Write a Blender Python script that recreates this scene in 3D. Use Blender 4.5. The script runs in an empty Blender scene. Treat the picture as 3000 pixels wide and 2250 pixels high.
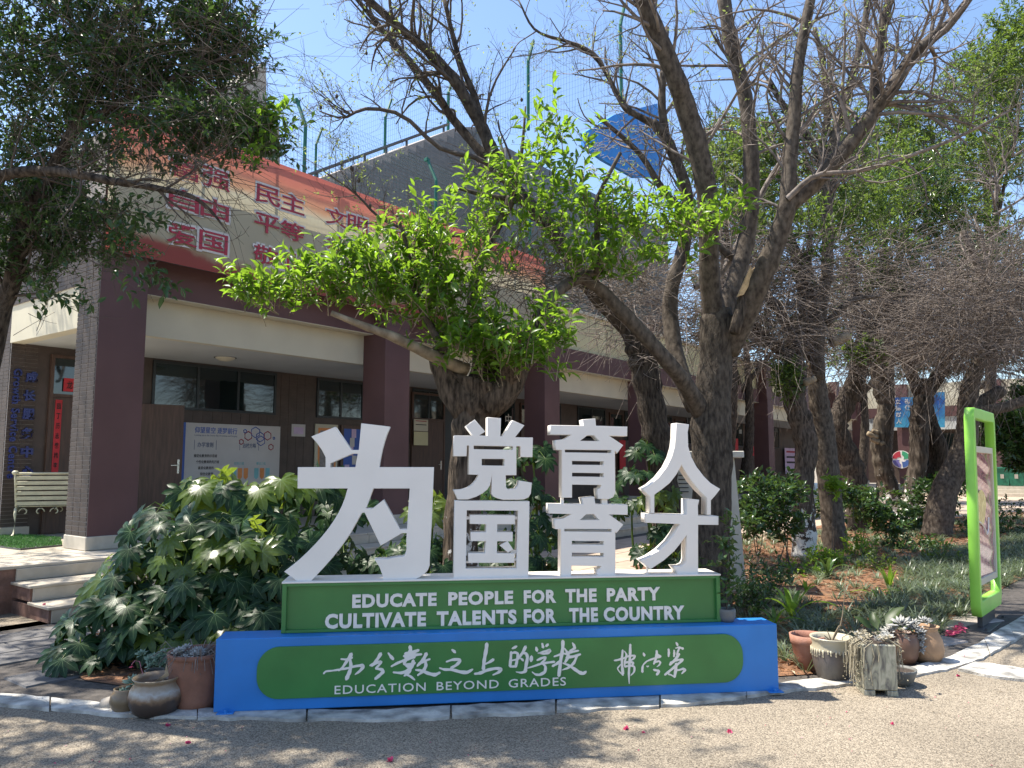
import bpy, bmesh, math, random
import numpy as np
from mathutils import Vector, Matrix
random.seed(7); rng = np.random.default_rng(11)
sc = bpy.context.scene
COL = sc.collection
R = math.radians

# ---------------------------------------------------------------- camera
FPX = 2251.0; PITCH = R(5.91); EYE = 1.55
cam = bpy.data.cameras.new('camera'); camo = bpy.data.objects.new('camera', cam); COL.objects.link(camo)
cam.sensor_width = 36; cam.lens = FPX / 3000 * 36; cam.clip_end = 1500; cam.clip_start = .05
camo.location = (0, 0, EYE); camo.rotation_euler = (R(90) + PITCH, 0, 0)
sc.camera = camo

# ---------------------------------------------------------------- sky, sun, exposure
SUN_EL = R(63); SUN_AZ = R(-76)          # azimuth from +Y towards +X
w = bpy.data.worlds.new('World'); sc.world = w; w.use_nodes = True
nt = w.node_tree; bg = nt.nodes['Background']
sky = nt.nodes.new('ShaderNodeTexSky'); sky.sky_type = 'NISHITA'; sky.sun_disc = False
sky.sun_elevation = SUN_EL; sky.sun_rotation = SUN_AZ; sky.air_density = 1.0; sky.dust_density = 0.7; sky.ozone_density = 3.0
nt.links.new(sky.outputs[0], bg.inputs[0]); bg.inputs[1].default_value = 0.14
sl = bpy.data.lights.new('sun', 'SUN'); sl.energy = 5.0; sl.angle = R(.53); sl.color = (1, .94, .83)
so = bpy.data.objects.new('sun', sl); COL.objects.link(so)
sd = Vector((math.sin(SUN_AZ) * math.cos(SUN_EL), math.cos(SUN_AZ) * math.cos(SUN_EL), math.sin(SUN_EL)))
so.rotation_euler = sd.to_track_quat('Z', 'Y').to_euler()
sc.view_settings.view_transform = 'Standard'; sc.view_settings.look = 'None'
sc.view_settings.gamma = 1; sc.view_settings.use_curve_mapping = False
sc.view_settings.exposure = 1.05
sc.cycles.max_bounces = 6; sc.cycles.diffuse_bounces = 3; sc.cycles.glossy_bounces = 3
sc.cycles.transmission_bounces = 4; sc.cycles.transparent_max_bounces = 8
sc.cycles.use_denoising = True

# ---------------------------------------------------------------- measuring the place: a pixel of the 3000 px photograph -> a point at a known height or distance
cF = np.array([0, math.cos(PITCH), math.sin(PITCH)]); cU = np.array([0, -math.sin(PITCH), math.cos(PITCH)]); cR = np.array([1., 0, 0])
ORG = np.array([0, 0, EYE])
def ray(x, y): return cF + cR * (x - 1500) / FPX - cU * (y - 1125) / FPX
def atz(x, y, z=0.0):
    d = ray(x, y); return ORG + d * ((z - EYE) / d[2])
def aty(x, y, Y):
    d = ray(x, y); return ORG + d * (Y / d[1])
def ov(x, y, Y): return aty(x * 1.3562, y * 1.3562, Y)
C1 = np.array([-5.24, 9.61]); TH = .6533
AX = np.array([math.sin(TH), math.cos(TH)]); NX = np.array([-math.cos(TH), math.sin(TH)])
PHI = math.atan2(AX[1], AX[0])
def uvof(p): d = np.array(p[:2]) - C1; return float(d @ AX), float(d @ NX)
def W(u, v, z=0.): h = C1 + u * AX + v * NX; return np.array([h[0], h[1], z])
def atv(x, y, v):
    d = ray(x, y); h = -C1; t = (v - h @ NX) / (d[:2] @ NX); P = ORG + t * d; u, _ = uvof(P); return u, float(P[2])
def atu(x, y, u):
    d = ray(x, y); h = -C1; t = (u - h @ AX) / (d[:2] @ AX); P = ORG + t * d; _, v = uvof(P); return v, float(P[2])

# ---------------------------------------------------------------- object helpers
def tag(o, label=None, cat=None, group=None, kind=None):
    if label: o['label'] = label
    if cat: o['category'] = cat
    if group: o['group'] = group
    if kind: o['kind'] = kind
    return o
def empty(name, loc=(0, 0, 0), rz=0, label=None, cat=None, group=None, parent=None):
    o = bpy.data.objects.new(name, None); COL.objects.link(o); o.location = tuple(float(c) for c in loc); o.rotation_euler = (0, 0, rz)
    o.empty_display_size = .1
    if parent: o.parent = parent
    return tag(o, label, cat, group)
def link(name, me, parent=None, kind=None, loc=None, rot=None, sca=None):
    o = bpy.data.objects.new(name, me); COL.objects.link(o)
    if parent: o.parent = parent
    if kind: o['kind'] = kind
    if loc is not None: o.location = tuple(float(c) for c in loc)
    if rot is not None: o.rotation_euler = tuple(float(c) for c in rot)
    if sca is not None: o.scale = tuple(float(c) for c in sca) if hasattr(sca, '__len__') else (sca, sca, sca)
    return o

class MB:
    """collects shapes; build() links them as one mesh object"""
    def __init__(s): s.v = []; s.f = []; s.m = []; s.cur = 0; s.n = 0; s.sm = []; s.smooth = False
    def add(s, vs, fs):
        s.v.extend([tuple(map(float, p)) for p in vs])
        for f in fs: s.f.append(tuple(i + s.n for i in f)); s.m.append(s.cur); s.sm.append(s.smooth)
        s.n += len(vs); return s
    def box(s, x0, x1, y0, y1, z0, z1):
        vs = [(x, y, z) for z in (z0, z1) for x, y in ((x0, y0), (x1, y0), (x1, y1), (x0, y1))]
        return s.add(vs, [(3, 2, 1, 0), (4, 5, 6, 7), (0, 1, 5, 4), (1, 2, 6, 5), (2, 3, 7, 6), (3, 0, 4, 7)])
    def bbox(s, x0, x1, y0, y1, z0, z1, b=.006):
        """box with chamfered edges"""
        vs = []; fs = []
        bm = bmesh.new(); bmesh.ops.create_cube(bm, size=1)
        for v in bm.verts: v.co = Vector(((x0 + x1) / 2 + v.co.x * (x1 - x0), (y0 + y1) / 2 + v.co.y * (y1 - y0), (z0 + z1) / 2 + v.co.z * (z1 - z0)))
        bmesh.ops.bevel(bm, geom=bm.edges[:], offset=b, segments=1, affect='EDGES')
        s.bm(bm); return s
    def bm(s, bm):
        bm.verts.index_update(); s.add([v.co for v in bm.verts], [tuple(v.index for v in f.verts) for f in bm.faces]); bm.free(); return s
    def quad(s, a, b, c, d): return s.add([a, b, c, d], [(0, 1, 2, 3)])
    def poly(s, pts): return s.add(pts, [tuple(range(len(pts)))])
    def prism(s, pts, off):
        n = len(pts); q = [np.array(p) + np.array(off) for p in pts]
        return s.add(list(pts) + q, [tuple(range(n))[::-1], tuple(range(n, 2 * n))] + [(i, (i + 1) % n, n + (i + 1) % n, n + i) for i in range(n)])
    def tube(s, pts, rad, k=8, cap=True, squash=1.0):
        pts = np.array(pts, float); n = len(pts); rad = np.broadcast_to(np.array(rad, float), (n,))
        t = np.gradient(pts, axis=0); t /= np.linalg.norm(t, axis=1)[:, None] + 1e-9
        up = np.array([0, 0, 1.]) if abs(t[0, 2]) < .9 else np.array([1., 0, 0])
        a = np.cross(t, up); a /= np.linalg.norm(a, axis=1)[:, None] + 1e-9; b = np.cross(t, a)
        an = np.arange(k) * 2 * math.pi / k
        V = (pts[:, None, :] + rad[:, None, None] * (np.cos(an)[None, :, None] * a[:, None, :] + squash * np.sin(an)[None, :, None] * b[:, None, :])).reshape(-1, 3)
        F = [(i * k + j, i * k + (j + 1) % k, (i + 1) * k + (j + 1) % k, (i + 1) * k + j) for i in range(n - 1) for j in range(k)]
        if cap: F += [tuple(range(k))[::-1], tuple((n - 1) * k + j for j in range(k))]
        return s.add(V, F)
    def lathe(s, prof, k=24, c=(0, 0, 0), sx=1, sy=1):
        n = len(prof); vs = []
        for r, z in prof:
            for j in range(k):
                a = 2 * math.pi * j / k; vs.append((c[0] + r * sx * math.cos(a), c[1] + r * sy * math.sin(a), c[2] + z))
        fs = [(i * k + j, i * k + (j + 1) % k, (i + 1) * k + (j + 1) % k, (i + 1) * k + j) for i in range(n - 1) for j in range(k)]
        return s.add(vs, fs)
    def mesh(s, name, mats):
        me = bpy.data.meshes.new(name); me.from_pydata(s.v, [], s.f)
        for m in (mats if isinstance(mats, (list, tuple)) else [mats]): me.materials.append(m)
        me.polygons.foreach_set('material_index', s.m); me.polygons.foreach_set('use_smooth', s.sm); me.update(); return me
    def build(s, name, mats, parent=None, kind=None, **k): return link(name, s.mesh(name, mats), parent, kind, **k)

def fastmesh(name, V, F, mat, smooth=False):
    """V (n,3) array, F (m,k) array of equal sized faces"""
    me = bpy.data.meshes.new(name); V = np.asarray(V, np.float32); F = np.asarray(F, np.int32); k = F.shape[1]
    me.vertices.add(len(V)); me.vertices.foreach_set('co', V.ravel())
    me.loops.add(F.size); me.loops.foreach_set('vertex_index', F.ravel())
    me.polygons.add(len(F)); me.polygons.foreach_set('loop_start', np.arange(len(F), dtype=np.int32) * k)
    me.polygons.foreach_set('use_smooth', np.full(len(F), smooth)); me.update(calc_edges=True)
    for m in (mat if isinstance(mat, (list, tuple)) else [mat]): me.materials.append(m)
    return me

# ---------------------------------------------------------------- materials
def mat(name, col, rough=.7, var=.12, scale=6., bump=0., bscale=60., metal=0., spec=.5, hue=None, obj_var=0., coat=0., stretch=None):
    m = bpy.data.materials.new(name); m.use_nodes = True; n = m.node_tree.nodes; l = m.node_tree.links; b = n['Principled BSDF']
    b.inputs['Roughness'].default_value = rough; b.inputs['Metallic'].default_value = metal; b.inputs['Specular IOR Level'].default_value = spec
    b.inputs['Coat Weight'].default_value = coat
    tc = n.new('ShaderNodeTexCoord'); mp = n.new('ShaderNodeMapping'); l.new(tc.outputs['Object'], mp.inputs[0])
    if stretch: mp.inputs['Scale'].default_value = stretch
    no = n.new('ShaderNodeTexNoise'); no.inputs['Scale'].default_value = scale; no.inputs['Detail'].default_value = 5; l.new(mp.outputs[0], no.inputs[0])
    cr = n.new('ShaderNodeValToRGB'); l.new(no.outputs[0], cr.inputs[0])
    c = np.array(col); c2 = np.array(hue) if hue is not None else c * (1 + var)
    cr.color_ramp.elements[0].position = .33; cr.color_ramp.elements[1].position = .67
    cr.color_ramp.elements[0].color = (*np.clip(c * (1 - var), 0, 1), 1); cr.color_ramp.elements[1].color = (*np.clip(c2, 0, 1), 1)
    out = cr.outputs[0]
    if obj_var:
        oi = n.new('ShaderNodeObjectInfo'); mr = n.new('ShaderNodeMapRange'); mr.inputs[3].default_value = 1 - obj_var; mr.inputs[4].default_value = 1 + obj_var
        l.new(oi.outputs['Random'], mr.inputs[0]); mx = n.new('ShaderNodeVectorMath'); mx.operation = 'SCALE'; l.new(out, mx.inputs[0]); l.new(mr.outputs[0], mx.inputs['Scale']); out = mx.outputs[0]
    l.new(out, b.inputs['Base Color'])
    if bump:
        n2 = n.new('ShaderNodeTexNoise'); n2.inputs['Scale'].default_value = bscale; n2.inputs['Detail'].default_value = 4; l.new(mp.outputs[0], n2.inputs[0])
        bp = n.new('ShaderNodeBump'); bp.inputs['Strength'].default_value = bump; bp.inputs['Distance'].default_value = .01; l.new(n2.outputs[0], bp.inputs['Height']); l.new(bp.outputs[0], b.inputs['Normal'])
    m['col'] = out.node.name
    return m
def leafmat(name, col, tcol, rough=.35, trans=.45, var=.25, scale=9., spec=.5):
    """leaf: part of the light passes through, waxy top"""
    m = mat(name, col, rough, var, scale, spec=spec, obj_var=.18); n = m.node_tree.nodes; l = m.node_tree.links; b = n['Principled BSDF']
    tr = n.new('ShaderNodeBsdfTranslucent'); no = n.new('ShaderNodeTexNoise'); no.inputs['Scale'].default_value = scale * 1.7
    tc = n.new('ShaderNodeTexCoord'); l.new(tc.outputs['Object'], no.inputs[0]); cr = n.new('ShaderNodeValToRGB'); l.new(no.outputs[0], cr.inputs[0])
    cr.color_ramp.elements[0].position = .3; cr.color_ramp.elements[1].position = .7
    cr.color_ramp.elements[0].color = (*[c * .65 for c in tcol], 1); cr.color_ramp.elements[1].color = (*[min(1, c * 1.25) for c in tcol], 1)
    l.new(cr.outputs[0], tr.inputs[0]); mx = n.new('ShaderNodeMixShader'); mx.inputs[0].default_value = trans
    l.new(b.outputs[0], mx.inputs[1]); l.new(tr.outputs[0], mx.inputs[2]); l.new(mx.outputs[0], n['Material Output'].inputs[0]); return m
def barkmat(name, c1, c2, zs=.25, rough=.9, sc_=14., bump=.9, wash=None):
    m = mat(name, c1, rough, .3, sc_, bump=bump, bscale=sc_ * 3, hue=c2, spec=.2, stretch=(1, 1, zs)); n = m.node_tree.nodes; l = m.node_tree.links
    if wash is not None:   # lime wash painted on the foot of the trunk: worn, patchy, up to a painted height
        b = n['Principled BSDF']; src = b.inputs['Base Color'].links[0].from_socket
        geo = n.new('ShaderNodeNewGeometry'); sp = n.new('ShaderNodeSeparateXYZ'); l.new(geo.outputs['Position'], sp.inputs[0])
        no = n.new('ShaderNodeTexNoise'); no.inputs['Scale'].default_value = 7; no.inputs['Detail'].default_value = 8; no.inputs['Roughness'].default_value = .7; l.new(geo.outputs['Position'], no.inputs[0])
        ad = n.new('ShaderNodeMath'); ad.operation = 'MULTIPLY_ADD'; ad.inputs[1].default_value = -5.5; l.new(no.outputs[0], ad.inputs[0]); ad.inputs[2].default_value = wash + 2.35
        su = n.new('ShaderNodeMath'); su.operation = 'SUBTRACT'; l.new(ad.outputs[0], su.inputs[0]); l.new(sp.outputs[2], su.inputs[1])
        mr = n.new('ShaderNodeMapRange'); mr.inputs[1].default_value = 0; mr.inputs[2].default_value = .12; l.new(su.outputs[0], mr.inputs[0])
        mx = n.new('ShaderNodeMix'); mx.data_type = 'RGBA'; l.new(mr.outputs[0], mx.inputs[0]); l.new(src, mx.inputs[6]); mx.inputs[7].default_value = (.62, .6, .56, 1); l.new(mx.outputs[2], b.inputs['Base Color'])
    return m

M = {}
M['maroon'] = mat('maroon_paint', (.105, .048, .047), .6, .1, 1.2, bump=.08, bscale=120, hue=(.125, .06, .058))
M['cream'] = mat('cream_paint', (.58, .53, .40), .75, .06, 1.5, bump=.05, bscale=90)
M['yellow'] = mat('pale_yellow_paint', (.62, .56, .33), .75, .07, 1.5, bump=.05, bscale=90)
M['soffit'] = mat('soffit_paint', (.50, .51, .49), .8, .05, 1.5)
M['tile'] = mat('brown_wall_tile', (.075, .057, .048), .6, .18, 3.5, obj_var=.12, bump=.1, spec=.25)
M['tile_grout'] = mat('tile_grout', (.30, .27, .25), .9, .2, 20)
M['darktile'] = mat('dark_brown_wall', (.075, .052, .042), .5, .2, 5, bump=.1)
M['stone'] = mat('cream_step_stone', (.50, .44, .35), .38, .12, 7, obj_var=.06, hue=(.55, .49, .40))
M['brick_side'] = mat('bare_step_side', (.20, .11, .08), .9, .35, 9, bump=.6)
M['wood'] = mat('brown_door_wood', (.085, .045, .03), .45, .25, 5, stretch=(6, 6, .6))
M['frame'] = mat('dark_window_frame', (.02, .028, .032), .4, .1)
M['glass'] = mat('window_glass', (.012, .022, .022), .03, .4, 1.2, spec=.9)
M['white'] = mat('white_paint', (.80, .745, .68), .42, .03, 3, bump=.03, bscale=250)
M['green'] = mat('green_sign_paint', (.045, .19, .048), .32, .12, 3, bump=.03, bscale=160)
M['blue'] = mat('blue_sign_paint', (.02, .185, .53), .36, .10, 2.5, bump=.04, bscale=160)
M['lime'] = mat('lime_green_metal', (.28, .62, .08), .4, .08, 3, bump=.04, bscale=120)
M['darkmetal'] = mat('dark_grey_metal', (.06, .06, .06), .45, .2, 8)
M['greenmetal'] = mat('green_fence_metal', (.01, .12, .07), .45, .2, 8)
M['wire'] = mat('fence_wire', (.015, .07, .055), .5, .1)
M['greytile'] = mat('grey_wall_tile', (.17, .165, .16), .6, .15, 9)
M['concrete'] = mat('bare_concrete', (.36, .32, .27), .9, .15, 4, bump=.3)
M['red'] = mat('red_paper', (.55, .03, .04), .6, .12, 6)
M['ink'] = mat('black_ink', (.012, .011, .010), .6, .1)
M['steel'] = mat('steel', (.5, .5, .5), .25, .1, metal=1)
M['poster'] = mat('pale_poster', (.56, .53, .50), .5, .06, 2)
M['pblue'] = mat('poster_blue', (.04, .11, .42), .5, .1)
M['porange'] = mat('poster_orange', (.75, .28, .08), .5, .1)
M['pteal'] = mat('poster_teal', (.20, .48, .50), .5, .1)
M['pgrey'] = mat('poster_grey_print', (.10, .13, .22), .5, .1)
M['pink'] = mat('poster_lilac', (.60, .45, .62), .5, .1, 5)
M['terra'] = mat('terracotta', (.33, .125, .07), .75, .25, 7, bump=.25, bscale=80, hue=(.42, .22, .16))
M['soil'] = mat('pot_soil', (.05, .035, .025), .95, .4, 40, bump=.8)
# ================================================================ GROUND
def gpts(px, z=0.0): return [tuple(atz(x, y, 0)[:2]) + (z,) for x, y in px]
def aggregate(name, dark, mid, light, scale=140):
    m = bpy.data.materials.new(name); m.use_nodes = True; n = m.node_tree.nodes; l = m.node_tree.links; b = n['Principled BSDF']
    b.inputs['Roughness'].default_value = .85; b.inputs['Specular IOR Level'].default_value = .25
    tc = n.new('ShaderNodeTexCoord'); vo = n.new('ShaderNodeTexVoronoi'); vo.inputs['Scale'].default_value = scale; l.new(tc.outputs['Object'], vo.inputs[0])
    sp = n.new('ShaderNodeSeparateColor'); l.new(vo.outputs['Color'], sp.inputs[0])
    cr = n.new('ShaderNodeValToRGB'); l.new(sp.outputs[0], cr.inputs[0]); e = cr.color_ramp.elements
    e[0].position = 0; e[0].color = (*dark, 1); e[1].position = 1; e[1].color = (*light, 1); x = e.new(.45); x.color = (*mid, 1)
    n1 = n.new('ShaderNodeTexNoise'); n1.inputs['Scale'].default_value = .9; n1.inputs['Detail'].default_value = 6; l.new(tc.outputs['Object'], n1.inputs[0])
    mr = n.new('ShaderNodeMapRange'); mr.inputs[1].default_value = .3; mr.inputs[2].default_value = .7; mr.inputs[3].default_value = .78; mr.inputs[4].default_value = 1.18; l.new(n1.outputs[0], mr.inputs[0])
    mx = n.new('ShaderNodeVectorMath'); mx.operation = 'SCALE'; l.new(cr.outputs[0], mx.inputs[0]); l.new(mr.outputs[0], mx.inputs['Scale']); l.new(mx.outputs[0], b.inputs['Base Color'])
    bp = n.new('ShaderNodeBump'); bp.inputs['Strength'].default_value = .7; bp.inputs['Distance'].default_value = .006; bp.invert = True; l.new(vo.outputs['Distance'], bp.inputs['Height']); l.new(bp.outputs[0], b.inputs['Normal'])
    return m
M['asphalt'] = aggregate('worn_aggregate_road', (.11, .092, .071), (.245, .203, .152), (.37, .315, .24))
M['kerb'] = mat('worn_white_kerb_paint', (.27, .255, .23), .85, .3, 7, bump=.9, bscale=45, hue=(.62, .59, .53), obj_var=.08)
M['slab'] = mat('grey_paving_stone', (.115, .11, .108), .6, .25, 5, bump=.3, bscale=50, obj_var=.18, hue=(.17, .16, .155))
M['slab2'] = mat('pinkish_paving_stone', (.29, .25, .225), .7, .2, 6, bump=.25, bscale=50, obj_var=.12)
M['tanslab'] = mat('tan_paving_tile', (.40, .31, .235), .7, .15, 3, bump=.1, obj_var=.10)
M['mortar'] = mat('dark_dirty_mortar', (.07, .06, .052), .95, .35, 18, bump=.6)
M['earth'] = mat('bed_earth_and_needles', (.13, .062, .034), .95, .5, 16, bump=1.0, bscale=90, hue=(.30, .15, .075))

g = MB(); g.quad((-150, -120, 0), (150, -120, 0), (150, 200, 0), (-150, 200, 0))
road = g.build('road', M['asphalt']); tag(road, kind='structure')
def resample(pts, d):
    pts = np.array(pts, float); s = np.r_[0, np.cumsum(np.hypot(*np.diff(pts[:, :2], axis=0).T))]; q = np.arange(0, s[-1], d)
    return np.stack([np.interp(q, s, pts[:, i]) for i in range(pts.shape[1])], 1)
KF = gpts([(-900, 2000), (-400, 2040), (0, 2072), (226, 2092), (335, 2103), (624, 2112), (1000, 2116), (1158, 2115), (1511, 2101), (1705, 2088), (2000, 2072), (2226, 2042), (2475, 2013), (2669, 1988), (2791, 1964), (2881, 1934), (2960, 1890), (3060, 1830), (3250, 1740), (3500, 1660)])
KB = gpts([(-900, 1970), (-400, 2008), (0, 2038), (226, 2058), (335, 2067), (624, 2080), (1000, 2085), (1158, 2082), (1511, 2066), (1705, 2049), (2000, 2033), (2226, 2014), (2475, 1986), (2669, 1960), (2780, 1928), (2865, 1888), (2940, 1842), (3040, 1782), (3220, 1705), (3450, 1635)])
kerb = empty('kerb'); tag(kerb, kind='structure')
def kerb_stones(F, B, first=.0):
    n = 400; F = np.array(F); B = np.array(B)
    sF = np.r_[0, np.cumsum(np.hypot(*np.diff(F[:, :2], axis=0).T))]; L = sF[-1]; t = sF / L
    def at(Q, s): return np.array([np.interp(s / L, t, Q[:, 0]), np.interp(s / L, t, Q[:, 1])])
    s = first
    while s < L - .2:
        ln = random.uniform(.62, 1.05); e = min(L, s + ln)
        k = max(3, int((e - s) / .09)); a = []; b = []
        for i in range(k + 1):
            q = s + random.uniform(.001, .009) + (e - s - .009) * i / k; q2 = q + random.uniform(-.004, .004)
            f = at(F, q2); bb = at(B, q); dd = (bb - f) / (np.linalg.norm(bb - f) + 1e-9)
            a.append(f + dd * random.uniform(-.012, .028)); b.append(bb + dd * random.uniform(-.022, .010))
        h = .018 + random.uniform(-.003, .004); m = MB()
        top = [(*p, h + random.uniform(-.002, .002)) for p in a] + [(*p, h + random.uniform(-.002, .002)) for p in b[::-1]]
        low = [(x, y, -.01) for x, y, _ in top]; N = len(top)
        K = len(a)
        m.add(top + low, [(i, i + 1, N - 2 - i, N - 1 - i) for i in range(K - 1)] + [(i, N + i, N + (i + 1) % N, (i + 1) % N) for i in range(N)])
        m.build('kerb_stone', M['kerb'], kerb); s = e
kerb_stones(KF, KB)
KF2 = gpts([(2800, 1968), (2900, 1988), (3000, 2002), (3200, 2016), (3500, 2030)]); KB2 = gpts([(2858, 1944), (2950, 1957), (3010, 1966), (3200, 1985), (3500, 2003)])
kerb_stones(KF2, KB2)

# paved surface and mortar behind the kerb
def sheet(name, pts, m, z, kind='structure'):
    o = MB().poly([(p[0], p[1], z) for p in pts]).build(name, m); return tag(o, kind=kind)
backline = [tuple(p[:2]) for p in KB]
pave_poly = backline + [tuple(W(40, -1.8)[:2]), tuple(W(-9, -1.8)[:2]), tuple(W(-9, -6)[:2])]
sheet('pavement', pave_poly, M['mortar'], .004)
sheet('plaza', [W(15, -4.4)[:2], W(17.5, -9)[:2], W(14, -12)[:2], W(20, -22)[:2], W(60, -30)[:2], W(60, -1.8)[:2], W(15, -1.8)[:2]], M['tanslab'], .008)
# soil beds
bed_front = [(2285, 1985), (2400, 1978), (2560, 1945), (2700, 1890), (2772, 1846), (2850, 1790), (2945, 1722), (3060, 1665), (3300, 1590)]
bed = gpts([(195, 1965), (250, 1998), (420, 2022), (560, 2030), (640, 2040), (1500, 2010), (2230, 1990)] + bed_front)
bed = [p[:2] for p in bed] + [tuple(W(u, v)[:2]) for u, v in [(24, -9.6), (20, -5), (16, -4.3), (10, -4.25), (5, -4.2), (1.2, -4.2), (-.2, -4.6), (-.6, -5.0)]]
BED = np.array(bed)
def inpoly(P, poly):
    x, y = P[:, 0], P[:, 1]; ins = np.zeros(len(P), bool); n = len(poly)
    for i in range(n):
        x1, y1 = poly[i]; x2, y2 = poly[(i + 1) % n]; c = ((y1 > y) != (y2 > y)) & (x < (x2 - x1) * (y - y1) / (y2 - y1 + 1e-12) + x1); ins ^= c
    return ins
# bed surface as an uneven sheet
def uneven(name, poly, m, z0, amp, step):
    poly = np.array(poly); x0, y0 = poly.min(0); x1, y1 = poly.max(0); bm = bmesh.new()
    vs = [bm.verts.new((*p, z0)) for p in poly]; bm.faces.new(vs); bmesh.ops.triangulate(bm, faces=bm.faces[:])
    for _ in range(7):
        es = [e for e in bm.edges if e.calc_length() > step]
        if not es: break
        bmesh.ops.subdivide_edges(bm, edges=es, cuts=1); bmesh.ops.triangulate(bm, faces=bm.faces[:])
    for v in bm.verts:
        if not v.is_boundary: v.co.z += amp * (math.sin(v.co.x * 3.1 + v.co.y * 1.7) * .5 + .5 + random.uniform(-.4, .5))
    me = bpy.data.meshes.new(name); bm.to_mesh(me); bm.free(); me.materials.append(m); return tag(link(name, me), kind='structure')
uneven('planting_bed', BED, M['earth'], .012, .022, .35)

# slabs laid one by one on the mortar: rows parallel to the school front on the left, along the kerb on the right
pavement = bpy.data.objects['pavement']
PAVE = np.array([p[:2] for p in backline] + [tuple(W(40, -1.82)[:2]), tuple(W(-9, -1.82)[:2])])
def slab_mesh(lx, ly, m, nm='paving_slab'):
    a, b = lx / 2 - .006, ly / 2 - .006; c = .006
    v = [(-a, -b, 0), (a, -b, 0), (a, b, 0), (-a, b, 0), (-a + c, -b + c, .013), (a - c, -b + c, .013), (a - c, b - c, .013), (-a + c, b - c, .013)]
    f = [(4, 5, 6, 7), (0, 1, 5, 4), (1, 2, 6, 5), (2, 3, 7, 6), (3, 0, 4, 7)]
    return MB().add(v, f).mesh(nm, m)
def lay(poly, u0, u1, v0, v1, lx, ly, m, ang, org, stagger=.5, limit=240, excl=None):
    me = slab_mesh(lx, ly, m); c, s = math.cos(ang), math.sin(ang); cnt = 0
    for j, v in enumerate(np.arange(v0, v1, ly)):
        for u in np.arange(u0 + (j % 2) * lx * stagger, u1, lx):
            cs = np.array([(u + a * lx / 2 * .98, v + b * ly / 2 * .98) for a in (-1, 1) for b in (-1, 1)]); Wc = np.stack([org[0] + cs[:, 0] * c - cs[:, 1] * s, org[1] + cs[:, 0] * s + cs[:, 1] * c], 1)
            if not inpoly(Wc, poly).all() or (excl is not None and inpoly(Wc, excl).all()): continue
            if cnt >= limit: return
            link('paving_slab', me, pavement, loc=(org[0] + u * c - v * s, org[1] + u * s + v * c, .004), rot=(random.uniform(-.003, .003), random.uniform(-.003, .003), ang)); cnt += 1
lay(PAVE, -6, 3.4, -9.4, -1.9, .86, .40, M['slab'], PHI, C1, excl=BED, limit=230)
lay(PAVE, 3.6, 15, -4.2, -1.85, .6, .6, M['tanslab'], PHI, C1, stagger=0, excl=BED, limit=80)
tp = atz(2420, 1985); lay(PAVE, -2.4, 9, -.4, 1.2, .8, .4, M['slab2'], R(27), tp[:2], excl=BED, limit=60)

# ================================================================ SCHOOL BUILDING
S = 4.924; CW = .61; CD = .58; PZ = .48; UE = 40.0; VW = 2.9; ZS = 3.36
B = empty('school_building', W(0, 0, 0), PHI, 'long brown and cream school building with a covered gallery behind the sign', 'building')
def bpart(name, mb, m, parent=None, kind=None): return mb.build(name, m, parent or B, kind)
pod = MB(); pod.box(-6, UE, -.86, 9, 0, PZ - .03); bpart('podium', pod, M['brick_side'])
# nosing slabs of the podium and the risers and treads of the steps: stone pieces ~1 m long
def stone_row(u0, u1, v0, v1, z0, z1, name, ln=.98):
    me = None; u = u0
    me = MB().bbox(0, ln - .006, v0, v1, z0, z1, .004).mesh(name, M['stone'])
    while u < u1: link(name, me, B, loc=(u, 0, random.uniform(-.001, .001))); u += ln
stone_row(-1.1, 22, -.87, -.25, PZ - .03, PZ, 'gallery_edge_slab')
bpart('gallery_floor', MB().box(-6, UE, -.25, 9, PZ - .029, PZ - .002), M['stone'])
for a_, b_ in ((-6, -1.1), (22.4, UE)): bpart('gallery_floor_edge', MB().box(a_, b_, -.87, -.25, PZ - .03, PZ - .002), M['stone'])
for k, (v, z) in enumerate([(-1.80, .16), (-1.34, .32)]):
    sb = MB().box(-1.1, UE, v + .03, -.86 + .001 * k, 0 if k == 0 else .161, z - .03); bpart('step_core', sb, M['brick_side'])
    stone_row(-1.12, 21.5, v, v + .5, z - .028, z, 'step_tread')
    stone_row(-1.08, 21.5, v + .012, v + .03, (0 if k == 0 else .16) + .002, z - .030, 'step_riser')
    bpart('far_step', MB().box(21.6, UE, v, v + .47, (0 if k == 0 else .16), z), M['stone'])
stone_row(-1.08, 21.5, -.885, -.862, .322, PZ - .032, 'step_riser')
bpart('far_step', MB().box(21.6, UE, -.885, -.862, .32, PZ), M['stone'])

# columns
NC = 9
TW, THH = .193, .0585
tile_me = MB().bbox(-.004, .008, .004, TW - .003, .003, THH - .004, .0025).mesh('wall_tile', M['tile'])
for k in range(NC):
    u = k * S
    c = bpart('column', MB().bbox(u, u + CW, 0, CD, PZ, 4.0, .004).bbox(u, u + CW, .02, CD - .16, 4.0, 5.5, .004), M['maroon'])
    pl = MB().bbox(u - .02, u + CW + .02, -.02, CD + .02, PZ, PZ + .17, .008); pl.build('plinth', M['stone'], c)
    if k == 0:
        MB().box(-.006, -.001, .005, CD - .005, PZ + .172, 5.9).build('grout', M['tile_grout'], c)
        z = PZ + .175
        while z < 4.95:
            for j in range(3): link('wall_tile', tile_me, c, loc=(-.010, .004 + j * TW, z), rot=None)
            z += THH
        MB().box(-.03, -.007, .55, .57, 2.35, 2.62).build('cable_clip', M['white'], c) if False else None
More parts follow.
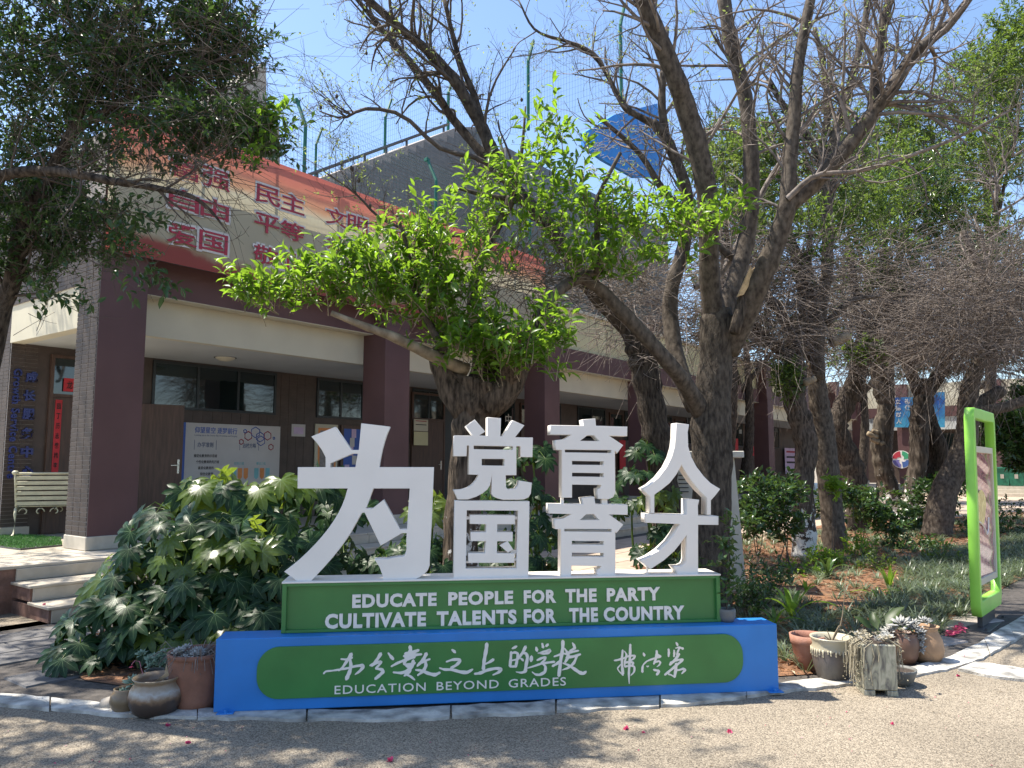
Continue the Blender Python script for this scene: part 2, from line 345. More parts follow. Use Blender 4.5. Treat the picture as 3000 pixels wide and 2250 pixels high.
# beams, panels, parapet
for k in range(NC - 1):
    u0, u1 = k * S + CW, (k + 1) * S
    bpart('beam', MB().box(u0, u1, .32, .56, 3.876, 4.381), M['maroon'])
    bpart('beam_underside', MB().box(u0, u1, .322, .56, 3.866, 3.8755), M['cream'])
    bpart('lintel_panel', MB().box(u0, u1, .58, .72, 3.342, 3.876), M['cream'])
    bpart('parapet_panel', MB().box(u0, u1, .42, .55, 4.3815, 5.36), M['yellow'])
    bpart('parapet_coping', MB().bbox(u0 + .002, u1 - .002, .36, .6, 5.361, 5.44, .006), M['cream'])
bpart('soffit', MB().add([(.222, .72, 3.342), (UE, .72, 3.342), (UE, VW, ZS), (.222, VW, ZS), (.222, .72, 3.6), (UE, .72, 3.6), (UE, VW, 3.6), (.222, VW, 3.6)], [(0, 1, 2, 3), (4, 7, 6, 5), (0, 4, 5, 1), (2, 6, 7, 3), (0, 3, 7, 4), (1, 5, 6, 2)]), M['soffit'])
bpart('roof', MB().box(.0, UE, .55, 9, 5.0, 5.05), M['concrete'])
bpart('banner_backing', MB().box(0.01, 9.72, .0, .05, 4.385, 5.50), M['maroon'])
# gable side: cream end beam from the first column to the corner pier, tiled wall over it
bpart('end_beam', MB().add([(.03, CD, 3.335), (.03, VW, ZS - .01), (.03, VW, 3.905), (.03, CD, 3.905), (.22, CD, 3.335), (.22, VW, ZS - .01), (.22, VW, 3.905), (.22, CD, 3.905)], [(0, 3, 2, 1), (4, 5, 6, 7), (0, 1, 5, 4), (1, 2, 6, 5), (2, 3, 7, 6), (3, 0, 4, 7)]), M['cream'])
def tilewall(name, o, du, length, z0, z1, nrm, parent, m=M['tile']):
    """many small tiles proud of their grout, joined: o origin (u,v), du direction along the wall, nrm outward"""
    mb = MB(); o = np.array(o, float); du = np.array(du, float); nrm = np.array(nrm, float)
    V = []; F = []; z = z0; j = 0
    while z < z1:
        x = 0.
        while x < length - .02:
            x2 = min(length, x + TW - .006); p = [o + du * x, o + du * x2]; zt = min(z1, z + THH - .007); pr = .007 + random.uniform(-.001, .001)
            q = [(*p[0], z), (*p[1], z), (*p[1], zt), (*p[0], zt)]; r_ = [(a + nrm[0] * pr, b + nrm[1] * pr, c) for a, b, c in q]
            mb.add(q + r_, [(4, 5, 6, 7), (0, 1, 5, 4), (1, 2, 6, 5), (2, 3, 7, 6), (3, 0, 4, 7)]); x += TW
        z += THH
    return mb.build(name, m, parent, kind='stuff')
U0 = atv(28, 1100, VW)[0]; U1 = .42
pier = bpart('corner_pier', MB().box(U0, U1, VW, VW + .4, PZ, 3.9).box(U0, U0 + .3, VW + .4, 9, PZ, 3.9).box(U0, U1 + 3, VW + .05, 9, 3.9, 5.9).box(.02, .3, CD, VW + .05, 3.906, 5.9), M['tile_grout'])
tilewall('pier_tiles', (U0, VW - .001), (1, 0), U1 - U0, PZ + .14, 3.89, (0, -1), pier)
tilewall('end_wall_tiles', (U0 - .001, 8.9), (0, -1), 8.9 - VW, PZ, 5.88, (-1, 0), pier)
tilewall('gable_tiles', (.019, VW + .05), (0, -1), VW + .05 - CD, 3.91, 5.88, (-1, 0), pier)
MB().bbox(U0 - .03, U1 + .02, VW - .035, VW - .009, PZ, PZ + .13, .005).build('plinth', M['stone'], pier)
# back wall of the gallery with doors and windows (bays)
wall = bpart('back_wall', MB().box(U1, UE, VW, VW + .25, PZ, ZS + .02), M['darktile'])
# grid of joints on the near brick wall is real: thin tiles on the strips between openings
def UX(x): return atv(x, 1230, VW)[0]
def win(u0, u1, z0, z1, n, shelf=True):
    f = MB(); fr = .045; v = VW - .03
    f.box(u0, u1, v, VW - .001, z0, z0 + fr).box(u0, u1, v, VW - .001, z1 - fr, z1)
    for i in range(n + 1):
        x = u0 + (u1 - u0 - fr) * i / n; f.box(x, x + fr, v - .002, VW - .001, z0 + fr + .0005, z1 - fr - .0005)
    wf = bpart('window', f, M['frame'])
    for i in range(n):
        a = u0 + fr + (u1 - u0 - fr) * i / n; b = u0 + (u1 - u0 - fr) * (i + 1) / n
        p = MB().add([(a, VW - .014, z0 + fr), (b, VW - .014 + random.uniform(-.002, .002), z0 + fr), (b, VW - .014 + random.uniform(-.003, .003), z1 - fr), (a, VW - .014, z1 - fr)], [(0, 1, 2, 3)]); p.build('pane', M['glass'], wf)
def door(u0, u1, z1=2.58, ztr=3.24, col='wood', transom=True, couplet=False):
    f = MB().box(u0, u0 + .05, VW - .05, VW - .001, PZ, ztr).box(u1 - .05, u1, VW - .05, VW - .001, PZ, ztr).box(u0 + .05, u1 - .05, VW - .05, VW - .001, ztr - .05, ztr).box(u0 + .05, u1 - .05, VW - .05, VW - .001, z1, z1 + .05)
    d = bpart('door', f, M['wood'])
    MB().bbox(u0 + .052, u1 - .052, VW - .04, VW - .002, PZ + .005, z1 - .003, .004).build('door_leaf', M[col], d)
    MB().box(u0 + .052, u1 - .052, VW - .02, VW - .002, z1 + .052, ztr - .052).build('pane', M['glass'], d)
    h = MB(); h.bbox(u1 - .15, u1 - .11, VW - .05, VW - .0405, 1.4, 1.62, .003).bbox(u1 - .25, u1 - .12, VW - .075, VW - .06, 1.52, 1.54, .003).box(u1 - .14, u1 - .125, VW - .061, VW - .05, 1.52, 1.54); h.build('handle', M['steel'], d)
    return d
# bay by bay
door(UX(137), UX(137) + 1.0)
win(UX(440), UX(805), 2.50, ZS - .03, 3)
win(UX(925), UX(1062), 2.50, ZS - .03, 2)
door(UX(1203), UX(1300)); bpart('grey_door_panel', MB().box(UX(1302), UX(1340), VW - .03, VW - .001, PZ, 3.2), M['frame'])
for k in range(2, 7):
    b = k * S + CW + .35
    win(b, b + 1.7, 2.3, ZS - .03, 2); door(b + 1.95, b + 2.85, col='wood'); win(b + 3.0, b + 4.0, 2.3, ZS - .03, 1)
win(S * 1 + 3.6, S * 1 + 4.7, 2.4, ZS - .03, 2)
# strips of brick on the wall
tilewall('strip_tiles', (UX(820), VW - .001), (1, 0), UX(915) - UX(820), PZ, ZS - .02, (0, -1), wall, M['darktile'])
tilewall('sill_tiles', (UX(440), VW - .001), (1, 0), UX(800) - UX(440), 2.32, 2.49, (0, -1), wall, M['darktile'])
# open door leaf standing out from the wall
ud, zd = atv(417, 1166, 2.6)
od = empty('open_door', W(ud - .02, 2.62, PZ), PHI + R(-14), 'open brown wooden door with a steel lever handle beside the first column', 'door')
MB().bbox(0, .70, -.02, .02, .01, 2.06, .004).build('door_leaf', M['wood'], od)
hd = MB().bbox(.62, .655, -.03, -.021, .90, 1.14, .003).bbox(.51, .64, -.06, -.045, 1.03, 1.05, .004).bbox(.63, .645, -.046, -.03, 1.03, 1.05, .002); hd.build('handle', M['steel'], od)
# ceiling light
lx, lz = atv(660, 1050, 1.75)
cl = empty('ceiling_light', W(lx, 1.75, 3.35), PHI, 'shallow cream glass ceiling light on the gallery soffit of the first bay', 'ceiling light')
MB().lathe([(.0, -.075), (.07, -.065), (.13, -.04), (.165, -.012)], 20).build('lamp_shade', M['cream'], cl); MB().lathe([(.165, -.012), (.185, -.014), (.185, .0)], 20).build('rim', M['steel'], cl)
# ================================================================ LETTERING HELPERS
def text_mesh(s, offset=0., extrude=.01, bevel=0.):
    c = bpy.data.curves.new('lettering', 'FONT'); c.body = s; c.offset = offset; c.extrude = extrude; c.resolution_u = 3; c.bevel_depth = bevel; c.space_character = 1.12 if s.isascii() else 1.0
    o = bpy.data.objects.new('lettering', c); COL.objects.link(o); bpy.context.view_layer.update()
    dg = bpy.context.evaluated_depsgraph_get(); me = bpy.data.meshes.new_from_object(o.evaluated_get(dg)); bpy.data.objects.remove(o); bpy.data.curves.remove(c)
    n = len(me.vertices); a = np.empty(n * 3); me.vertices.foreach_get('co', a); a = a.reshape(-1, 3)
    return me, a
def put_text(name, s, m, parent, x0, x1, z0, z1, y, th=.01, offset=.01, shear=0., rot=False, kind=None):
    """letters filling the box x0..x1, z0..z1 of the parent's upright local plane; front face at y - th"""
    me, a = text_mesh(s, offset, .5)
    lo, hi = a.min(0), a.max(0); q = np.empty_like(a)
    fx = (a[:, 0] - lo[0]) / (hi[0] - lo[0]); fz = (a[:, 1] - lo[1]) / (hi[1] - lo[1])
    if rot: fx, fz = fz, 1 - fx
    q[:, 0] = x0 + fx * (x1 - x0); q[:, 2] = z0 + fz * (z1 - z0) + shear * (q[:, 0] - x0); q[:, 1] = y - th * (a[:, 2] - lo[2]) / (hi[2] - lo[2] + 1e-9)
    me.vertices.foreach_set('co', q.ravel()); me.materials.clear(); me.materials.append(m); me.update()
    return link(name, me, parent, kind)
def outline_mesh(name, polys, th, m, y0, bevel=.0015):
    """flat filled outlines (outer, holes, islands) with real thickness; polys are lists of (x,z); front face at y0, back at y0+th"""
    c = bpy.data.curves.new(name, 'CURVE'); c.dimensions = '2D'; c.fill_mode = 'BOTH'; c.extrude = th / 2 - bevel; c.bevel_depth = bevel; c.bevel_resolution = 0; c.offset = -bevel
    for p in polys:
        s = c.splines.new('POLY'); s.points.add(len(p) - 1); s.use_cyclic_u = True
        for i, (x, z) in enumerate(p): s.points[i].co = (x, z, 0, 1)
    o = bpy.data.objects.new(name, c); COL.objects.link(o); bpy.context.view_layer.update(); dg = bpy.context.evaluated_depsgraph_get()
    me = bpy.data.meshes.new_from_object(o.evaluated_get(dg)); bpy.data.objects.remove(o); bpy.data.curves.remove(c)
    n = len(me.vertices); a = np.empty(n * 3); me.vertices.foreach_get('co', a); a = a.reshape(-1, 3)
    q = np.stack([a[:, 0], y0 + th / 2 - a[:, 2], a[:, 1]], 1); me.vertices.foreach_set('co', q.ravel()); me.materials.clear(); me.materials.append(m)
    me.flip_normals() if False else None; me.update(); return me

# ================================================================ THE SIGN
SL = atz(624, 2097)[:2]; SR = atz(2283, 2032)[:2]; SD = (SR - SL) / np.linalg.norm(SR - SL); SN = np.array([-SD[1], SD[0]])
def atS(x, y, t=0.):
    d = ray(x, y); k = (t + (SL @ SN)) / (d[:2] @ SN); P = ORG + k * d; return float((P[:2] - SL) @ SD), float(P[2])
def Sof(P): q = np.array(P[:2]) - SL; return float(q @ SD), float(q @ SN)
sign = empty('school_slogan_sign', (*SL, 0), math.atan2(SD[1], SD[0]), 'large sign of white upright Chinese characters on a green box and a long blue base', 'sign')
SW = float(np.linalg.norm(SR - SL)); BD = Sof(atz(2230, 1808, .462))[1]; GT = max(.05, Sof(atz(823, 1856, .462))[1]); 
base = MB().bbox(0, SW, 0, BD, .018, .46, .005).build('base_box', M['blue'], sign)
for x in (.03, SW - .09):
    m_ = MB(); m_.bbox(x, x + .1, -.055, .03, .019, .026, .002); m_.lathe([(.0, .016), (.012, .016), (.012, .0)], 8, (x + .05, -.03, .026)); m_.build('fixing_tab', M['blue'], base)
MB().box(.05, SW - .05, .03, BD - .03, .0185, .019).build('underside', M['darkmetal'], base)
gl, gr_ = atS(823, 1856, GT)[0], atS(2113, 1822, GT)[0]; GD = .27; GZ0, GZ1 = .4615, .775
gb = MB(); bw = .028
gb.box(gl, gr_, GT + .03, GT + GD, GZ0, GZ1)
gb.bbox(gl, gl + bw, GT, GT + .031, GZ0, GZ1, .002).bbox(gr_ - bw, gr_, GT, GT + .031, GZ0, GZ1, .002).bbox(gl + bw + .0005, gr_ - bw - .0005, GT + .0005, GT + .031, GZ0, GZ0 + .018, .002).bbox(gl + bw + .0005, gr_ - bw - .0005, GT + .0005, GT + .031, GZ1 - .02, GZ1, .002)
gbo = gb.build('green_box', M['green'], sign)
MB().bbox(gl - .004, gr_ + .004, GT - .006, GT + GD + .004, GZ1 + .0005, GZ1 + .012, .002).build('top_plate', M['white'], sign)
# English lines on the green box
ty = GT + .03
def word(s, x0, x1, l0, l1, off=.045, y=ty, th=.012, m=None, nm='lettering'):
    """l0/l1: (xL,ytop,ybot),(xR,ytop,ybot) of the line in the photograph"""
    def yy(x, k): f = (x - l0[0]) / (l1[0] - l0[0]); return l0[k] + f * (l1[k] - l0[k])
    a = atS(x0, yy(x0, 2), y); b = atS(x1, yy(x1, 2), y); c = atS((x0 + x1) / 2, yy((x0 + x1) / 2, 1), y); zb = (a[1] + b[1]) / 2
    return put_text(nm, s, m or M['white'], sign, a[0], b[0], a[1], a[1] + (c[1] - zb), y, th, off, shear=(b[1] - a[1]) / (b[0] - a[0]))
L1a, L1b = (1032, 1741, 1781), (1933, 1718.5, 1757.7)
for s, a, b in (('EDUCATE', 1032, 1279), ('PEOPLE', 1313, 1503), ('FOR', 1534, 1629), ('THE', 1655.5, 1747), ('PARTY', 1777, 1933)): word(s, a, b, L1a, L1b)
L2a, L2b = (952, 1798, 1842), (2004, 1773, 1814)
for s, a, b in (('CULTIVATE', 952, 1248), ('TALENTS', 1279, 1513), ('FOR', 1534, 1629), ('THE', 1667, 1751), ('COUNTRY', 1768, 2004)): word(s, a, b, L2a, L2b)
# rounded green plate on the blue base
pl_, pr_ = atS(752, 2000)[0], atS(2175, 1925)[0]; pz0, pz1 = .088, .405; rr = .135
cs = []
for cx, cz, a0 in ((pr_ - rr, pz1 - rr, 0), (pl_ + rr, pz1 - rr, 90), (pl_ + rr, pz0 + rr, 180), (pr_ - rr, pz0 + rr, 270)):
    cs += [(cx + rr * math.cos(R(a0 + i * 10)), cz + rr * math.sin(R(a0 + i * 10))) for i in range(10)]
plate = link('green_plate', outline_mesh('green_plate', [cs], .012, M['green'], -.0125), sign)
xs = atS(1646, 1900)[0]; MB().box(xs, xs + .002, -.0135, -.0126, pz0 + .01, pz1 - .01).build('panel_seam', M['darkmetal'], plate)
py = -.0128
for s, a, b in (('EDUCATION', 980, 1247), ('BEYOND', 1279, 1461), ('GRADES', 1490, 1658)): word(s, a, b, (980, 2009, 2034), (1658, 1983.5, 2008), .004, py, .004)
# brush written line, stroke by stroke (crop origin, scale)
def strokes(name, items, ox, oy, k):
    mb = MB()
    for si, st in enumerate(items):
        P = np.array([[ox + p[0] / k, oy + p[1] / k] for p in st]); wd = np.array([p[2] / k for p in st])
        n = 5 * (len(P) - 1) + 1; t = np.linspace(0, len(P) - 1, n); i = np.arange(len(P))
        # smooth through the points
        X = np.interp(t, i, P[:, 0]); Y = np.interp(t, i, P[:, 1]); Wd = np.interp(t, i, wd)
        for _ in range(2):
            X[1:-1] = (X[:-2] + 2 * X[1:-1] + X[2:]) / 4; Y[1:-1] = (Y[:-2] + 2 * Y[1:-1] + Y[2:]) / 4
        Wd = Wd * (1 + .10 * np.sin(t * 5.3 + si)); 
        tx = np.gradient(X); ty_ = np.gradient(Y); nn = np.hypot(tx, ty_) + 1e-9; nx, ny = -ty_ / nn, tx / nn
        e = 3; ang = np.linspace(-math.pi / 2, math.pi / 2, e + 2)
        up = list(zip(X + nx * Wd / 2, Y + ny * Wd / 2)); dn = list(zip(X - nx * Wd / 2, Y - ny * Wd / 2))
        front = -.0165 - .00012 * si
        U = [atS(x, y) for x, y in up]; D = [atS(x, y) for x, y in dn]
        capE = atS(X[-1] + tx[-1] / nn[-1] * Wd[-1] * .45, Y[-1] + ty_[-1] / nn[-1] * Wd[-1] * .45); capS = atS(X[0] - tx[0] / nn[0] * Wd[0] * .45, Y[0] - ty_[0] / nn[0] * Wd[0] * .45)
        V = [(a, front, b) for a, b in U] + [(a, front, b) for a, b in D] + [(capE[0], front, capE[1]), (capS[0], front, capS[1])]
        V += [(a, -.0122, b) for a, _, b in V]; H = 2 * n + 2; F = [(j, j + 1, n + j + 1, n + j) for j in range(n - 1)] + [(n - 1, 2 * n, 2 * n - 1), (n, 2 * n + 1, 0)]
        ring = [2 * n + 1] + list(range(n)) + [2 * n] + list(range(2 * n - 1, n - 1, -1))
        F += [(ring[j], ring[(j + 1) % len(ring)], H + ring[(j + 1) % len(ring)], H + ring[j]) for j in range(len(ring))]
        mb.add(V, F)
    return mb.build(name, M['white'], sign)
A = (900, 1830, 2.54); Bc = (1350, 1830, 3.175); Cc = (1750, 1830, 3.807)
strokes('brush_character', [[(124, 360, 12), (140, 342, 14), (190, 338, 12), (240, 330, 14)], [(330, 215, 26), (300, 262, 22), (262, 318, 16), (236, 338, 12)], [(254, 252, 12), (300, 256, 16), (335, 240, 18)], [(318, 240, 20), (328, 300, 24), (318, 345, 26), (300, 385, 30), (292, 402, 24)], [(240, 330, 14), (300, 320, 16), (360, 304, 16), (412, 298, 24), (420, 308, 24), (392, 342, 20), (358, 366, 8)]], *A)
strokes('brush_character', [[(548, 212, 26), (525, 250, 22), (498, 285, 20), (468, 300, 12)], [(603, 206, 10), (622, 232, 22), (640, 252, 24)], [(480, 302, 14), (530, 275, 18), (552, 270, 22), (535, 298, 16), (510, 322, 14)], [(512, 322, 16), (560, 330, 22), (566, 345, 26), (540, 372, 22), (508, 398, 22)]], *A)
strokes('brush_character', [[(765, 158, 24), (770, 185, 28), (760, 215, 28), (735, 250, 30)], [(730, 212, 20), (790, 200, 22), (828, 186, 22)], [(720, 230, 18), (790, 222, 24), (850, 216, 16)], [(627, 306, 14), (670, 282, 18), (730, 258, 20), (800, 236, 20)], [(740, 255, 22), (715, 290, 16), (760, 296, 24), (800, 280, 20)], [(790, 262, 24), (780, 310, 26), (745, 340, 24), (700, 356, 20), (642, 350, 12)], [(735, 300, 16), (770, 320, 20), (760, 350, 22), (722, 376, 12)], [(730, 362, 14), (770, 380, 18), (800, 406, 12)], [(886, 212, 26), (868, 250, 24), (842, 280, 22), (818, 304, 14)], [(820, 296, 12), (870, 268, 18), (912, 252, 14)], [(880, 270, 20), (884, 300, 24), (866, 340, 24), (822, 372, 12)], [(808, 332, 14), (850, 336, 18), (900, 358, 24), (950, 370, 26), (986, 352, 16)]], *A)
strokes('brush_character', [[(1076, 182, 12), (1092, 194, 24), (1102, 204, 14)], [(1034, 272, 10), (1080, 256, 18), (1125, 254, 24), (1138, 266, 24), (1110, 296, 20), (1070, 318, 18)], [(985, 318, 10), (1020, 330, 18), (1080, 330, 20), (1140, 348, 24), (1190, 352, 26), (1230, 328, 12)]], *A)
strokes('brush_character', [[(240, 172, 30), (236, 220, 34), (222, 290, 32), (212, 350, 30), (208, 408, 30)], [(222, 362, 14), (262, 345, 20), (300, 320, 30)], [(128, 452, 18), (180, 445, 28), (240, 418, 26), (320, 400, 26), (380, 406, 28), (350, 438, 26), (296, 462, 10)]], *Bc)
strokes('brush_character', [[(474, 218, 10), (496, 208, 26), (518, 196, 16)], [(466, 250, 22), (462, 310, 24), (455, 380, 30)], [(462, 262, 18), (500, 252, 22), (530, 262, 24), (522, 320, 24), (508, 386, 26)], [(462, 330, 14), (518, 318, 16)], [(455, 384, 20), (508, 382, 18)], [(600, 200, 30), (578, 245, 24), (548, 290, 20), (534, 316, 12)], [(572, 258, 18), (608, 262, 26), (618, 300, 28), (604, 370, 30), (598, 430, 30), (560, 442, 18), (512, 434, 8)], [(554, 308, 12), (568, 318, 22), (578, 330, 16)]], *Bc)
strokes('brush_character', [[(655, 288, 20), (652, 312, 38), (650, 336, 20)], [(698, 206, 16), (702, 225, 30), (706, 242, 18)], [(754, 172, 18), (762, 205, 26)], [(806, 180, 26), (790, 195, 20)], [(716, 262, 10), (770, 245, 18), (830, 232, 30), (812, 256, 26), (770, 268, 16), (716, 258, 10)], [(706, 326, 16), (750, 305, 22), (790, 296, 18), (775, 326, 18), (745, 350, 16)], [(612, 400, 8), (680, 380, 18), (740, 358, 18), (800, 348, 20), (866, 340, 20)], [(752, 350, 16), (786, 384, 24), (780, 436, 28), (730, 462, 24), (690, 458, 18), (660, 434, 8)]], *Bc)
strokes('brush_character', [[(946, 148, 30), (944, 220, 30), (926, 320, 30), (908, 470, 30)], [(864, 292, 12), (920, 272, 22), (960, 262, 18)], [(960, 215, 12), (985, 250, 22), (990, 285, 24)], [(934, 316, 16), (900, 352, 26), (850, 380, 20)], [(1034, 164, 12), (1050, 190, 26), (1056, 215, 26), (1010, 238, 14)], [(965, 268, 20), (1030, 248, 22), (1090, 236, 14)], [(980, 300, 26), (1050, 290, 24), (1108, 270, 18)], [(1000, 250, 20), (992, 300, 28), (966, 344, 22)], [(1075, 285, 20), (1050, 350, 24), (1000, 395, 20), (938, 416, 8)], [(946, 352, 12), (1000, 372, 22), (1050, 405, 28), (1100, 440, 32), (1135, 450, 30), (1160, 430, 18)]], *Bc)
strokes('signature_character', [[(182, 394, 14), (230, 386, 24), (290, 366, 20), (330, 350, 16)], [(276, 280, 20), (268, 360, 26), (268, 440, 24), (278, 540, 34)], [(296, 290, 10), (322, 330, 22), (300, 400, 22), (296, 450, 20)], [(280, 556, 18), (240, 520, 12), (214, 480, 14), (262, 432, 14)], [(360, 216, 26), (358, 330, 28), (350, 440, 28), (344, 540, 24), (348, 650, 10)], [(322, 350, 22), (380, 338, 22), (416, 342, 22), (400, 370, 20), (366, 392, 18)], [(298, 418, 22), (350, 408, 24), (400, 418, 22), (378, 452, 18)], [(300, 462, 20), (360, 448, 20), (408, 460, 22), (404, 520, 20), (366, 560, 8)]], *Cc)
strokes('signature_character', [[(506, 310, 14), (514, 328, 30), (518, 344, 18)], [(495, 520, 26), (494, 480, 26), (504, 440, 14), (545, 400, 16), (620, 372, 20), (698, 350, 20)], [(654, 286, 22), (656, 330, 32), (640, 390, 24), (622, 432, 20)], [(670, 330, 20), (698, 346, 18)], [(626, 422, 12), (680, 396, 20), (696, 416, 20), (684, 444, 16), (658, 462, 8)], [(540, 455, 8), (552, 462, 18), (566, 454, 8)], [(620, 496, 20), (660, 504, 26), (684, 514, 26), (655, 550, 26)]], *Cc)
strokes('signature_character', [[(870, 192, 12), (880, 210, 28), (888, 230, 16)], [(786, 268, 20), (790, 300, 26), (786, 348, 20)], [(848, 280, 16), (850, 310, 24), (846, 350, 20)], [(864, 256, 10), (905, 246, 22), (946, 262, 26)], [(906, 256, 18), (886, 300, 22), (880, 330, 22)], [(905, 320, 26), (868, 372, 30), (838, 410, 26), (800, 440, 22)], [(806, 420, 22), (850, 400, 20), (900, 384, 22), (945, 384, 26)], [(940, 392, 22), (880, 440, 26), (810, 500, 26), (745, 552, 22)], [(872, 430, 30), (866, 500, 32), (852, 575, 30)], [(848, 575, 18), (820, 556, 14), (788, 545, 20)], [(852, 500, 14), (900, 500, 18), (950, 484, 24), (974, 496, 26), (934, 538, 16)]], *Cc)

# big characters: outlines measured on the letters' own plane
LT = GT + .035; LTH = .115
def big(name, ox, oy, k, shapes, label=None):
    polys = [[atS(ox + x / k, oy + y / k, LT) for x, y in p] for p in shapes]
    o = link(name, outline_mesh(name, polys, LTH, M['white'], LT, .002), sign)
    if label: o['label'] = label
    return o
def arc3(a, b, c, n=5):  # smooth a->c through b (quadratic)
    a, b, c = map(np.array, (a, b, c)); q = 2 * b - .5 * (a + c); return [tuple((1 - t) ** 2 * a + 2 * t * (1 - t) * q + t * t * c) for t in np.linspace(0, 1, n)]
K1 = (800, 1220, 1.904)
big('standing_character', *K1, [
    [(138, 283), (136, 402), (416, 402)] + arc3((412, 415), (352, 560), (235, 712), 8) + arc3((225, 722), (150, 795), (62, 866), 5) + [(178, 950)] + arc3((190, 940), (330, 790), (430, 655), 7) + [(495, 540), (510, 536), (600, 722), (718, 652), (745, 652)] + arc3((743, 700), (738, 770), (705, 782), 6) + [(640, 795), (566, 797)] + arc3((570, 805), (602, 860), (620, 940), 4) + [(650, 941)] + arc3((660, 939), (830, 890), (874, 800), 8) + [(885, 600), (898, 283), (592, 283)] + arc3((594, 270), (618, 155), (653, 57), 6) + [(492, 38), (478, 187), (437, 187), (347, 58), (213, 112)] + arc3((215, 115), (262, 172), (293, 228), 4) + [(293, 283)],
    [(318, 262), (443, 208), (472, 208), (459, 283), (318, 283)],
    [(560, 402), (762, 402), (747, 630), (708, 630), (618, 464), (555, 513), (518, 513)]], 'white upright character wei, largest of the seven, at the left')
K2 = (1300, 1200, 1.83)
big('standing_character', *K2, [
    [(55, 139), (155, 139), (116, 88), (166, 53), (223, 118), (190, 138), (233, 141), (233, 41), (307, 46), (303, 143), (316, 143), (368, 57), (433, 84), (383, 148), (478, 150), (476, 255), (411, 254), (411, 197), (390, 196), (390, 352), (333, 352), (334, 416), (345, 428), (385, 424), (400, 405), (405, 380), (473, 392)] + arc3((470, 420), (455, 470), (400, 484), 5) + [(330, 484)] + arc3((320, 484), (265, 465), (257, 430), 5) + [(258, 352)] + arc3((254, 380), (222, 440), (130, 482), 6) + [(75, 482), (52, 431)] + arc3((60, 431), (140, 412), (187, 350), 6) + [(133, 348), (135, 193), (125, 193), (123, 250), (52, 250)],
    [(161, 193), (372, 197), (372, 216), (161, 212)], [(204, 264), (326, 265), (326, 301), (204, 299)]], 'white upright character dang, topmost of the second column')
big('standing_character', *K2, [
    [(60, 488), (460, 492), (453, 925), (391, 925), (391, 903), (115, 905), (113, 930), (52, 930)], [(124, 540), (398, 542), (391, 852), (118, 853)],
    [(140, 565), (382, 567), (382, 615), (287, 615), (287, 657), (370, 657), (370, 707), (287, 706), (285, 770), (380, 770), (378, 822), (132, 822), (132, 770), (222, 770), (226, 706), (145, 705), (145, 657), (227, 657), (228, 615), (140, 613)],
    [(300, 728), (343, 705), (373, 750), (345, 768)]], 'white upright character guo, a square frame standing on the green box')
K3 = (1580, 1220, 1.903)
big('standing_character', *K3, [
    [(62, 48), (246, 51), (240, 17), (312, 11), (316, 52), (491, 57), (490, 110), (388, 107), (468, 160), (433, 207), (422, 190), (424, 425), (410, 452), (385, 462), (328, 460), (325, 405), (342, 400), (345, 383), (183, 380), (183, 453), (125, 453), (125, 188), (92, 186), (90, 132), (140, 127), (180, 102), (60, 101)],
    [(228, 136), (268, 106), (305, 106), (337, 137)], [(143, 185), (403, 188), (403, 204), (143, 200)], [(183, 248), (360, 251), (360, 271), (183, 269)], [(183, 314), (360, 317), (360, 338), (183, 335)]], 'white upright character yu, upper of the pair in the third column')
big('standing_character', *K3, [
    [(53, 487), (246, 489), (238, 455), (306, 447), (313, 489), (493, 492), (493, 549), (388, 546), (469, 603), (431, 650), (424, 643), (425, 880), (412, 902), (375, 913), (326, 910), (323, 855), (340, 850), (345, 835), (180, 832), (178, 905), (120, 905), (120, 630), (88, 628), (87, 575), (137, 570), (182, 545), (52, 541)],
    [(226, 578), (262, 546), (305, 546), (337, 578)], [(140, 627), (404, 628), (404, 645), (140, 642)], [(182, 694), (360, 696), (360, 717), (182, 715)], [(182, 760), (360, 762), (360, 783), (182, 782)]], 'white upright character yu, lower of the pair in the third column')
K4 = (1850, 1200, 3.017)
big('standing_character', *K4, [
    [(395, 118), (510, 130), (498, 200), (503, 330), (530, 420), (575, 505), (640, 590), (700, 650), (785, 702), (740, 762), (703, 802), (703, 930), (668, 930), (668, 780), (600, 715), (530, 630), (475, 545), (443, 490), (400, 570), (340, 648), (270, 705), (203, 752), (203, 916), (168, 914), (168, 772), (133, 738), (100, 700), (160, 668), (240, 600), (310, 510), (355, 420), (380, 335), (390, 250)]], 'white upright character ren, spreading like a roof at the top right')
big('standing_character', *K4, [
    [(125, 920), (488, 928), (488, 790), (600, 797), (588, 850), (590, 938), (770, 942), (770, 1020), (590, 1018), (590, 1440), (572, 1465), (530, 1487), (412, 1497), (398, 1425), (372, 1388), (440, 1385), (472, 1370), (488, 1335), (488, 1110), (440, 1175), (380, 1250), (290, 1330), (168, 1412), (120, 1370), (80, 1335), (160, 1302), (250, 1240), (330, 1165), (385, 1090), (430, 1012), (125, 1000)]], 'white upright character cai, at the right end of the green box')
# support rods behind and between the letters
def rod(a, b, k, t0=.02, t1=.06):
    p = atS(k[0] + a[0] / k[2], k[1] + a[1] / k[2], LT); q = atS(k[0] + b[0] / k[2], k[1] + b[1] / k[2], LT)
    MB().box(min(p[0], q[0]), max(p[0], q[0]), LT + t0, LT + t1, min(p[1], q[1]), max(p[1], q[1])).build('support_rod', M['white'], sign)
rod((126, 440), (140, 500), K3); rod((352, 455), (384, 500), K3); rod((150, 1400), (158, 1496), K4); rod((124, 575), (141, 590), K2); rod((380, 575), (396, 590), K2); rod((120, 815), (134, 825), K2, .02, .05); rod((376, 800), (394, 812), K2, .02, .05); rod((362, 755), (395, 775), K2, .03, .05)

